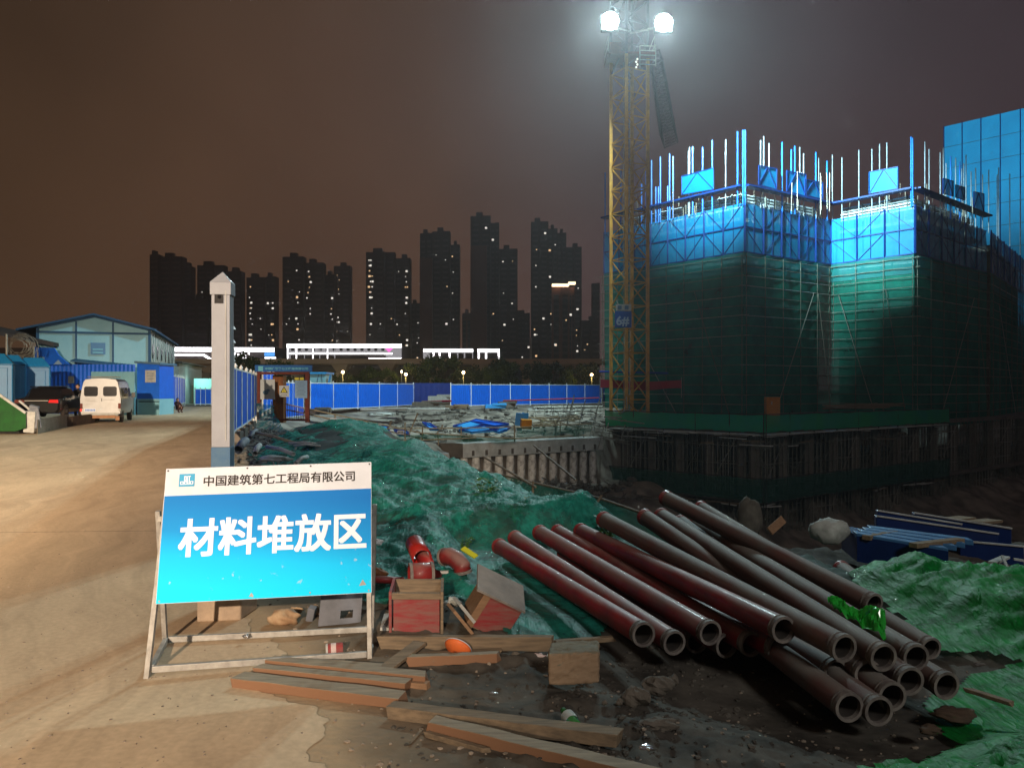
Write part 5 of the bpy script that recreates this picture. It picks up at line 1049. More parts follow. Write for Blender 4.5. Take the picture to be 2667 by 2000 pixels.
# ================================================================ people
def person(base, joints, radii, edges, label, skin_head, clothm, hairm='text', facing=(0, -1, 0)):
    t = thing('person', base, label, 'person'); b = Vector(base)
    me = bpy.data.meshes.new('body'); me.from_pydata([joints[k] for k in joints], [(list(joints).index(a), list(joints).index(c)) for a, c in edges], [])
    o = bpy.data.objects.new('body', me); col.objects.link(o); o.parent = t; md = o.modifiers.new('skin', 'SKIN'); o.modifiers.new('sub', 'SUBSURF').levels = 1
    for i, k in enumerate(joints): me.skin_vertices[0].data[i].radius = (radii[k], radii[k]); me.skin_vertices[0].data[i].use_root = (k == 'pelvis')
    me.materials.append(M[clothm]); o['_w'] = base
    hd = Vector(joints['head']) + b; mb = MB(); mb.ball(hd, (.085, .1, .12), 12, 9); h = mb.build('head', M['skin'], t, smooth=True)
    fc = Vector(facing); sd = fc.cross(Vector((0, 0, 1)))
    mb = MB(); mb.ball(hd - fc * .02 + Vector((0, 0, .035)), (.095, .105, .105), 12, 8); mb.build('hair', M[hairm], h, smooth=True)
    mb = MB(); mb.ball(hd + fc * .1 + Vector((0, 0, -.02)), .018, 6, 5); [mb.ball(hd + sd * s * .088, (.015, .02, .03), 6, 5) for s in (-1, 1)]; mb.build('ears_and_nose', M['skin'], h, smooth=True)
    for s in ('l', 'r'):
        p = Vector(joints['hand' + s]) + b; mb = MB(); mb.ball(p, (.035, .025, .05), 8, 6); hn = mb.build('hand', M['skin'], t, smooth=True)
        for i in range(5): mb = MB(); q = p + Vector(((i - 2) * .014, 0, -.03)); mb.tube(q, q + Vector((0, 0, -.06 + .012 * abs(i - 2))), .009, 5, .006); mb.build('finger', M['skin'], hn)
J = dict(pelvis=(0, 0, .95), waist=(0, 0, 1.12), chest=(0, 0, 1.35), neck=(0, 0, 1.5), head=(0, -.02, 1.66), shl=(-.17, 0, 1.43), ell=(-.22, 0, 1.15), handl=(-.23, -.08, .92), shr=(.17, 0, 1.43), elr=(.22, 0, 1.15), handr=(.2, -.1, .95), hipl=(-.1, 0, .9), kneel=(-.11, -.02, .5), anl=(-.11, .02, .08), tol=(-.11, -.14, .04), hipr=(.1, 0, .9), kneer=(.11, -.01, .5), anr=(.11, .03, .08), tor=(.11, -.12, .04))
RD = dict(pelvis=.15, waist=.14, chest=.16, neck=.06, head=.05, shl=.075, ell=.055, handl=.035, shr=.075, elr=.055, handr=.035, hipl=.1, kneel=.075, anl=.05, tol=.035, hipr=.1, kneer=.075, anr=.05, tor=.035)
ED = [('pelvis', 'waist'), ('waist', 'chest'), ('chest', 'neck'), ('neck', 'head'), ('chest', 'shl'), ('shl', 'ell'), ('ell', 'handl'), ('chest', 'shr'), ('shr', 'elr'), ('elr', 'handr'), ('pelvis', 'hipl'), ('hipl', 'kneel'), ('kneel', 'anl'), ('anl', 'tol'), ('pelvis', 'hipr'), ('hipr', 'kneer'), ('kneer', 'anr'), ('anr', 'tor')]
person((*gx(203, 38.5), 0), J, RD, ED, 'person in dark clothes standing between the van and the car', 1, 'cloth')
J2 = dict(pelvis=(0, .1, .28), waist=(0, .06, .42), chest=(0, -.05, .6), neck=(.04, -.1, .72), head=(.08, -.14, .82), shl=(-.1, -.15, .64), ell=(.1, -.3, .5), handl=(.28, -.34, .45), shr=(.12, .02, .66), elr=(.28, -.1, .5), handr=(.34, -.2, .36), hipl=(-.02, .02, .26), kneel=(.22, -.2, .44), anl=(.12, -.16, .08), tol=(.26, -.2, .04), hipr=(.05, .15, .26), kneer=(.32, .08, .42), anr=(.18, .1, .08), tor=(.32, .08, .04))
person((*gx(462, 51), 0), J2, RD, ED, 'person in a maroon jacket crouching at the road edge', 1, 'clothr', facing=(.8, -.6, 0))
# ================================================================ far city
def _wc():
    m = mat('window_column_glass', (.012, .013, .018), None, .5); nt = m.node_tree; b = nt.nodes['Principled BSDF']; tc = N(nt, 'ShaderNodeNewGeometry'); s = N(nt, 'ShaderNodeSeparateXYZ'); nt.links.new(tc.outputs['Position'], s.inputs[0])
    a = N(nt, 'ShaderNodeMath', operation='DIVIDE'); a.inputs[1].default_value = 3; nt.links.new(s.outputs[2], a.inputs[0]); f = N(nt, 'ShaderNodeMath', operation='FRACT'); nt.links.new(a.outputs[0], f.inputs[0])
    g = N(nt, 'ShaderNodeMath', operation='LESS_THAN'); nt.links.new(f.outputs[0], g.inputs[0]); g.inputs[1].default_value = .4; mx = N(nt, 'ShaderNodeMixRGB'); nt.links.new(g.outputs[0], mx.inputs[0]); mx.inputs[1].default_value = (.012, .013, .018, 1); mx.inputs[2].default_value = (.075, .062, .062, 1); nt.links.new(mx.outputs[0], b.inputs['Base Color']); M['wincol'] = m
_wc()
def tower(name_label, faces, D, lit=None, mt='tower', dark=None, side=None, seed=0, cat='building', grp='apartment towers on the skyline', hasw=True, warm=.25, nlit=10):
    """faces: list of (x0,x1,ytop) stepped masses, each at slightly different depth"""
    x0 = min(f[0] for f in faces); x1 = max(f[1] for f in faces); t = thing('apartment_tower', (((x0 + x1) / 2 - CX) / F * D, D, 0), name_label, cat, grp); rr = random.Random(seed)
    for k, (a, b, y) in enumerate(faces):
        Dk = D + k * 2.5; A = P(a, y, Dk); B = P(b, y, Dk); mb = MB(); dep = 7
        # wall with vertical setbacks (bays) and a parapet
        w_ = B.x - A.x; nb = max(2, int(w_ / 4.5)); pr = []
        for i in range(nb):
            xa = A.x + w_ * i / nb; xb = A.x + w_ * (i + 1) / nb; q = 0 if i % 2 else 1.3
            pr += [(xa, Dk + q), (xb, Dk + q)]
        pr += [(B.x, Dk + dep), (A.x, Dk + dep)]
        mb.prism([(x, y_, 0) for x, y_ in pr], (0, 0, A.z)); wl = mb.build('wall', M[mt if not (side and k in side) else side[k]], t)
        if w_ > 5: mb = MB(); mb.box((A.x + w_ * rr.uniform(.3, .6), Dk + 4, A.z + 1.2), (w_ * .32, 4, 2.4)); mb.build('roof_house', M[mt], t)
        if hasw:
            # dark window strips: one recessed band column per bay
            for i in range(min(nb, 8)):
                xc = A.x + w_ * (i + .5) / nb; mb = MB(); q = (0 if i % 2 else 1.3) - .06
                fl = int((A.z - 4) / 3)
                mb.quad((xc - w_ / nb * .3, Dk + q, 4), (xc + w_ / nb * .3, Dk + q, 4), (xc + w_ / nb * .3, Dk + q, fl * 3 + 2), (xc - w_ / nb * .3, Dk + q, fl * 3 + 2))
                mb.build('window_column', M['wincol'], wl)
        n = int(nlit * (b - a) / 55)
        cols = [rr.randrange(nb) for _ in range(max(1, nb // 2))]
        for _ in range(n):
            i = rr.choice(cols) if rr.random() < .75 else rr.randrange(nb); xc = A.x + w_ * (i + rr.uniform(.3, .7)) / nb; z = rr.randrange(6, max(7, int(A.z / 3) - 1)) * 3 + 1.6; q = (0 if i % 2 else 1.3) - .15
            s = rr.choice((.32, .4, .5, .75)); mb = MB(); mb.quad((xc - s * .75, Dk + q, z - s * .7), (xc + s * .75, Dk + q, z - s * .7), (xc + s * .75, Dk + q, z + s * .7), (xc - s * .75, Dk + q, z + s * .7))
            mb.build('lit_window', E_Y if rr.random() < warm else E_W, wl)
    return t
TD = 450
tower('leftmost unlit slab tower above the prefab shed', [(387, 412, 662), (412, 474, 668), (470, 497, 693)], TD, side={0: 'towerg'}, nlit=0, seed=1)
tower('low dim block in front of the leftmost towers', [(478, 542, 778)], TD - 40, mt='towerg', nlit=0, seed=2)
tower('wide tower with few lights behind the white post', [(511, 582, 690), (582, 628, 706)], TD, nlit=7, seed=3)
tower('mid height tower with scattered lights right of the white post', [(640, 690, 722), (690, 717, 720)], TD, nlit=22, seed=4)
tower('broad dark tower left of the gap with a lower stepped wing', [(734, 790, 668), (790, 842, 684), (842, 870, 715)], TD, nlit=14, seed=5)
tower('slim hazy tower attached right of the broad dark tower', [(868, 912, 692)], TD + 60, mt='towerg', nlit=16, seed=6)
tower('brightly dotted tower in the middle of the skyline', [(952, 1027, 656), (1027, 1068, 672)], TD, nlit=24, seed=7)
tower('short block at the foot of the dotted middle tower', [(1068, 1096, 790)], TD + 30, nlit=10, seed=8)
tower('tall dark tower with a brick coloured left face', [(1125, 1172, 602), (1093, 1126, 607), (1172, 1197, 637)], TD, side={1: 'towern'}, nlit=9, seed=9)
tower('short brick block between the two tallest towers', [(1203, 1228, 815)], TD + 20, mt='towerb', nlit=0, seed=10)
tower('tallest stepped tower right of the centre', [(1225, 1278, 562), (1278, 1300, 580), (1300, 1348, 648)], TD, side={1: 'towerg'}, nlit=9, seed=11)
tower('low stepped block right of the tallest tower', [(1348, 1366, 808), (1366, 1380, 815)], TD + 20, nlit=6, seed=12)
tower('last stepped tower left of the crane with a glowing penthouse', [(1383, 1428, 577), (1428, 1452, 595), (1452, 1475, 606), (1475, 1515, 643)], TD, side={1: 'towerg'}, nlit=12, seed=13, warm=.4)
t_ = tower('brown block with a bright roof strip before the last tower', [(1438, 1483, 749), (1483, 1496, 747)], TD - 60, mt='towerb', nlit=5, seed=14)
for a, b, y in ((1438, 1482, 745), (1481, 1499, 740)):
    A = P(a, y, TD - 61); B = P(b, y, TD - 61); mb = MB(); mb.prism([A, B, B + Vector((0, 3, 0)), A + Vector((0, 3, 0))], (0, 0, 1.1)); mb.build('lit_strip', E_CROWN, t_)
tower('low dark block beside the scaffold at the skyline', [(1515, 1562, 834)], TD - 10, nlit=3, seed=15)
tower('thin tower edge just left of the scaffold', [(1543, 1562, 737)], TD + 10, nlit=0, seed=16)
# brick coloured lower face of the tall tower and of the centre-left tower
for a, b, y, lb in ((1093, 1125, 672, 'a'), (1225, 1268, 640, 'b')):
    A = P(a, y, TD - 4); B = P(b, y, TD - 4); mb = MB(); mb.prism([Vector((A.x, A.y, 0)), Vector((B.x, B.y, 0)), Vector((B.x, B.y + 3, 0)), Vector((A.x, A.y + 3, 0))], (0, 0, A.z))
    par = [o for o in bpy.data.objects if o.get('label', '').startswith('tall dark tower' if lb == 'a' else 'tallest stepped')][0]; mb.build('brick_face', M['towerb'], par)
mb = MB(); mb.tube(P(1383, 1000, 300), P(1383, 880, 300), .35, 6); tag(mb.build('mast', M['lgrey']), 'thin pale mast before the low stepped block', 'mast')

# ---- LED outlined low buildings
def ledb(x0, x1, yt, yb, D, label, rows, legs=(), seed=0):
    A = P(x0, yt, D); B = P(x1, yt, D); zb = P(0, yb, D).z; t = thing('lit_building', (A.x, D, 0), label, 'building'); rr = random.Random(seed)
    mb = MB(); mb.prism([(A.x, D, 0), (B.x, D, 0), (B.x, D + 18, 0), (A.x, D + 18, 0)], (0, 0, A.z)); w_ = mb.build('wall', M['towerg'], t)
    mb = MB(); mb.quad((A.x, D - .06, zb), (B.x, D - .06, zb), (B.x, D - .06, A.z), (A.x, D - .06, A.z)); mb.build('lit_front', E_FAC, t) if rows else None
    for y, h_ in rows:
        q = P(0, y, D).z; mb = MB(); mb.box(((A.x + B.x) / 2, D - .3, q), (B.x - A.x, .4, h_)); mb.build('led_strip', E_LED, t)
    return t, A, B
tl, A, B = ledb(748, 1046, 898, 936, 200, 'long white lit two row building behind the viaduct', [(901, .9)], seed=1)
for i in range(15):
    x = A.x + (B.x - A.x) * (i + .8) / 16.5; mb = MB(); mb.box((x, 199.85, P(0, 910, 200).z), (.75, .1, .75)); mb.build('window', M['glass'], tl)
for a, b, y in ((754, 1000, 920.5), (1000, 1022, 921), (1010, 1045, 933), (960, 1008, 933.5)):
    p = P(a, y, 199.6); q = P(b, y, 199.6); mb = MB(); mb.beam(p, q, .3, .35 if y < 930 else .2); mb.build('led_strip', E_LED, tl)
for x in (749, 772, 793, 815, 833, 853, 872, 1044): p = P(x, 903, 199.6); q = P(x, 934, 199.6); mb = MB(); mb.beam(p, q, .18, .18); mb.build('led_strip', E_LED if x in (749, 772, 815, 853) else E_FAC, tl)
p = P(757, 924, 199.7); q = P(1005, 936, 199.7); mb = MB(); mb.quad(p, Vector((q.x, p.y, p.z)), Vector((q.x, p.y, q.z)), Vector((p.x, p.y, q.z))); mb.build('shop_front', M['tower'], tl)
mb = MB(); mb.prism([P(1002, 907, 199.5), P(1008, 903, 199.5), P(1013, 907, 199.5), P(1018, 903, 199.5), P(1024, 907, 199.5), P(1013, 918, 199.5)], (0, .1, 0)); mb.build('pink_sign', E_MAG, tl)
t2_, A, B = ledb(1103, 1232, 911, 936, 210, 'shorter white lit building right of the long lit one', [(913, .8)], seed=2)
for x in (1104, 1129, 1145, 1171, 1192, 1210): p = P(x, 916, 209.6); q = P(x, 932, 209.6); mb = MB(); mb.beam(p, q, .35, .35); mb.build('led_strip', E_FAC if x in (1104, 1210, 1192) else E_LED, t2_)
p = P(1120, 919, 209.7); q = P(1230, 936, 209.7); mb = MB(); mb.quad(p, Vector((q.x, p.y, p.z)), Vector((q.x, p.y, q.z)), Vector((p.x, p.y, q.z))); mb.build('shop_front', M['tower'], t2_)
t3_, A, B = ledb(1244, 1301, 911, 936, 210, 'small white lit pavilion left of the tallest tower foot', [(913, .8)], seed=3)
for x in (1247, 1266, 1299): p = P(x, 914, 209.6); q = P(x, 934, 209.6); mb = MB(); mb.beam(p, q, .4, .3); mb.build('led_strip', E_LED, t3_)
p = P(1249, 919, 209.7); q = P(1297, 936, 209.7); mb = MB(); mb.quad(p, Vector((q.x, p.y, p.z)), Vector((q.x, p.y, q.z)), Vector((p.x, p.y, q.z))); mb.build('shop_front', M['tower'], t3_)
t4_, A, B = ledb(440, 716, 905, 1000, 205, 'dark hall outlined by a thick white light strip behind the white post', [], seed=4)
for a, b in (((440, 910), (714, 911)), ((440, 924), (530, 924.5)), ((530, 924.5), (556, 940))):
    p = P(a[0], a[1], 204); q = P(b[0], b[1], 204); mb = MB(); mb.beam(p, q, .3, 1.05 if a[1] == 910 else .5); mb.build('led_strip', E_LED, t4_)
for a, b, y in ((623, 642, 931.5), (690, 718, 932)): p = P(a, y, 203.9); q = P(b, y, 203.9); mb = MB(); mb.beam(p, q, .3, .35); mb.build('led_strip', E_LED, t4_)
mb = MB(); mb.box(P(702, 923, 203.9), (2.6, .2, .9)); mb.build('blue_sign', emis('blue_shop_sign', (.1, .4, 1), 1.2), t4_)
for k in range(5): mb = MB(); mb.box(P(612 + k * 9, 921 + (k % 2) * 3, 203.9), (.35, .1, .6)); mb.build('lit_window', E_LED, t4_)
# ---- viaduct
def viaduct():
    D = 150; A = P(380, 936, D); B = P(1700, 936, D + 4); t = thing('viaduct', (0, D, 0), 'long concrete railway viaduct crossing behind the fences', 'viaduct')
    mb = MB(); mb.prism([A, B, B + Vector((0, 8, 0)), A + Vector((0, 8, 0))], (0, 0, -.85)); mb.build('deck', M['viad'], t)
    for k in range(2): mb = MB(); q = k * 8 - .05; mb.prism([A + Vector((0, q, .0)), B + Vector((0, q, .0)), B + Vector((0, q + .2, .0)), A + Vector((0, q + .2, .0))], (0, 0, .12)); mb.build('parapet', M['viad'], t)
    for px in (430, 545, 660, 775, 890, 1010, 1130, 1250, 1370, 1483, 1600):
        p = P(px, 948, D + 4); x = p.x; z1 = p.z - .05; mb = MB()
        for (wa, za), (wb, zb) in (((1.7, z1), (.75, z1 - 1.6)), ((.75, z1 - 1.6), (.7, 0))): mb.add([(x - wa, D + 2, za), (x + wa, D + 2, za), (x + wa, D + 6, za), (x - wa, D + 6, za), (x - wb, D + 3, zb), (x + wb, D + 3, zb), (x + wb, D + 5, zb), (x - wb, D + 5, zb)], [(3, 2, 1, 0), (4, 5, 6, 7), (0, 4, 5, 1)[::-1], (1, 5, 6, 2)[::-1], (2, 6, 7, 3)[::-1], (3, 7, 4, 0)[::-1]])
        mb.build('pier', M['viad'], t)
viaduct()
# ---- trees behind the fences
def make_tree(h, seed):
    rr = random.Random(seed); t = thing('roadside_tree', (0, 0, 0), 'x', 'tree', 'trees behind the fences'); mt = MB(); mt.tube((0, 0, 0), (0, 0, h * .45), .14, 7, .09)
    for k in range(5): a = rr.uniform(0, 6.28); mt.tube((0, 0, h * rr.uniform(.25, .45)), (math.cos(a) * h * .2, math.sin(a) * h * .2, h * rr.uniform(.6, .8)), .06, 5, .02)
    mt.build('trunk', M['bark'], t); mb = MB()
    cl = [(rr.gauss(0, h * .14), rr.gauss(0, h * .14), h * rr.uniform(.35, .92), h * rr.uniform(.09, .17)) for _ in range(13)]
    for _ in range(1500):
        cx, cy, cz, r_ = rr.choice(cl); d = Vector((rr.gauss(0, 1), rr.gauss(0, 1), rr.gauss(0, 1))).normalized() * r_ * rr.random() ** .4; p = Vector((cx, cy, cz)) + d
        u = Vector((rr.gauss(0, 1), rr.gauss(0, 1), rr.gauss(0, 1))).normalized() * .16; v = u.cross(Vector((rr.gauss(0, 1), rr.gauss(0, 1), 1))).normalized() * .11
        mb.quad(p - u, p - v, p + u, p + v)
    mb.build('crown', M['leaf'], t); return t
protos = [make_tree(5.2, s) for s in (1, 2, 3)]
TS = [(612, 930, 108), (640, 926, 112), (735, 945, 100), (905, 975, 104), (950, 960, 108), (985, 968, 102), (1100, 942, 104), (1140, 932, 110), (1172, 936, 106), (1245, 955, 108), (1300, 938, 112), (1330, 950, 104), (1395, 945, 106), (1440, 950, 110), (1500, 955, 104), (1540, 950, 112), (1020, 965, 104), (1210, 968, 103), (1275, 960, 101), (1470, 968, 100), (870, 978, 106)]
TL = ['tree left of centre against the lit hall', 'tree just right of the white post', 'tree above the gate header sign', 'tree right of the first pair of street lamps', 'bushy tree above the third fence panel', 'tree above the fourth fence panel', 'large dark tree left of the gap in the fence', 'tallest dark tree before the shorter lit building', 'dark tree above the first panel of the long fence', 'tree right of the middle street lamp', 'slim dark tree in front of the small lit pavilion', 'tree left of the first viaduct pier', 'tree right of the first viaduct pier', 'tree between the two viaduct piers', 'tree at the second viaduct pier', 'tree at the edge of the scaffold', 'lamp lit tree above the last panel of the short fence', 'tree beside the middle street lamp', 'yellow lit bush right of the middle lamp', 'yellow lit tree between the viaduct piers', 'tree lit by the leftmost street lamps']
for i, ((px, py, D), lb) in enumerate(zip(TS, TL)):
    o = protos[i] if i < 3 else copy_tree(protos[i % 3]); x, y = gx(px, D); o.location = (x, y, 0); s = P(px, py, D).z / 5.0; o.scale = (s * 1.0, s, s); o.rotation_euler.z = i * 1.3; o['label'] = lb
# ---- street lamps
def lampf():
    t = thing('street_lamp', (0, 0, 0), 'x', 'street lamp', 'globe street lamps behind the fences'); mb = MB(); mb.tube((0, 0, 0), (0, 0, 3.3), .05, 8, .035); mb.build('pole', M['tube'], t); mb = MB(); mb.ball((0, 0, 3.5), .18, 14, 10); mb.build('globe', E_BULB, t, smooth=True); mb = MB(); mb.tube((0, 0, 3.22), (0, 0, 3.3), .16, 10, .1); mb.build('collar', M['black'], t); return t
lp = lampf()
for i, (px, py, D, lb) in enumerate([(857, 975, 96, 'leftmost glowing street lamp beside the hut'), (893, 969, 100, 'second glowing street lamp from the left'), (1057, 975, 96, 'street lamp with a yellow pole above the last short fence panel'), (1046, 968, 104, 'small street lamp just left of the yellow pole lamp'), (1207, 970, 96, 'middle street lamp above the long fence'), (1541, 976, 98, 'street lamp at the edge of the scaffold')]):
    o = lp if i == 0 else copy_tree(lp); x, y = gx(px, D); z = P(px, py, D).z; o.location = (x, y, z - 3.5 * z / 3.5 if 0 else 0); o.scale = (1, 1, z / 3.5); o['label'] = lb
    if 'small' in lb: o.scale = (.6, .6, z / 3.5)
    point('street_lamp_light', (x, y - .4, z), 420 if 'small' not in lb else 100, (1, .72, .22), .2)

# ================================================================ tower crane
def crane():
    D = 52; x0, x1 = gx(1598, D)[0], gx(1690, D)[0]; cx = (x0 + x1) / 2; s = 1.72; c = Vector((cx, D + .9, 0)); t = thing('tower_crane', (cx, D + .9, -1), 'yellow lattice tower crane with two floodlights, standing before the scaffolding', 'crane')
    rot = Matrix.Rotation(R(28), 3, 'Z'); cr = [c + rot @ Vector((a * s / 2, b * s / 2, 0)) for a, b in ((-1, -1), (1, -1), (1, 1), (-1, 1))]
    zb = -.72; zt = 23.2; H_ = 1.54; n = 19
    for q in cr: mb = MB(); mb.beam(q + Vector((0, 0, zb)), q + Vector((0, 0, zt)), .21, .21, (0, 1, 0)); mb.build('mast_leg', M['yellow'], t)
    for k in range(n):
        z0 = zb + k * H_; z1 = z0 + H_
        mb = MB()
        for i in range(4):
            a, b = cr[i], cr[(i + 1) % 4]
            mb.beam(a + Vector((0, 0, z1)), b + Vector((0, 0, z1)), .07, .07)
            if k % 2: mb.beam(a + Vector((0, 0, z0)), b + Vector((0, 0, z1)), .07, .07)
            else: mb.beam(b + Vector((0, 0, z0)), a + Vector((0, 0, z1)), .07, .07)
        mb.build('lattice_section', M['yellow' if k < 15 else 'jib'], t)  # top sections coloured dark to read as unlit above the lamps
    # ladder inside the mast
    mb = MB(); o = c + Vector((-.15, .2, 0))
    for sx_ in (-.2, .2): mb.beam(o + Vector((sx_, 0, zb)), o + Vector((sx_, 0, zt)), .04, .04, (0, 1, 0))
    for k in range(60): z = zb + .38 * k; mb.tube(o + Vector((-.2, 0, z)), o + Vector((.2, 0, z)), .015, 4)
    mb.build('ladder', M['tube'], t)
    # platform and climbing cage at the top
    mb = MB(); mb.box(c + Vector((0, 0, zt + .1)), (3.1, 2.2, .18)); mb.build('platform', M['rust'], t)
    for x in (-1.5, 1.5):
        mb = MB()
        for y in (-1, 1): mb.tube(c + Vector((x, y, zt + .1)), c + Vector((x, y, zt + 1.2)), .03, 5)
        for z in (.6, 1.2): mb.tube(c + Vector((x, -1, zt + z)), c + Vector((x, 1, zt + z)), .025, 5)
        mb.build('guard_rail', M['tube'], t)
    g = P(1697, 120, D - .6); g2 = P(1709, 168, D - .6); mb = MB()
    for k in range(5): z = g.z - k * (g.z - g2.z) / 4; mb.beam((g.x - .75, D - .6, z), (g.x + .2, D - 1.0, z - .2), .05, .05)
    for x, yy in ((-.75, -.6), (.2, -1.0)): mb.beam((g.x + x, D + yy, g.z - .1 * (x > 0)), (g.x + x, D + yy, g2.z - .3), .05, .05, (0, 1, 0))
    mb.build('cage', M['tube'], t)
    mb = MB(); mb.box(P(1602, 132, D - .4), (.75, .7, .8)); mb.build('control_box', M['rust'], t, bevel=.04)
    for q in cr: mb = MB(); mb.beam(q + Vector((0, 0, zt)), q + Vector((0, 0, zt + 5.5)), .17, .17, (0, 1, 0)); mb.build('mast_leg', M['jib'], t)  # upper legs take the dark colour as an unlit silhouette
    # hanging jib section seen from below, receding away to the right
    A = P(1708, 150, D + 2); B = P(1742, 362, D + 26); B.z = P(1742, 362, D + 26).z
    d = (B - A).normalized(); u = d.cross(Vector((0, 1, 0))).normalized(); v = d.cross(u).normalized()
    w0 = .36; mb = MB(); L = (B - A).length; m_ = 22
    w1_ = .68
    def J_(s, a, b): w_ = w0 + (w1_ - w0) * s; return A.lerp(B, s) + u * a * w_ + v * b * w_
    ch = [(-1, -1), (1, -1), (1, 1), (-1, 1)]
    for a, b in ch: mb.beam(J_(0, a, b), J_(1, a, b), .1, .1)
    for k in range(m_ + 1):
        for i in range(4): mb.beam(J_(k / m_, *ch[i]), J_(k / m_, *ch[(i + 1) % 4]), .05, .05)
        if k < m_:
            for i in range(4): mb.beam(J_(k / m_, *ch[i]), J_((k + 1) / m_, *ch[(i + 1) % 4]), .05, .05)
    mb.build('counter_jib', M['jib'], t)
    # floodlights
    for L_, sgn in ((LAMP_A, -1), (LAMP_B, 1)):
        l = Vector(L_); mb = MB(); mb.box(l + Vector((0, .25, 0)), (1.1, .4, 1.05)); f = mb.build('floodlight', M['black'], t, bevel=.05); MB().rings(l + Vector((0, .04, 0)), l + Vector((0, -1, 0)), [(0, .50), (.16, .50), (.16, .001)], 24).build('lamp_glass', E_LAMP, f)
        mb = MB(); mb.tube(l + Vector((0, .5, 0)), Vector((cx, D + .3, l.z + 1.2)), .06, 6); mb.build('lamp_arm', M['tube'], t)
    for k in range(4): mb = MB(); q = P(1660 - (k % 2) * 3, 155 + 7 * k, D - .3); mb.ball(q, .07, 8, 6); mb.build('indicator_lamp', E_W, t)
    # number plate on the mast
    pA = P(1601, 852, D - .35); mb = MB(); q = P(1623, 832, D - .35); mb.box(q, (1.08, .04, 1.06)); n_ = mb.build('number_plate', M['signbl'], t)
    text_mb('6#', .67, P(1605, 850, D - .40), (1, 0, 0), (0, 0, 1), off=.035, width=.84).build('lettering', M['pale2'], n_)
    mb = MB(); mb.box(P(1624, 801, D - .35), (1.0, .04, .42)); n2_ = mb.build('name_plate', M['lgrey'], t)
    text_mb('塔吊', .22, P(1611, 806, D - .40), (1, 0, 0), (0, 0, 1), off=.02).build('lettering', M['slate'], n2_) if 0 else None
    mb = MB(); [mb.box(P(1614 + 18 * k, 801, D - .38), (.26, .01, .24)) for k in range(2)]; mb.build('lettering', M['slate'], n2_)
M['pale2'] = mat('grey_blue_letters', (.30, .40, .55), None, .6); M['jib'] = mat('jib_and_unlit_mast', (.04, .035, .04), None, .7)
crane()
# red banner and blue pipe behind the crane foot
def banner():
    D = 53; t = thing('banner', P(1560, 1010, D).to_tuple(), 'sagging red banner strung across behind the crane foot', 'banner'); n = 30; mb = MB(); A = P(1563, 988, D + 1.0); B = P(1775, 990, D + 1.2)
    for i in range(n + 1):
        s = i / n; p = A.lerp(B, s); p.z -= .12 * math.sin(math.pi * s); p.y += .05 * math.sin(s * 25); h_ = .56 - .05 * math.sin(s * 9); mb.v += [tuple(p), (p.x, p.y + .04 * math.sin(s * 17), p.z - h_)]
    mb.f = [(2 * i, 2 * i + 2, 2 * i + 3, 2 * i + 1) for i in range(n)]; mb.build('banner_cloth', M['mag'], t, smooth=True)
    for p in (A, B): mb = MB(); mb.tube(p + Vector((0, 0, .2)), p + Vector((0, 0, -1.2)), .025, 6); mb.build('banner_pole', M['tube'], t)
    mb = MB(); mb.tube(P(1560, 968, D + 1), P(1740, 972, D + 1.5), .06, 8); tag(mb.build('blue_bar', M['dblue']), 'blue horizontal bar crossing the crane mast above the banner', 'bar')
banner()

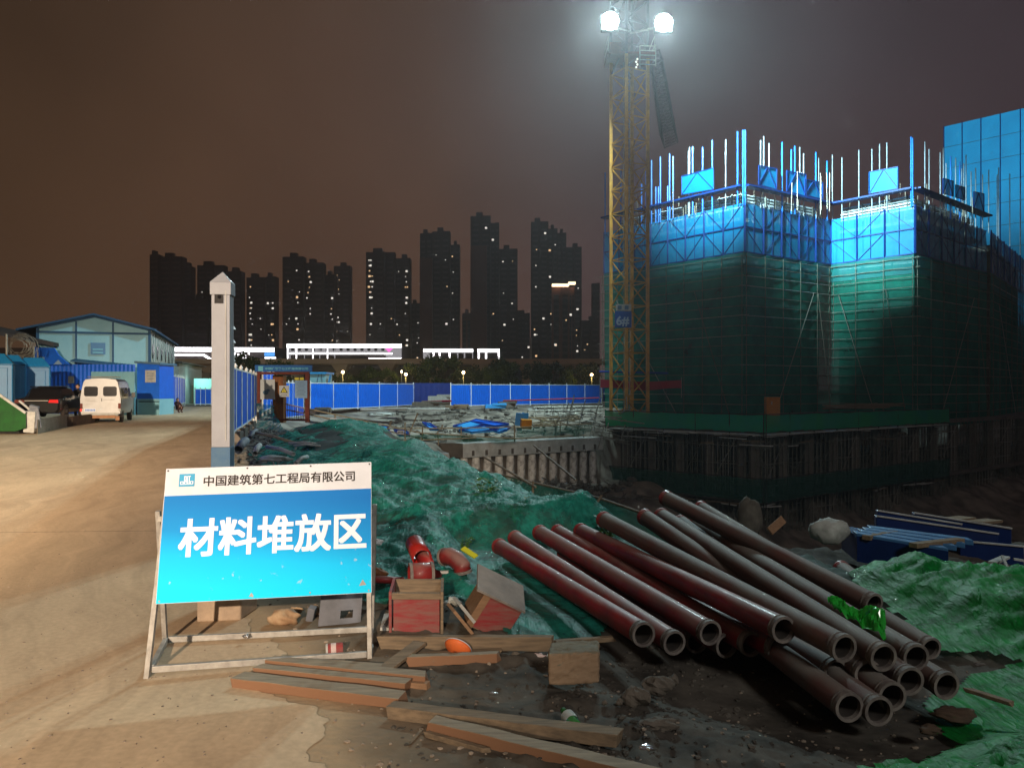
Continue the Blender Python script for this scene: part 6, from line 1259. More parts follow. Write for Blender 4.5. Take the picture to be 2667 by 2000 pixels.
# ================================================================ blocks wrapped in nets and scaffold
C1 = Vector((15.97, 55, 0)); L1 = Vector((7.6, 65.6, 0)); R1 = Vector((24.2, 60.6, 0)); C2 = Vector((28.05, 55.7, 0)); R2 = Vector((38.5, 64.8, 0)); R3 = Vector((51, 79.5, 0))
ZB = -1.2
def zat(py, D): return EYE - (py - HY) / F * D
Z_TOP = zat(527, 55); Z_MID = zat(590, 55); Z_BL = zat(656, 55); Z_GR = zat(708, 55)
def face(t, a, b, nb, seed, zgl=None, inset=.0, net=True, dim=0):
    a = Vector(a); b = Vector(b); d = (b - a).normalized(); nrm = Vector((d.y, -d.x, 0)); nrm = nrm if nrm.y < 0 else -nrm; L = (b - a).length; rr = random.Random(seed)
    def S(u, z, o=0): p = a + d * (u * L) + nrm * o; return Vector((p.x, p.y, z))
    # green net, slightly billowing, in three stacked sheets
    zs = [ZB, ZB + 5.2, ZB + 9.3, Z_GR, Z_GR + 1.35]
    for z0, z1 in zip(zs, zs[1:]):
        mb = MB(); nu, nz = 28, 8
        for j in range(nz + 1):
            for i in range(nu + 1):
                u = i / nu; z = z0 + (z1 - z0) * j / nz; o = .10 * float(fbm(np.array([u * L * .5 + seed]), np.array([z * .3]), 3)[0]) + .035 * math.sin(u * nb * math.pi * 2) ; mb.v.append(tuple(S(u, z, o + (.05 if z0 == Z_GR else 0))))
        w_ = nu + 1; mb.f = [(j * w_ + i, j * w_ + i + 1, (j + 1) * w_ + i + 1, (j + 1) * w_ + i) for j in range(nz) for i in range(nu)]
        mb.build('safety_net', M['netd'] if z0 < Z_GR else M['netband2'], t, smooth=True)
    # scaffold tubes in front of the net
    k = 0; z = ZB + .3
    while z < Z_GR + 1.5:
        e0 = rr.uniform(-.1, .05); e1 = rr.uniform(-.05, .12); mb = MB(); mb.tube(S(-.01, z + rr.uniform(-.03, .03), .16) - d * (.5 if rr.random() < .4 else .05), S(1.0, z + rr.uniform(-.03, .03), .16) + d * (.5 if rr.random() < .4 else .05), .028, 5); mb.build('ledger', M['tubed' if rr.random() < .75 else 'tube'], t); z += .68; k += 1
    for i in range(nb + 1):
        mb = MB(); mb.tube(S(i / nb, ZB, .22), S(i / nb, Z_GR + 1.2, .22), .028, 5); mb.build('standard', M['tubed'], t)
    for k, (ua, ub) in enumerate(((.62, .12), (.95, .70)) if seed % 2 else ((.25, .75), (.98, .8))):
        mb = MB(); mb.tube(S(ua, ZB, .28), S(ub, ZB + 9.8, .28), .028, 5); mb.build('brace', M['tube' if k == 0 else 'tubed'], t)
    return S, L, nrm, d
def blue_screen(t, a, b, nb, seed, crumple_=False, z0=None, z1=None, rows=((Z_BL, Z_MID), (Z_MID, Z_TOP)), mt='cyan'):
    a = Vector(a); b = Vector(b); d = (b - a).normalized(); nrm = Vector((d.y, -d.x, 0)); nrm = nrm if nrm.y < 0 else -nrm; L = (b - a).length
    def S(u, z, o=0): p = a + d * (u * L) + nrm * o; return Vector((p.x, p.y, z))
    for z0, z1 in rows:
        for i in range(nb):
            u0, u1 = (i + .015) / nb, (i + .985) / nb; mb = MB(); n = 8 if crumple_ else 2
            for jj in range(n + 1):
                for ii in range(n + 1):
                    u = u0 + (u1 - u0) * ii / n; z = z0 + .05 + (z1 - z0 - .1) * jj / n; o = (.13 * float(fbm(np.array([u * L * 1.8 + seed]), np.array([z * 1.8]), 3)[0]) if crumple_ else 0); mb.v.append(tuple(S(u, z, o)))
            w_ = n + 1; mb.f = [(q * w_ + p, q * w_ + p + 1, (q + 1) * w_ + p + 1, (q + 1) * w_ + p) for q in range(n) for p in range(n)]
            pn = mb.build('mesh_panel', M['crump'] if crumple_ else M[mt], t)
            mb = MB(); f = .045
            mb.beam(S(u0 - .01 / nb, z0, f + .02), S(u0 - .01 / nb, z1, f + .02), .10, .08, (0, 1, 0)); mb.beam(S(u0, z0, f), S(u1, z0, f), .05, .08); mb.beam(S((u0 + u1) / 2, z0, f), S((u0 + u1) / 2, z1, f), .03, .03, (0, 1, 0))
            if i % 2: mb.beam(S(u0, z0, f), S(u1, z1, f), .035, .035)
            else: mb.beam(S(u1, z0, f), S(u0, z1, f), .035, .035)
            mb.build('panel_frame', M['framebl'], pn)
    return S, L, nrm, d
M['netband2'] = mat('teal_net_overlap', (.004, .15, .16), (.004, .19, .17), .6, scale=1, transl=.3, alpha=.25); M['crump'] = mat('wrinkled_blue_mesh', (.015, .17, .36), (.025, .24, .45), .22, scale=2, spec=.8, bump=.05, bscale=3, alpha=.1)
def block(label, A, B, C, seed, nbl, nbr, poles, crump=False):
    """A left end, B near corner, C right end"""
    t = thing('scaffolded_building', B.to_tuple(), label, 'building')
    # concrete core behind the nets with floor slabs and openings
    ctr = (A + C) / 2; ins = lambda p: p + (ctr + (ctr - B) * .0 - p) * .10
    a, b, c = ins(A), B + (ctr - B) * .12, ins(C); dd = a + c - b
    ZT = Z_MID + .4
    mb = MB(); mb.prism([a, b, c, dd], (0, 0, .1)); 
    mb = MB(); mb.prism([Vector((p.x, p.y, ZB)) for p in (b + (ctr - b) * .04, c, dd, a)], (0, 0, ZT - ZB - .5)); mb.build('core', M['dconc'], t)
    for k in range(5):
        z = ZB + 2.9 * (k + 1); mb = MB(); mb.prism([Vector((p.x, p.y, z)) for p in (b, c, dd, a)], (0, 0, .25)); mb.build('floor_slab', M['conc'], t)
    # top floor: stacked formwork rows, white lit slabs
    for (p, q, nn) in ((A, B, 0), (B, C, 1)):
        d = (q - p).normalized(); L = (q - p).length; n_ = Vector((-d.y, d.x, 0)); n_ = n_ if n_.y > 0 else -n_
        for k in range(5):
            z = Z_TOP + .02 + k * .22 - .1; mb = MB(); s0 = .08 if nn else .06; s1 = .94; mb.beam(Vector((0, 0, z)) + p + d * L * s0 + n_ * .9, Vector((0, 0, z)) + p + d * L * s1 + n_ * .9, .3, .09); mb.build('formwork_beam', M['conc'] if k % 2 else M['whitesteel'], t)
        for k in range(int(L / 1.1)):
            mb = MB(); o = p + d * (1 + k * 1.1) + n_ * .72; mb.beam(o + Vector((0, 0, Z_TOP - .6)), o + Vector((0, 0, Z_TOP + .95)), .08, .05, (0, 1, 0)); mb.build('formwork_post', M['tube'], t)
        # walkway rim
        zr = Z_TOP + 1.12; o0 = p - n_ * .1; o1 = q - n_ * .1; mb = MB(); mb.beam(o0 + Vector((0, 0, zr)), o1 + Vector((0, 0, zr)), .7, .12); mb.build('walkway', M['framebl'], t)
    rr = random.Random(seed)
    # starter bars behind, standing above the slab
    grid = [(ctr.x + (a - ctr).x * u + (b - ctr).x * v * 1.0, ctr.y + (a - ctr).y * u + (b - ctr).y * v) for u, v in [(rr.uniform(-.9, .9), rr.uniform(-.9, .8)) for _ in range(60)]]
    for x, y in grid: mb = MB(); h_ = rr.uniform(1.4, 2.9); mb.tube((x, y, Z_TOP - .2), (x + rr.uniform(-.05, .05), y, Z_TOP + h_), .024, 4); mb.build('starter_bar', M['bar'], t)
    face(t, A, B, nbl, seed); face(t, B, C, nbr, seed + 7)
    blue_screen(t, A, B, nbl, seed); blue_screen(t, B, C, nbr, seed + 3, crumple_=crump)
    for px, y0, D, cl, wd in poles:
        x = (px - CX) / F * D; mb = MB(); mb.tube((x, D, Z_TOP - .2), (x, D, zat(y0, D)), wd, 7); mb.build('upright_pole', M[cl], t)
    return t
M['bar'] = mat('rebar', (.30, .24, .18), None, .6)
def ptoD(px, A, B):
    k = (px - CX) / F; # x = k*y on segment
    t_ = (k * A.y - A.x) / ((B.x - A.x) - k * (B.y - A.y)); return A.y + (B.y - A.y) * t_
def PL(A, B, lst): return [(px, y, ptoD(px, A, B) - .15, c_, .055 if c_ == 'polebl' else .04) for px, y, c_ in lst]
M['polew'] = mat('dull_steel_pole', (.34, .38, .42), (.20, .22, .24), .5, scale=3, metal=.2)
bp = 'polebl'; wp = 'polew'
PO1 = PL(L1, C1, [(1576, 450, bp), (1617, 440, bp), (1629, 440, bp), (1683, 445, bp), (1697, 418, bp), (1720, 409, bp), (1744, 401, bp), (1753, 408, bp), (1708, 487, bp), (1715, 487, bp), (1739, 485, bp), (1793, 394, wp), (1804, 382, bp), (1796, 384, wp), (1830, 384, bp), (1855, 366, bp), (1890, 364, wp), (1921, 344, bp), (1935, 340, bp), (1671, 480, bp)])
PO1 += PL(C1, R1, [(1941, 340, bp), (1981, 366, wp), (1989, 356, wp), (2003, 374, wp), (2037, 371, bp), (2061, 390, bp), (2070, 381, bp), (2083, 384, wp), (2093, 400, wp), (2125, 397, bp), (2132, 412, wp), (2154, 420, bp), (2168, 404, wp)])
tb1 = block('left scaffolded block in green nets with cyan screens around its top', L1, C1, R1, 5, 8, 5, PO1)
PO2 = PL(R1, C2, [(2193, 411, wp), (2237, 391, wp), (2271, 389, wp), (2291, 376, wp), (2310, 372, wp), (2373, 357, bp)])
PO2 += PL(C2, R2, [(2377, 360, bp), (2409, 370, wp), (2420, 389, wp), (2449, 397, wp), (2457, 386, wp), (2464, 426, wp), (2476, 408, bp), (2489, 412, wp), (2500, 422, bp), (2505, 440, wp), (2510, 426, wp), (2516, 404, wp), (2529, 447, wp), (2541, 438, wp), (2559, 455, wp), (2575, 443, wp)])
PO2 += PL(R2, R3, [(2597, 455, wp), (2601, 437, wp), (2630, 453, wp), (2657, 464, wp)])
tb2 = block('right scaffolded block whose left side is brightly lit cyan', R1, C2, R2, 9, 3, 6, PO2, True)
# raised single panels above the walkway
def Rz(t, A, B, px0, px1, y0, y1, b0, b1):
    D0 = ptoD(px0, A, B) - .35; D1 = ptoD(px1, A, B) - .35; a = P(px0, b0, D0); b = P(px1, b1, D1); c = P(px1, y1, D1); d = P(px0, y0, D0); mb = MB(); mb.prism([a, b, c, d], (0, .05, 0)); pn = mb.build('raised_panel', M['cyan'], t)
    mb = MB(); o = Vector((0, -.05, 0)); [mb.beam(p + o, q + o, .05, .05) for p, q in ((a, b), (d, c), (a, d), (b, c), (a, (c + d) / 2), (b, (c + d) / 2))]; mb.build('panel_frame', M['framebl'], pn)
Rz(tb1, L1, C1, 1775, 1858, 460, 438, 508, 494); Rz(tb1, C1, R1, 1975, 2022, 432, 440, 482, 494); Rz(tb1, C1, R1, 2048, 2098, 445, 455, 498, 512); Rz(tb1, C1, R1, 2095, 2142, 468, 476, 508, 520)
Rz(tb2, R1, C2, 2263, 2338, 449, 435, 505, 492); Rz(tb2, C2, R2, 2455, 2482, 465, 473, 505, 512); Rz(tb2, C2, R2, 2488, 2512, 482, 490, 515, 522); Rz(tb2, C2, R2, 2535, 2562, 500, 506, 545, 552)
# third recessed block at the right edge
t3b = thing('scaffolded_building', R2.to_tuple(), 'dim recessed block in wrinkled blue mesh at the right picture edge', 'building')
face(t3b, R2 + Vector((.3, 0, 0)), R3, 6, 31); blue_screen(t3b, R2 + Vector((.3, 0, 0)), R3, 6, 33, crumple_=True)
mb = MB(); mb.prism([R2 + Vector((1, 1, ZB)), R3 + Vector((0, 1, ZB)), R3 + Vector((-6, 6, ZB)), R2 + Vector((-3, 7, ZB))], (0, 0, Z_TOP - ZB - 1)); mb.build('core', M['dconc'], t3b)
# tall finished building wrapped in blue screens at the far right
def bluetower():
    A = Vector((56.8, 105, 0)); B = Vector((65.5, 95, 0)); zt = zat(330, 105); t = thing('screened_building', A.to_tuple(), 'tall block completely wrapped in blue panels at the upper right', 'building')
    d = (B - A).normalized(); L = (B - A).length; n_ = Vector((d.y, -d.x, 0)); n_ = n_ if n_.y < 0 else -n_; nc, nr = 6, 11; h_ = 2.8
    for i in range(nc):
        for j in range(nr):
            a = A + d * (L * (i + .012) / nc); b = A + d * (L * (i + .988) / nc); z0 = zt - (j + 1) * h_ + .03; z1 = zt - j * h_ - .03; mb = MB(); mb.prism([Vector((a.x, a.y, z0)), Vector((b.x, b.y, z0)), Vector((b.x, b.y, z1)), Vector((a.x, a.y, z1))], -n_ * .06); mb.build('wall_panel', M['cyand'], t)
    for i in range(nc + 1): a = A + d * (L * i / nc) + n_ * .04; mb = MB(); mb.beam(Vector((a.x, a.y, 0)), Vector((a.x, a.y, zt + .05)), .09, .09, (0, 1, 0)); mb.build('panel_rail', M['framebl'], t)
    mb = MB(); mb.prism([Vector((p.x, p.y, 0)) for p in (A - n_ * .2, B - n_ * .2, B - n_ * 12, A - n_ * 12)], (0, 0, zt - .4)); mb.build('core', M['dconc'], t)
bluetower()

# ================================================================ podium sunk in the pit
PC = Vector((14.0, 45, 0)); PLf = Vector((6.6, 52.5, 0)); PR = Vector((31, 58, 0)); PR2 = Vector((52, 74.5, 0)); ZF = [-1.0, -4.95, -8.9]
def podium():
    t = thing('podium_building', PC.to_tuple(), 'dark unfinished podium with scaffold props sunk in the excavation', 'building')
    back = [PR2, Vector((30, 95, 0)), Vector((5, 75, 0)), PLf]
    for z in ZF[:2]:
        mb = MB(); mb.prism([Vector((p.x, p.y, z)) for p in [PLf, PC, PR2] + back[1:3]], (0, 0, .28)); mb.build('floor_slab', M['dconc'], t)
    for (A, B, n) in ((PLf, PC, 5), (PC, PR, 8), (PR, PR2, 8)):
        d = (B - A); 
        for i in range(n):
            p = A + d * ((i + .2) / n); nn = Vector((-d.y, d.x, 0)).normalized(); nn = nn if nn.y > 0 else -nn
            for zi in (0, 1):
                q = p + nn * .8; mb = MB(); mb.box((q.x, q.y, (ZF[zi] + ZF[zi + 1]) / 2 + .14), (.5, .5, ZF[zi] - ZF[zi + 1] - .28)); mb.build('column', M['dconc'], t)
            for zi in (0, 1):
                for off in (.45, 1.9):
                    mb = MB()
                    for j in range(6):
                        q = p + d / n * (j / 6 + .05) + nn * off; mb.tube((q.x, q.y, ZF[zi + 1] + .2), (q.x, q.y, ZF[zi]), .032, 5)
                    for z in (.9, 2.1, 3.2): q0 = p + nn * off; q1 = p + d / n + nn * off; mb.tube((q0.x, q0.y, ZF[zi + 1] + z), (q1.x, q1.y, ZF[zi + 1] + z + random.uniform(-.1, .1)), .026, 5)
                    if off < 1: q0 = p + nn * off; q1 = p + d / n + nn * off; mb.tube((q0.x, q0.y, ZF[zi + 1] + .3), (q1.x, q1.y, ZF[zi] - .2), .026, 5)
                    mb.build('prop_frame', M['tubed' if (i + zi) % 3 else 'tube'], t)
    # edge timbers lying out over the slab rim
    rr = random.Random(6)
    for k in range(60):
        A, B = ((PLf, PC), (PC, PR))[rr.random() < .6]; s = rr.random(); p = A.lerp(B, s); d = (B - A).normalized(); nn = Vector((-d.y, d.x, 0)); nn = nn if nn.y < 0 else -nn; z = rr.choice([ZF[0] + .02 - rr.random() * .5, ZF[0] - .1, ZF[0] - rr.random() * .9, ZF[1] - .1]); q = p + nn * rr.uniform(.1, .7); an = rr.uniform(-.25, .25); e = Matrix.Rotation(an, 3, 'Z') @ d; mb = MB(); l = rr.uniform(.8, 2.4); mb.beam(q - e * l / 2 + Vector((0, 0, z)), q + e * l / 2 + Vector((0, 0, z + rr.uniform(-.05, .05))), .14, .05); mb.build('edge_board', M['wood'] if rr.random() < .6 else M['conc'], t)
    for (A, B) in ((PLf, PC), (PC, PR)): mb = MB(); nn = Vector((0, -.45, 0)); mb.beam(A + nn + Vector((0, 0, ZF[0] - .02)), B + nn + Vector((0, 0, ZF[0] - .02)), .9, .05); mb.build('edge_walkway', M['conc'], t)
    return t
podium()
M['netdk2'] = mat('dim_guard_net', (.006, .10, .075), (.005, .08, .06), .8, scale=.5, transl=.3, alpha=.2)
def guard(A, B, z0, z1, n, mt, label, grp=None, bulge=.1, seed=0):
    dd_ = (B - A).normalized() * .72
    if (B - PC).length < .1: B = B + dd_
    if (A - PC).length < .1: A = A - dd_
    t = thing('net_guardrail', A.to_tuple(), label, 'guardrail', grp); d = B - A; nn = Vector((d.y, -d.x, 0)).normalized(); nn = nn if nn.y < 0 else -nn; off = nn * .75
    for i in range(n + 1): p = A + d * (i / n) + off * .96; mb = MB(); mb.tube((p.x, p.y, z0 - .35), (p.x, p.y, z1 + .08), .03, 5); mb.build('post', M['black'], t)
    for i in range(n):
        mb = MB(); m_ = 10; rr = random.Random(seed + i); 
        for j in range(5):
            for k in range(m_ + 1):
                s = (i + k / m_) / n; p = A + d * s + off; z = z0 + (z1 - z0) * j / 4; o = bulge * float(fbm(np.array([s * 14 + seed]), np.array([z * 1.3]), 3)[0]); sag = -.07 * math.sin(math.pi * k / m_) * (j == 4) + .08 * math.sin(math.pi * k / m_) * (j == 0) * rr.random(); mb.v.append((p.x + nn.x * o, p.y + nn.y * o, z + sag))
        w_ = m_ + 1; mb.f = [(j * w_ + k, j * w_ + k + 1, (j + 1) * w_ + k + 1, (j + 1) * w_ + k) for j in range(4) for k in range(m_)]; mb.build('net_panel', M[mt], t, smooth=True)
    mb = MB(); mb.tube(A + off + Vector((0, 0, z1)), B + off + Vector((0, 0, z1)), .03, 5); mb.build('top_rail', M['black'], t)
guard(PLf, PC, ZF[0] + .12, ZF[0] + 1.12, 5, 'netband', 'green netting guardrail on the left edge of the podium roof', bulge=.16, seed=2)
guard(PC, PR, ZF[0] + .12, ZF[0] + 1.12, 9, 'netband', 'bright green netting guardrail on the right edge of the podium roof', bulge=.1, seed=4)
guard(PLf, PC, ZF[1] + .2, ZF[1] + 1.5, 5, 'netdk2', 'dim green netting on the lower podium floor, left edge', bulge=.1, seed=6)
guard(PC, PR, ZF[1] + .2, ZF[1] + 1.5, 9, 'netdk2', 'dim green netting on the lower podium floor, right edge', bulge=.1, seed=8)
# orange cabinet and timber pile on the podium roof
def cabinet():
    D = 47.5; c = P(2011, 1070, D); t = thing('electric_cabinet', (c.x, D, ZF[0] + .28), 'orange electric cabinet on the podium roof behind the green guardrail', 'cabinet'); s = .8
    z0 = ZF[0] + .3; zt = zat(1034, D); mb = MB(); mb.box((c.x, D, (z0 + zt) / 2), (s, .5, zt - z0)); mb.build('cabinet_body', M['ybox2'], t, bevel=.02)
    mb = MB(); mb.box((c.x + .08, D - .27, (z0 + zt) / 2 + .1), (.5, .03, (zt - z0) * .7)); mb.build('door', M['ybox2'], t); mb = MB(); mb.box((c.x - .12, D - .3, zt - .35), (.06, .02, .2)); mb.build('label_plate', M['lgrey'], t)
M['ybox2'] = mat('orange_cabinet', (.42, .16, .02), (.34, .13, .02), .6, scale=3)
cabinet()
rr_ = random.Random(12)
tp = thing('timber_pile', P(2240, 1062, 53).to_tuple(), 'loose pile of long timbers on the podium roof', 'timber pile')
for k in range(14):
    a = P(2140 + rr_.uniform(0, 90), 1058 + rr_.uniform(-6, 8), 52 + rr_.uniform(-.8, .8)); b = P(2270 + rr_.uniform(0, 90), 1056 + rr_.uniform(-6, 8), 53 + rr_.uniform(-.8, .8)); mb = MB(); mb.beam(a, b, .12, .06); mb.build('timber', M['wood'], tp)
# capping beam, piles
def capping():
    A = Vector((-2.72, 44.5, 0)); B = Vector((5.75, 50.4, 0)); B2 = Vector((8.2, 53, 0)); t = thing('capping_beam', A.to_tuple(), 'long pale concrete capping beam along the far pit wall', 'beam'); zt = -1.5; hh = .82
    bk = Vector((-.57, .82, 0)); mb = MB(); n = 20
    mb.prism([A + Vector((0, 0, zt - hh)), B + Vector((0, 0, zt - hh)), B + bk * 1.0 + Vector((0, 0, zt - hh)), A + bk * 1.0 + Vector((0, 0, zt - hh))], (0, 0, hh)); mb.build('beam_body', M['conc'], t, bevel=.03)
    mb = MB(); C_ = A + Vector((-1.9, .9, 0)); mb.prism([C_ + Vector((0, 0, zt - hh)), A + Vector((0, .02, zt - hh)), A + bk + Vector((0, 0, zt - hh)), C_ + Vector((0, 1, zt - hh))], (0, 0, hh)); mb.build('return_beam', M['dconc'], t, bevel=.03)
    for k in range(11):
        p = A.lerp(B, (k + .7) / 11.5); mb = MB(); q = p + Vector((.03, -.04, zt - hh + .25)); mb.box(q, (.14, .05, .3), .6); mb.build('hook', M['dconc'], t)
    for i in range(13):
        s = (i + .4) / 13; p = A.lerp(B, s) + bk * .45; zl = -4.2 - 1.6 * s - random.uniform(0, .7) if i > 1 else -3.4; mb = MB(); r0 = .25
        mb.rings((p.x, p.y, zt - hh - .02), (p.x, p.y, -9), [(0, r0 * random.uniform(.8, .95)), (.4, r0), (1.1, r0 * random.uniform(.96, 1.08)), (1.9, r0), (7, r0)], 12); o = mb.build('retaining_pile', M['pilec'], smooth=True)
        tag(o, ['pile at the left end of the far pit wall', 'second pile from the left of the pit wall', 'third pile from the left of the pit wall', 'fourth pile from the left of the pit wall', 'fifth pile from the left of the pit wall', 'sixth pile from the left of the pit wall', 'seventh pile, at the middle of the pit wall', 'eighth pile from the left of the pit wall', 'ninth pile from the left of the pit wall', 'fourth pile from the right of the pit wall', 'third pile from the right of the pit wall', 'second pile from the right of the pit wall', 'pile at the right end of the pit wall'][i], 'pile', 'concrete piles under the capping beam')
M['pilec'] = mat('pile_concrete', (.85, .85, .80), (.20, .19, .17), .9, scale=1.6, bump=.05, bscale=4, lo=.45, hi=.62)
capping()
mb = MB(); a = P(1088, 1187, 36); b = P(1170, 1180, 38); mb.prism([a, b, b + Vector((-.5, 1.6, 0)), a + Vector((-.5, 1.2, 0))], (0, 0, -.5)); tag(mb.build('concrete_slab', M['conc'], bevel=.02), 'pale concrete slab stepping down left of the capping beam', 'slab')
# blue formwork boards, yellow crate, bits on the slope
def board(pts, D, label, mt='sheetl', th=.08):
    q = [P(x, y, D + dz) for x, y, dz in pts]; mb = MB(); mb.prism(q, (0, 0, -th)); t = thing('formwork_panel', q[0].to_tuple(), label, 'panel', 'blue formwork panels on the slope'); mb.build('board', M[mt], t)
    mb = MB(); [mb.beam(a + Vector((0, 0, .03)), b + Vector((0, 0, .03)), .05, .05) for a, b in ((q[0], q[1]), (q[1], q[2]), (q[2], q[3]), (q[3], q[0]), (q[0], q[2]))]; mb.build('frame', M['dblue'], t)
board([(952, 1108, 1.5), (1008, 1110, 1.5), (1022, 1138, 0), (972, 1134, 0)], 43, 'leftmost blue panel lying on the slope by the rail')
board([(1026, 1120, 1), (1058, 1122, 1), (1068, 1134, 0), (1040, 1134, 0)], 43.5, 'small blue panel with white tags beside the leftmost one')
board([(1100, 1100, 1.5), (1118, 1102, 1.5), (1142, 1118, 0), (1120, 1118, 0)], 46, 'narrow blue panel leaning on the slope')
board([(1180, 1110, 1.2), (1225, 1098, 1.8), (1262, 1108, .8), (1210, 1116, 0)], 47, 'light blue panel in the middle of the panel heap')
board([(1225, 1098, 2.6), (1240, 1092, 3), (1325, 1104, 1.6), (1290, 1110, 1.2)], 47, 'dark blue panel on top of the panel heap', 'blue')
board([(1195, 1120, .5), (1262, 1110, 1), (1300, 1120, .4), (1230, 1126, 0)], 46.5, 'blue panel at the front of the panel heap')
board([(1275, 1118, .5), (1330, 1112, 1), (1320, 1120, .3), (1300, 1126, 0)], 46.5, 'blue panel at the right of the panel heap')
mb = MB(); mb.box(P(1352, 1092, 48), (.45, .3, .75), Euler((0, .12, 0))); mb.box(P(1366, 1090, 48.3), (.4, .3, .7), Euler((0, .1, .2))); tag(mb.build('blue_crate', M['sheetl']), 'upright blue box behind the orange crate', 'box')
t = thing('orange_crate', P(1370, 1104, 47.5).to_tuple(), 'orange yellow box standing at the right of the blue panels', 'box'); mb = MB(); mb.box(P(1370, 1104, 47.5), (.62, .5, .55), Euler((.1, .05, .15))); mb.build('box_body', M['ybox'], t, bevel=.02); mb = MB(); mb.box(P(1368, 1114, 47.3), (.4, .3, .12), .2); mb.build('base', M['ybox'], t)
mb = MB(); mb.box(P(1352, 1117, 46.5), (.3, .03, .22)); tag(mb.build('tag_plate', M['noticeb']), 'small pale plate at the foot of the orange box', 'plate')
for px, py, D, lb in ((868, 1094, 40, 'small white tag plate hung on the slope rail above the net'), (985, 1110, 42.5, 'white tag on the leftmost blue panel'), (1043, 1126, 42.8, 'white written tag on the small blue panel')):
    t = thing('tag_plate', P(px, py, D).to_tuple(), lb, 'plate'); mb = MB(); mb.box(P(px, py, D), (.34, .02, .2)); mb.build('plate', M['white'], t); mb = MB(); [mb.box(P(px - 5.5 + 3.6 * i, py, D - .02), (.045, .01, .08)) for i in range(4)]; mb.build('lettering', M['text'], t)
crumple('plastic_sheet', 990, 1080, 52, (.9, .5, .12), 'sack', 'pale plastic sheet crumpled on the slope below the short fence', 'sheet', 30, .6)
# heap of scaffold tubes and bamboo on the slope right
def heap():
    rr = random.Random(9)
    for name, mtx, n, reg, lb, ln in (('bamboo_poles', 'bamboo', 22, (1385, 1500, 1085, 1112, 48, 52), 'untidy heap of bamboo poles on the slope right of the orange box', 2.2), ('scaffold_tubes', 'tube', 45, (1440, 1640, 1068, 1150, 49, 53), 'tangle of scaffold tubes before the crane foot', 2.6)):
        t = thing(name[:-1] + '_heap', P((reg[0] + reg[1]) / 2, reg[3], reg[4]).to_tuple(), lb, 'pole heap')
        for k in range(n):
            p = P(rr.uniform(reg[0], reg[1]), rr.uniform(reg[2], reg[3]), rr.uniform(reg[4], reg[5])); a = rr.uniform(-.5, .5) if rr.random() < .6 else rr.uniform(.9, 2.2); el = rr.uniform(-.3, .3) if name != 'scaffold_tubes' or rr.random() < .6 else 1.3; d = Vector((math.cos(a) * math.cos(el), math.sin(a) * math.cos(el), math.sin(el))) * ln * rr.uniform(.3, 1) / 2; mb = MB(); mb.tube(p - d, p + d, .035, 5); mb.build('pole', M[mtx], t)
heap()
for px, D in ((1475, 47), (1490, 47.6), (1510, 48.2)): pass
mb = MB(); [mb.tube(P(1395 + 24 * k, 1056, 58), P(1395 + 24 * k, 1085, 58), .04, 5) for k in range(8)]; [mb.tube(P(1390, 1060 + 9 * k, 58), P(1570, 1058 + 9 * k, 58), .04, 5) for k in range(3)]; tag(mb.build('pipe_rack', M['tube']), 'low scaffold rack in front of the pale retaining wall', 'rack')
mb = MB(); mb.tube(P(1100, 1046, 66), P(1175, 1044, 64), .08, 6); mb.tube(P(1310, 1044, 62), P(1560, 1036, 62), .06, 6); tag(mb.build('red_steel_beam', M['mag']), 'thin red steel rail across the foot of the long fence', 'rail')

rr_ = random.Random(21)
FD = ['dark pallet at the foot of the first panel of the long fence', 'flat board at the foot of the short fence', 'grey lump under the first panels of the short fence', 'blue scrap at the foot of the long fence', 'dark low heap in the gap between the fences', 'pale board before the gap between the fences', 'stack of pale boards behind the gap between the fences', 'brown lump at the foot of the third long fence panel']
for k, (px, py, D_, s, mt_) in enumerate([(1190, 1060, 60, (1.6, .8, .25), 'wood'), (1000, 1066, 56, (3.2, .8, .12), 'lgrey'), (830, 1072, 52, (1.5, .7, .35), 'rock'), (1290, 1058, 62, (1.6, .6, .3), 'sheetl'), (1110, 1052, 64, (2.2, .8, .3), 'rock'), (1080, 1066, 57, (4.5, .5, .12), 'lgrey'), (1150, 1038, 78, (2.6, 1, .5), 'lgrey'), (1320, 1054, 64, (1.4, .8, .5), 'dconc')]):
    q = P(px, py, D_); mb = MB(); mb.box(q, s, rr_.uniform(-.2, .2)); mb.box(q + Vector((s[0] * .2, -.1, s[2] * .5)), (s[0] * .7, s[1] * .8, s[2] * .6), rr_.uniform(-.5, .5)); tag(mb.build('debris', M[mt_], bevel=.03), FD[k], 'debris')
M['railwood'] = mat('dark_bamboo', (.17, .14, .10), (.08, .065, .05), .8)

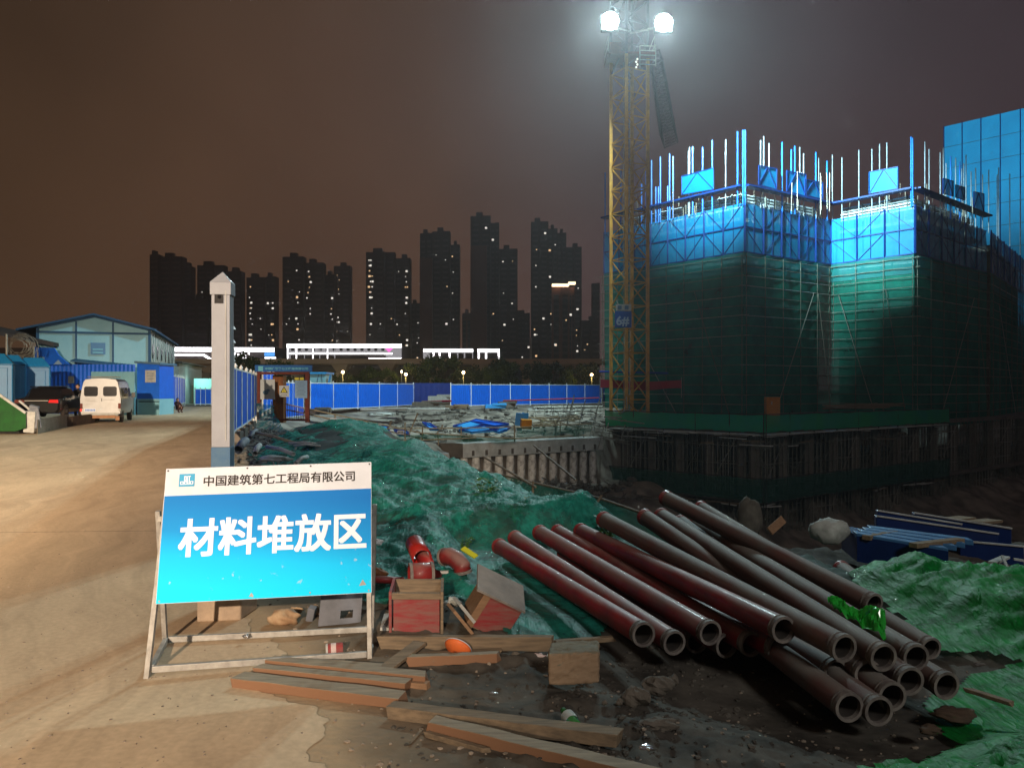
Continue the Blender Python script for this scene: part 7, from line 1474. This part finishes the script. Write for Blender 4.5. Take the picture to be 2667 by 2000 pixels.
def slope_debris():
    rr = random.Random(55); mb = MB()
    for k in range(380):
        D_ = rr.uniform(43, 64); x = rr.uniform(-9, 6.5); y = D_
        if (x + 2.9) * .57 - (y - 44.2) * .82 > -1.5: continue
        z = float(H(np.array([x]), np.array([y]))[0]); a_ = rr.uniform(0, 3.14); l = rr.choice((.3, .6, 1.2, 2.2)); dv = Vector((math.cos(a_) * l / 2, math.sin(a_) * l / 2, rr.uniform(-.1, .15)))
        c_ = Vector((x, y, z + rr.uniform(.03, .15)))
        if rr.random() < .6: mb.beam(c_ - dv, c_ + dv, rr.uniform(.04, .12), .04)
        else: mb.ball(c_, (rr.uniform(.06, .3), .15, .1), 6, 4, .3)
    for k in range(260):
        s = rr.random(); x = -2.9 + 9 * s + rr.uniform(-.5, 3.5) * .57; y = 44.0 + 6.2 * s - rr.uniform(.3, 4.5); z = float(H(np.array([x]), np.array([y]))[0]); a_ = rr.uniform(0, 3.14); l = rr.uniform(.3, 1.6); dv = Vector((math.cos(a_) * l / 2, math.sin(a_) * l / 2, rr.uniform(-.3, .4))); c_ = Vector((x, y, z + .1))
        if rr.random() < .5: mb.beam(c_ - dv, c_ + dv, .05, .05)
        else: mb.ball(c_, (rr.uniform(.1, .35), .2, .18), 6, 4, .35)
    o = mb.build('site_debris', M['rock2'], loc=(0, 0, 0)); o['kind'] = 'stuff'; o['label'] = 'sticks, boards and rubble strewn over the slope and the pit floor'
slope_debris()
# pit railings
def railing(name, rails, posts, label, mt='bamboo', net=None, r=.035):
    t = thing(name, Vector(rails[0][0]).to_tuple(), label, 'railing')
    for a, b in rails: mb = MB(); mb.tube(a, b, r, 6); mb.build('rail', M[mt], t)
    for a, b in posts: mb = MB(); mb.tube(a, b, r, 6); mb.build('post', M[mt], t)
    if net:
        for (a, b, h_) in net:
            mb = MB(); n = 16; a = Vector(a); b = Vector(b)
            for i in range(n + 1):
                p = a.lerp(b, i / n); o = .12 * float(fbm(np.array([i * .5]), np.array([3.]), 2)[0]); mb.v += [(p.x + o, p.y, p.z), (p.x - o * .5, p.y - .05, p.z - h_ * (1 + .25 * math.sin(i * 1.1)))]
            mb.f = [(2 * i, 2 * i + 2, 2 * i + 3, 2 * i + 1) for i in range(n)]; mb.build('net', M['netthin'], t, smooth=True)
a, b, c = P(742, 1052, 42), P(1100, 1128, 43), P(1345, 1142, 45)
railing('pit_railing', [(a, b), (b, c), (a - Vector((0, 0, .28)), b - Vector((0, 0, .28))), (c, P(1525, 1133, 49)), (P(940, 1117, 43.5), P(1345, 1113, 46)), (P(1345, 1113, 46), P(1540, 1103, 49)), (P(1000, 1150, 42), P(1240, 1140, 43.5))],
        [(P(x, y, D), P(x2, y2, D)) for x, y, x2, y2, D in ((805, 1062, 805, 1092, 41.8), (873, 1080, 873, 1110, 42), (955, 1150, 960, 1098, 42.3), (1055, 1155, 1055, 1100, 42.6), (1065, 1132, 1088, 1076, 43), (1010, 1118, 1020, 1096, 43), (1100, 1150, 1100, 1112, 43.2), (1142, 1160, 1140, 1122, 43.5), (1150, 1118, 1152, 1106, 44), (1201, 1146, 1201, 1110, 44), (1340, 1150, 1340, 1106, 45), (1459, 1128, 1459, 1102, 48))],
        'bamboo railing with green net crossing the slope above the capping beam', net=[(P(1000, 1134, 42.5), P(1100, 1132, 43), .8), (P(1345, 1115, 46), P(1540, 1106, 48.5), .55), (P(1100, 1130, 43), P(1345, 1140, 45), .3)])
a, b, c, d = P(985, 1168, 19.5), P(1285, 1232, 12.8), P(1560, 1297, 9.7), P(1872, 1405, 7.9)
railing('pit_railing', [(a, b), (b, c), (c, d), (P(1150, 1238, 15), P(1240, 1222, 14.5)), (P(1395, 1268, 11.2), P(1260, 1190, 13.2)), (P(1390, 1160, 14.5), P(1500, 1250, 11))],
        [(P(1030, 1190, 18), P(1030, 1165, 18)), (P(1290, 1262, 12.6), P(1290, 1225, 12.6)), (P(1388, 1300, 11.3), P(1388, 1252, 11.3)), (P(1455, 1310, 10.6), P(1420, 1335, 10.4)), (P(1567, 1290, 9.7), P(1535, 1340, 9.5))],
        'dark bamboo railing sloping down along the near pit edge', 'railwood', r=.016, net=[(b, c, .40), (c, P(1740, 1358, 8.6), .30), (P(1150, 1203, 15.5), b, .35)])
# wooden stakes and cable reel style debris at the fence foot
for k, (a, b, r_, mt_, lb) in enumerate([((620, 1172, 16.5), (640, 1148, 17.6), .085, 'grey', 'grey plastic pipe with a dark open end beside the road fence'), ((650, 1140, 19), (668, 1120, 20.5), .045, 'grey', 'bent grey pipe piece at the fence foot'), ((664, 1182, 15.5), (676, 1160, 16.5), .05, 'lgrey', 'short grey pipe stub on the rubbish left of the net'), ((652, 1124, 20), (765, 1153, 18.5), .03, 'bamboo', 'thin pole lying on the earth beside the road fence'), ((695, 1164, 15.8), (765, 1183, 15), .035, 'lgrey', 'pale curved stick on the earth above the sign'), ((752, 1155, 18), (828, 1157, 18), .03, 'lgrey', 'upper of two pale rods in the dark hollow'), ((765, 1161, 17.5), (835, 1162, 17.5), .02, 'lgrey', 'lower of two pale rods in the dark hollow'), ((770, 1207, 12.5), (800, 1190, 13), .03, 'lgrey', 'white stick above the top edge of the sign')]):
    curve_pipe('debris_pipe', [P(*a), P(*a).lerp(P(*b), .5) + Vector((0, 0, .03)), P(*b)], r_, mt_, lb, 'pipe', None, False)
crumple('crumpled_cloth', 715, 1195, 13, (.25, .12, .05), 'sack', 'pale rag on the earth just above the sign', 'rag', 41, .6)
# right side: blue steel boards stacked
def stack():
    t = thing('steel_board_stack', P(2420, 1400, 8.74).to_tuple(), 'long dark blue steel boards standing in a row at the right', 'board stack')
    for k, (x0, y0, x1, y1, D0, D1, h_) in enumerate([(2285, 1331, 2505, 1367, 12, 11.6, .5), (2380, 1337, 2635, 1378, 12.2, 11.4, .52), (2282, 1345, 2600, 1392, 11.7, 11.1, .45), (2500, 1410, 2667, 1425, 11, 10.6, .35)]):
        a = P(x0, y0, D0 * .76); b = P(x1, y1, D1 * .76); mb = MB(); mb.prism([a, b, b + Vector((.04, .14, 0)), a + Vector((.04, .14, 0))], (0, 0, -h_ * .8)); q = mb.build('steel_board', M['sheetd'], t, bevel=.01)
        mb = MB(); mb.beam(a + Vector((0, -.01, .01)), b + Vector((0, -.01, .01)), .02, .015); mb.build('edge_lip', M['lgrey'], q)
    t = thing('steel_board_stack', P(2370, 1430, 10).to_tuple(), 'flat stack of pale topped blue boards before the standing ones', 'board stack')
    for k in range(4):
        a = P(2230 + 12 * k, 1388 - k * 5, 7.6 + .13 * k); b = P(2470 + 22 * k, 1428 - k * 7, 7.1 + .13 * k); mb = MB(); mb.prism([a, b, b + Vector((.03, .15, 0)), a + Vector((.03, .15, 0))], (0, 0, -.05)); mb.build('steel_board', M['sheettop'], t, bevel=.006)
    mb = MB(); a = P(2232, 1396, 7.58); b = P(2470, 1436, 7.08); mb.prism([a, b, b + Vector((.1, .6, 0)), a + Vector((.1, .6, 0))], (0, 0, -.24)); mb.build('steel_board', M['sheetd'], t)
    for a, b, lb in (((2256, 1400, 7.5), (2340, 1384, 7.95), 'left batten lying across the flat blue boards'), ((2378, 1420, 7.15), (2502, 1406, 7.5), 'right batten lying across the flat blue boards')): mb = MB(); mb.beam(P(*a), P(*b), .08, .04); tag(mb.build('batten', M['wood']), lb, 'batten')
    for k, (a, b, lb) in enumerate((((2585, 1465, 7.2), (2620, 1450, 7.4), 'pale bent plate in the rubbish at the right edge'), ((2640, 1455, 7.2), (2680, 1462, 7.2), 'pale lath in the rubbish at the right edge'), ((2610, 1448, 7.2), (2625, 1480, 7.0), 'thin rod in the rubbish at the right edge'))): mb = MB(); mb.beam(P(*a), P(*b), .07 if k == 0 else .02, .02); tag(mb.build('scrap_strip', M['sack']), lb, 'scrap')
    for x0, x1, y in ((2475, 2520, 1350), (2535, 2590, 1357)): mb = MB(); mb.beam(P(x0, y + 3, 9.8), P(x1, y - 2, 10.2), .2, .03); tag(mb.build('plywood_board', M['wood']), 'left pale board on the far side of the blue boards' if x0 < 2500 else 'right pale board on the far side of the blue boards', 'board')
M['sheetd'] = mat('dark_steel_board', (.004, .02, .11), (.003, .015, .08), .45, scale=3); M['sheettop'] = mat('pale_blue_board', (.05, .17, .36), (.04, .13, .28), .5, scale=4)  # flat boards paler than the standing ones
stack()
crumple('sandbag', 2162, 1384, 7.8, (.18, .13, .13), 'sack', 'white stuffed sack standing behind the dark net', 'sack', 31, .35)
M['stump'] = mat('rough_concrete', (.12, .115, .095), (.07, .065, .055), .9, scale=8, bump=.02, bscale=14)
crumple('pile_head', 1952, 1352, 10.2, (.16, .15, .26), 'stump', 'rough broken concrete pile head rising behind the pipes', 'pile head', 33, .25)
mb = MB(); a = P(2005, 1383, 9.5); b = P(2040, 1352, 9.7); mb.beam(a, b, .1, .02, (0, -1, .3)); tag(mb.build('plywood_scrap', M['orust2']) if 'orust2' in M else mb.build('plywood_scrap', M['wood2']), 'orange brown board end sticking up beyond the pipes', 'board')
crumple('sandbag', 2480, 1858, 4.1, (.10, .08, .03), 'brown', 'flattened brown sack on the mud right of the pipe ends', 'sack', 35, .5)
crumple('sandbag', 2425, 1900, 3.85, (.05, .045, .02), 'brown', 'small dirty brown bag in front of the flattened sack', 'sack', 36, .5)
plank((2520, 1800), (2640, 1838), .04, .02, .01, 'thin dark strip of wood on the mud at the right', 'wood')

# ================================================================ the air
HZ = MB(); HZ.box((0, 0, 46.8), (1230, 1230, 114.6)); hz = HZ.build('haze', bpy.data.materials.new('haze'), loc=(0, 0, 0)); hz['kind'] = 'stuff'
m = hz.data.materials[0]; m.use_nodes = True; nt = m.node_tree; nt.nodes.clear(); o_ = N(nt, 'ShaderNodeOutputMaterial'); pv = N(nt, 'ShaderNodeVolumePrincipled')
pv.inputs['Color'].default_value = (.85, .85, .9, 1); pv.inputs['Density'].default_value = .0006; pv.inputs['Anisotropy'].default_value = .68; nt.links.new(pv.outputs[0], o_.inputs['Volume'])
for o in bpy.data.objects:
    if '_w' in o.keys(): del o['_w']
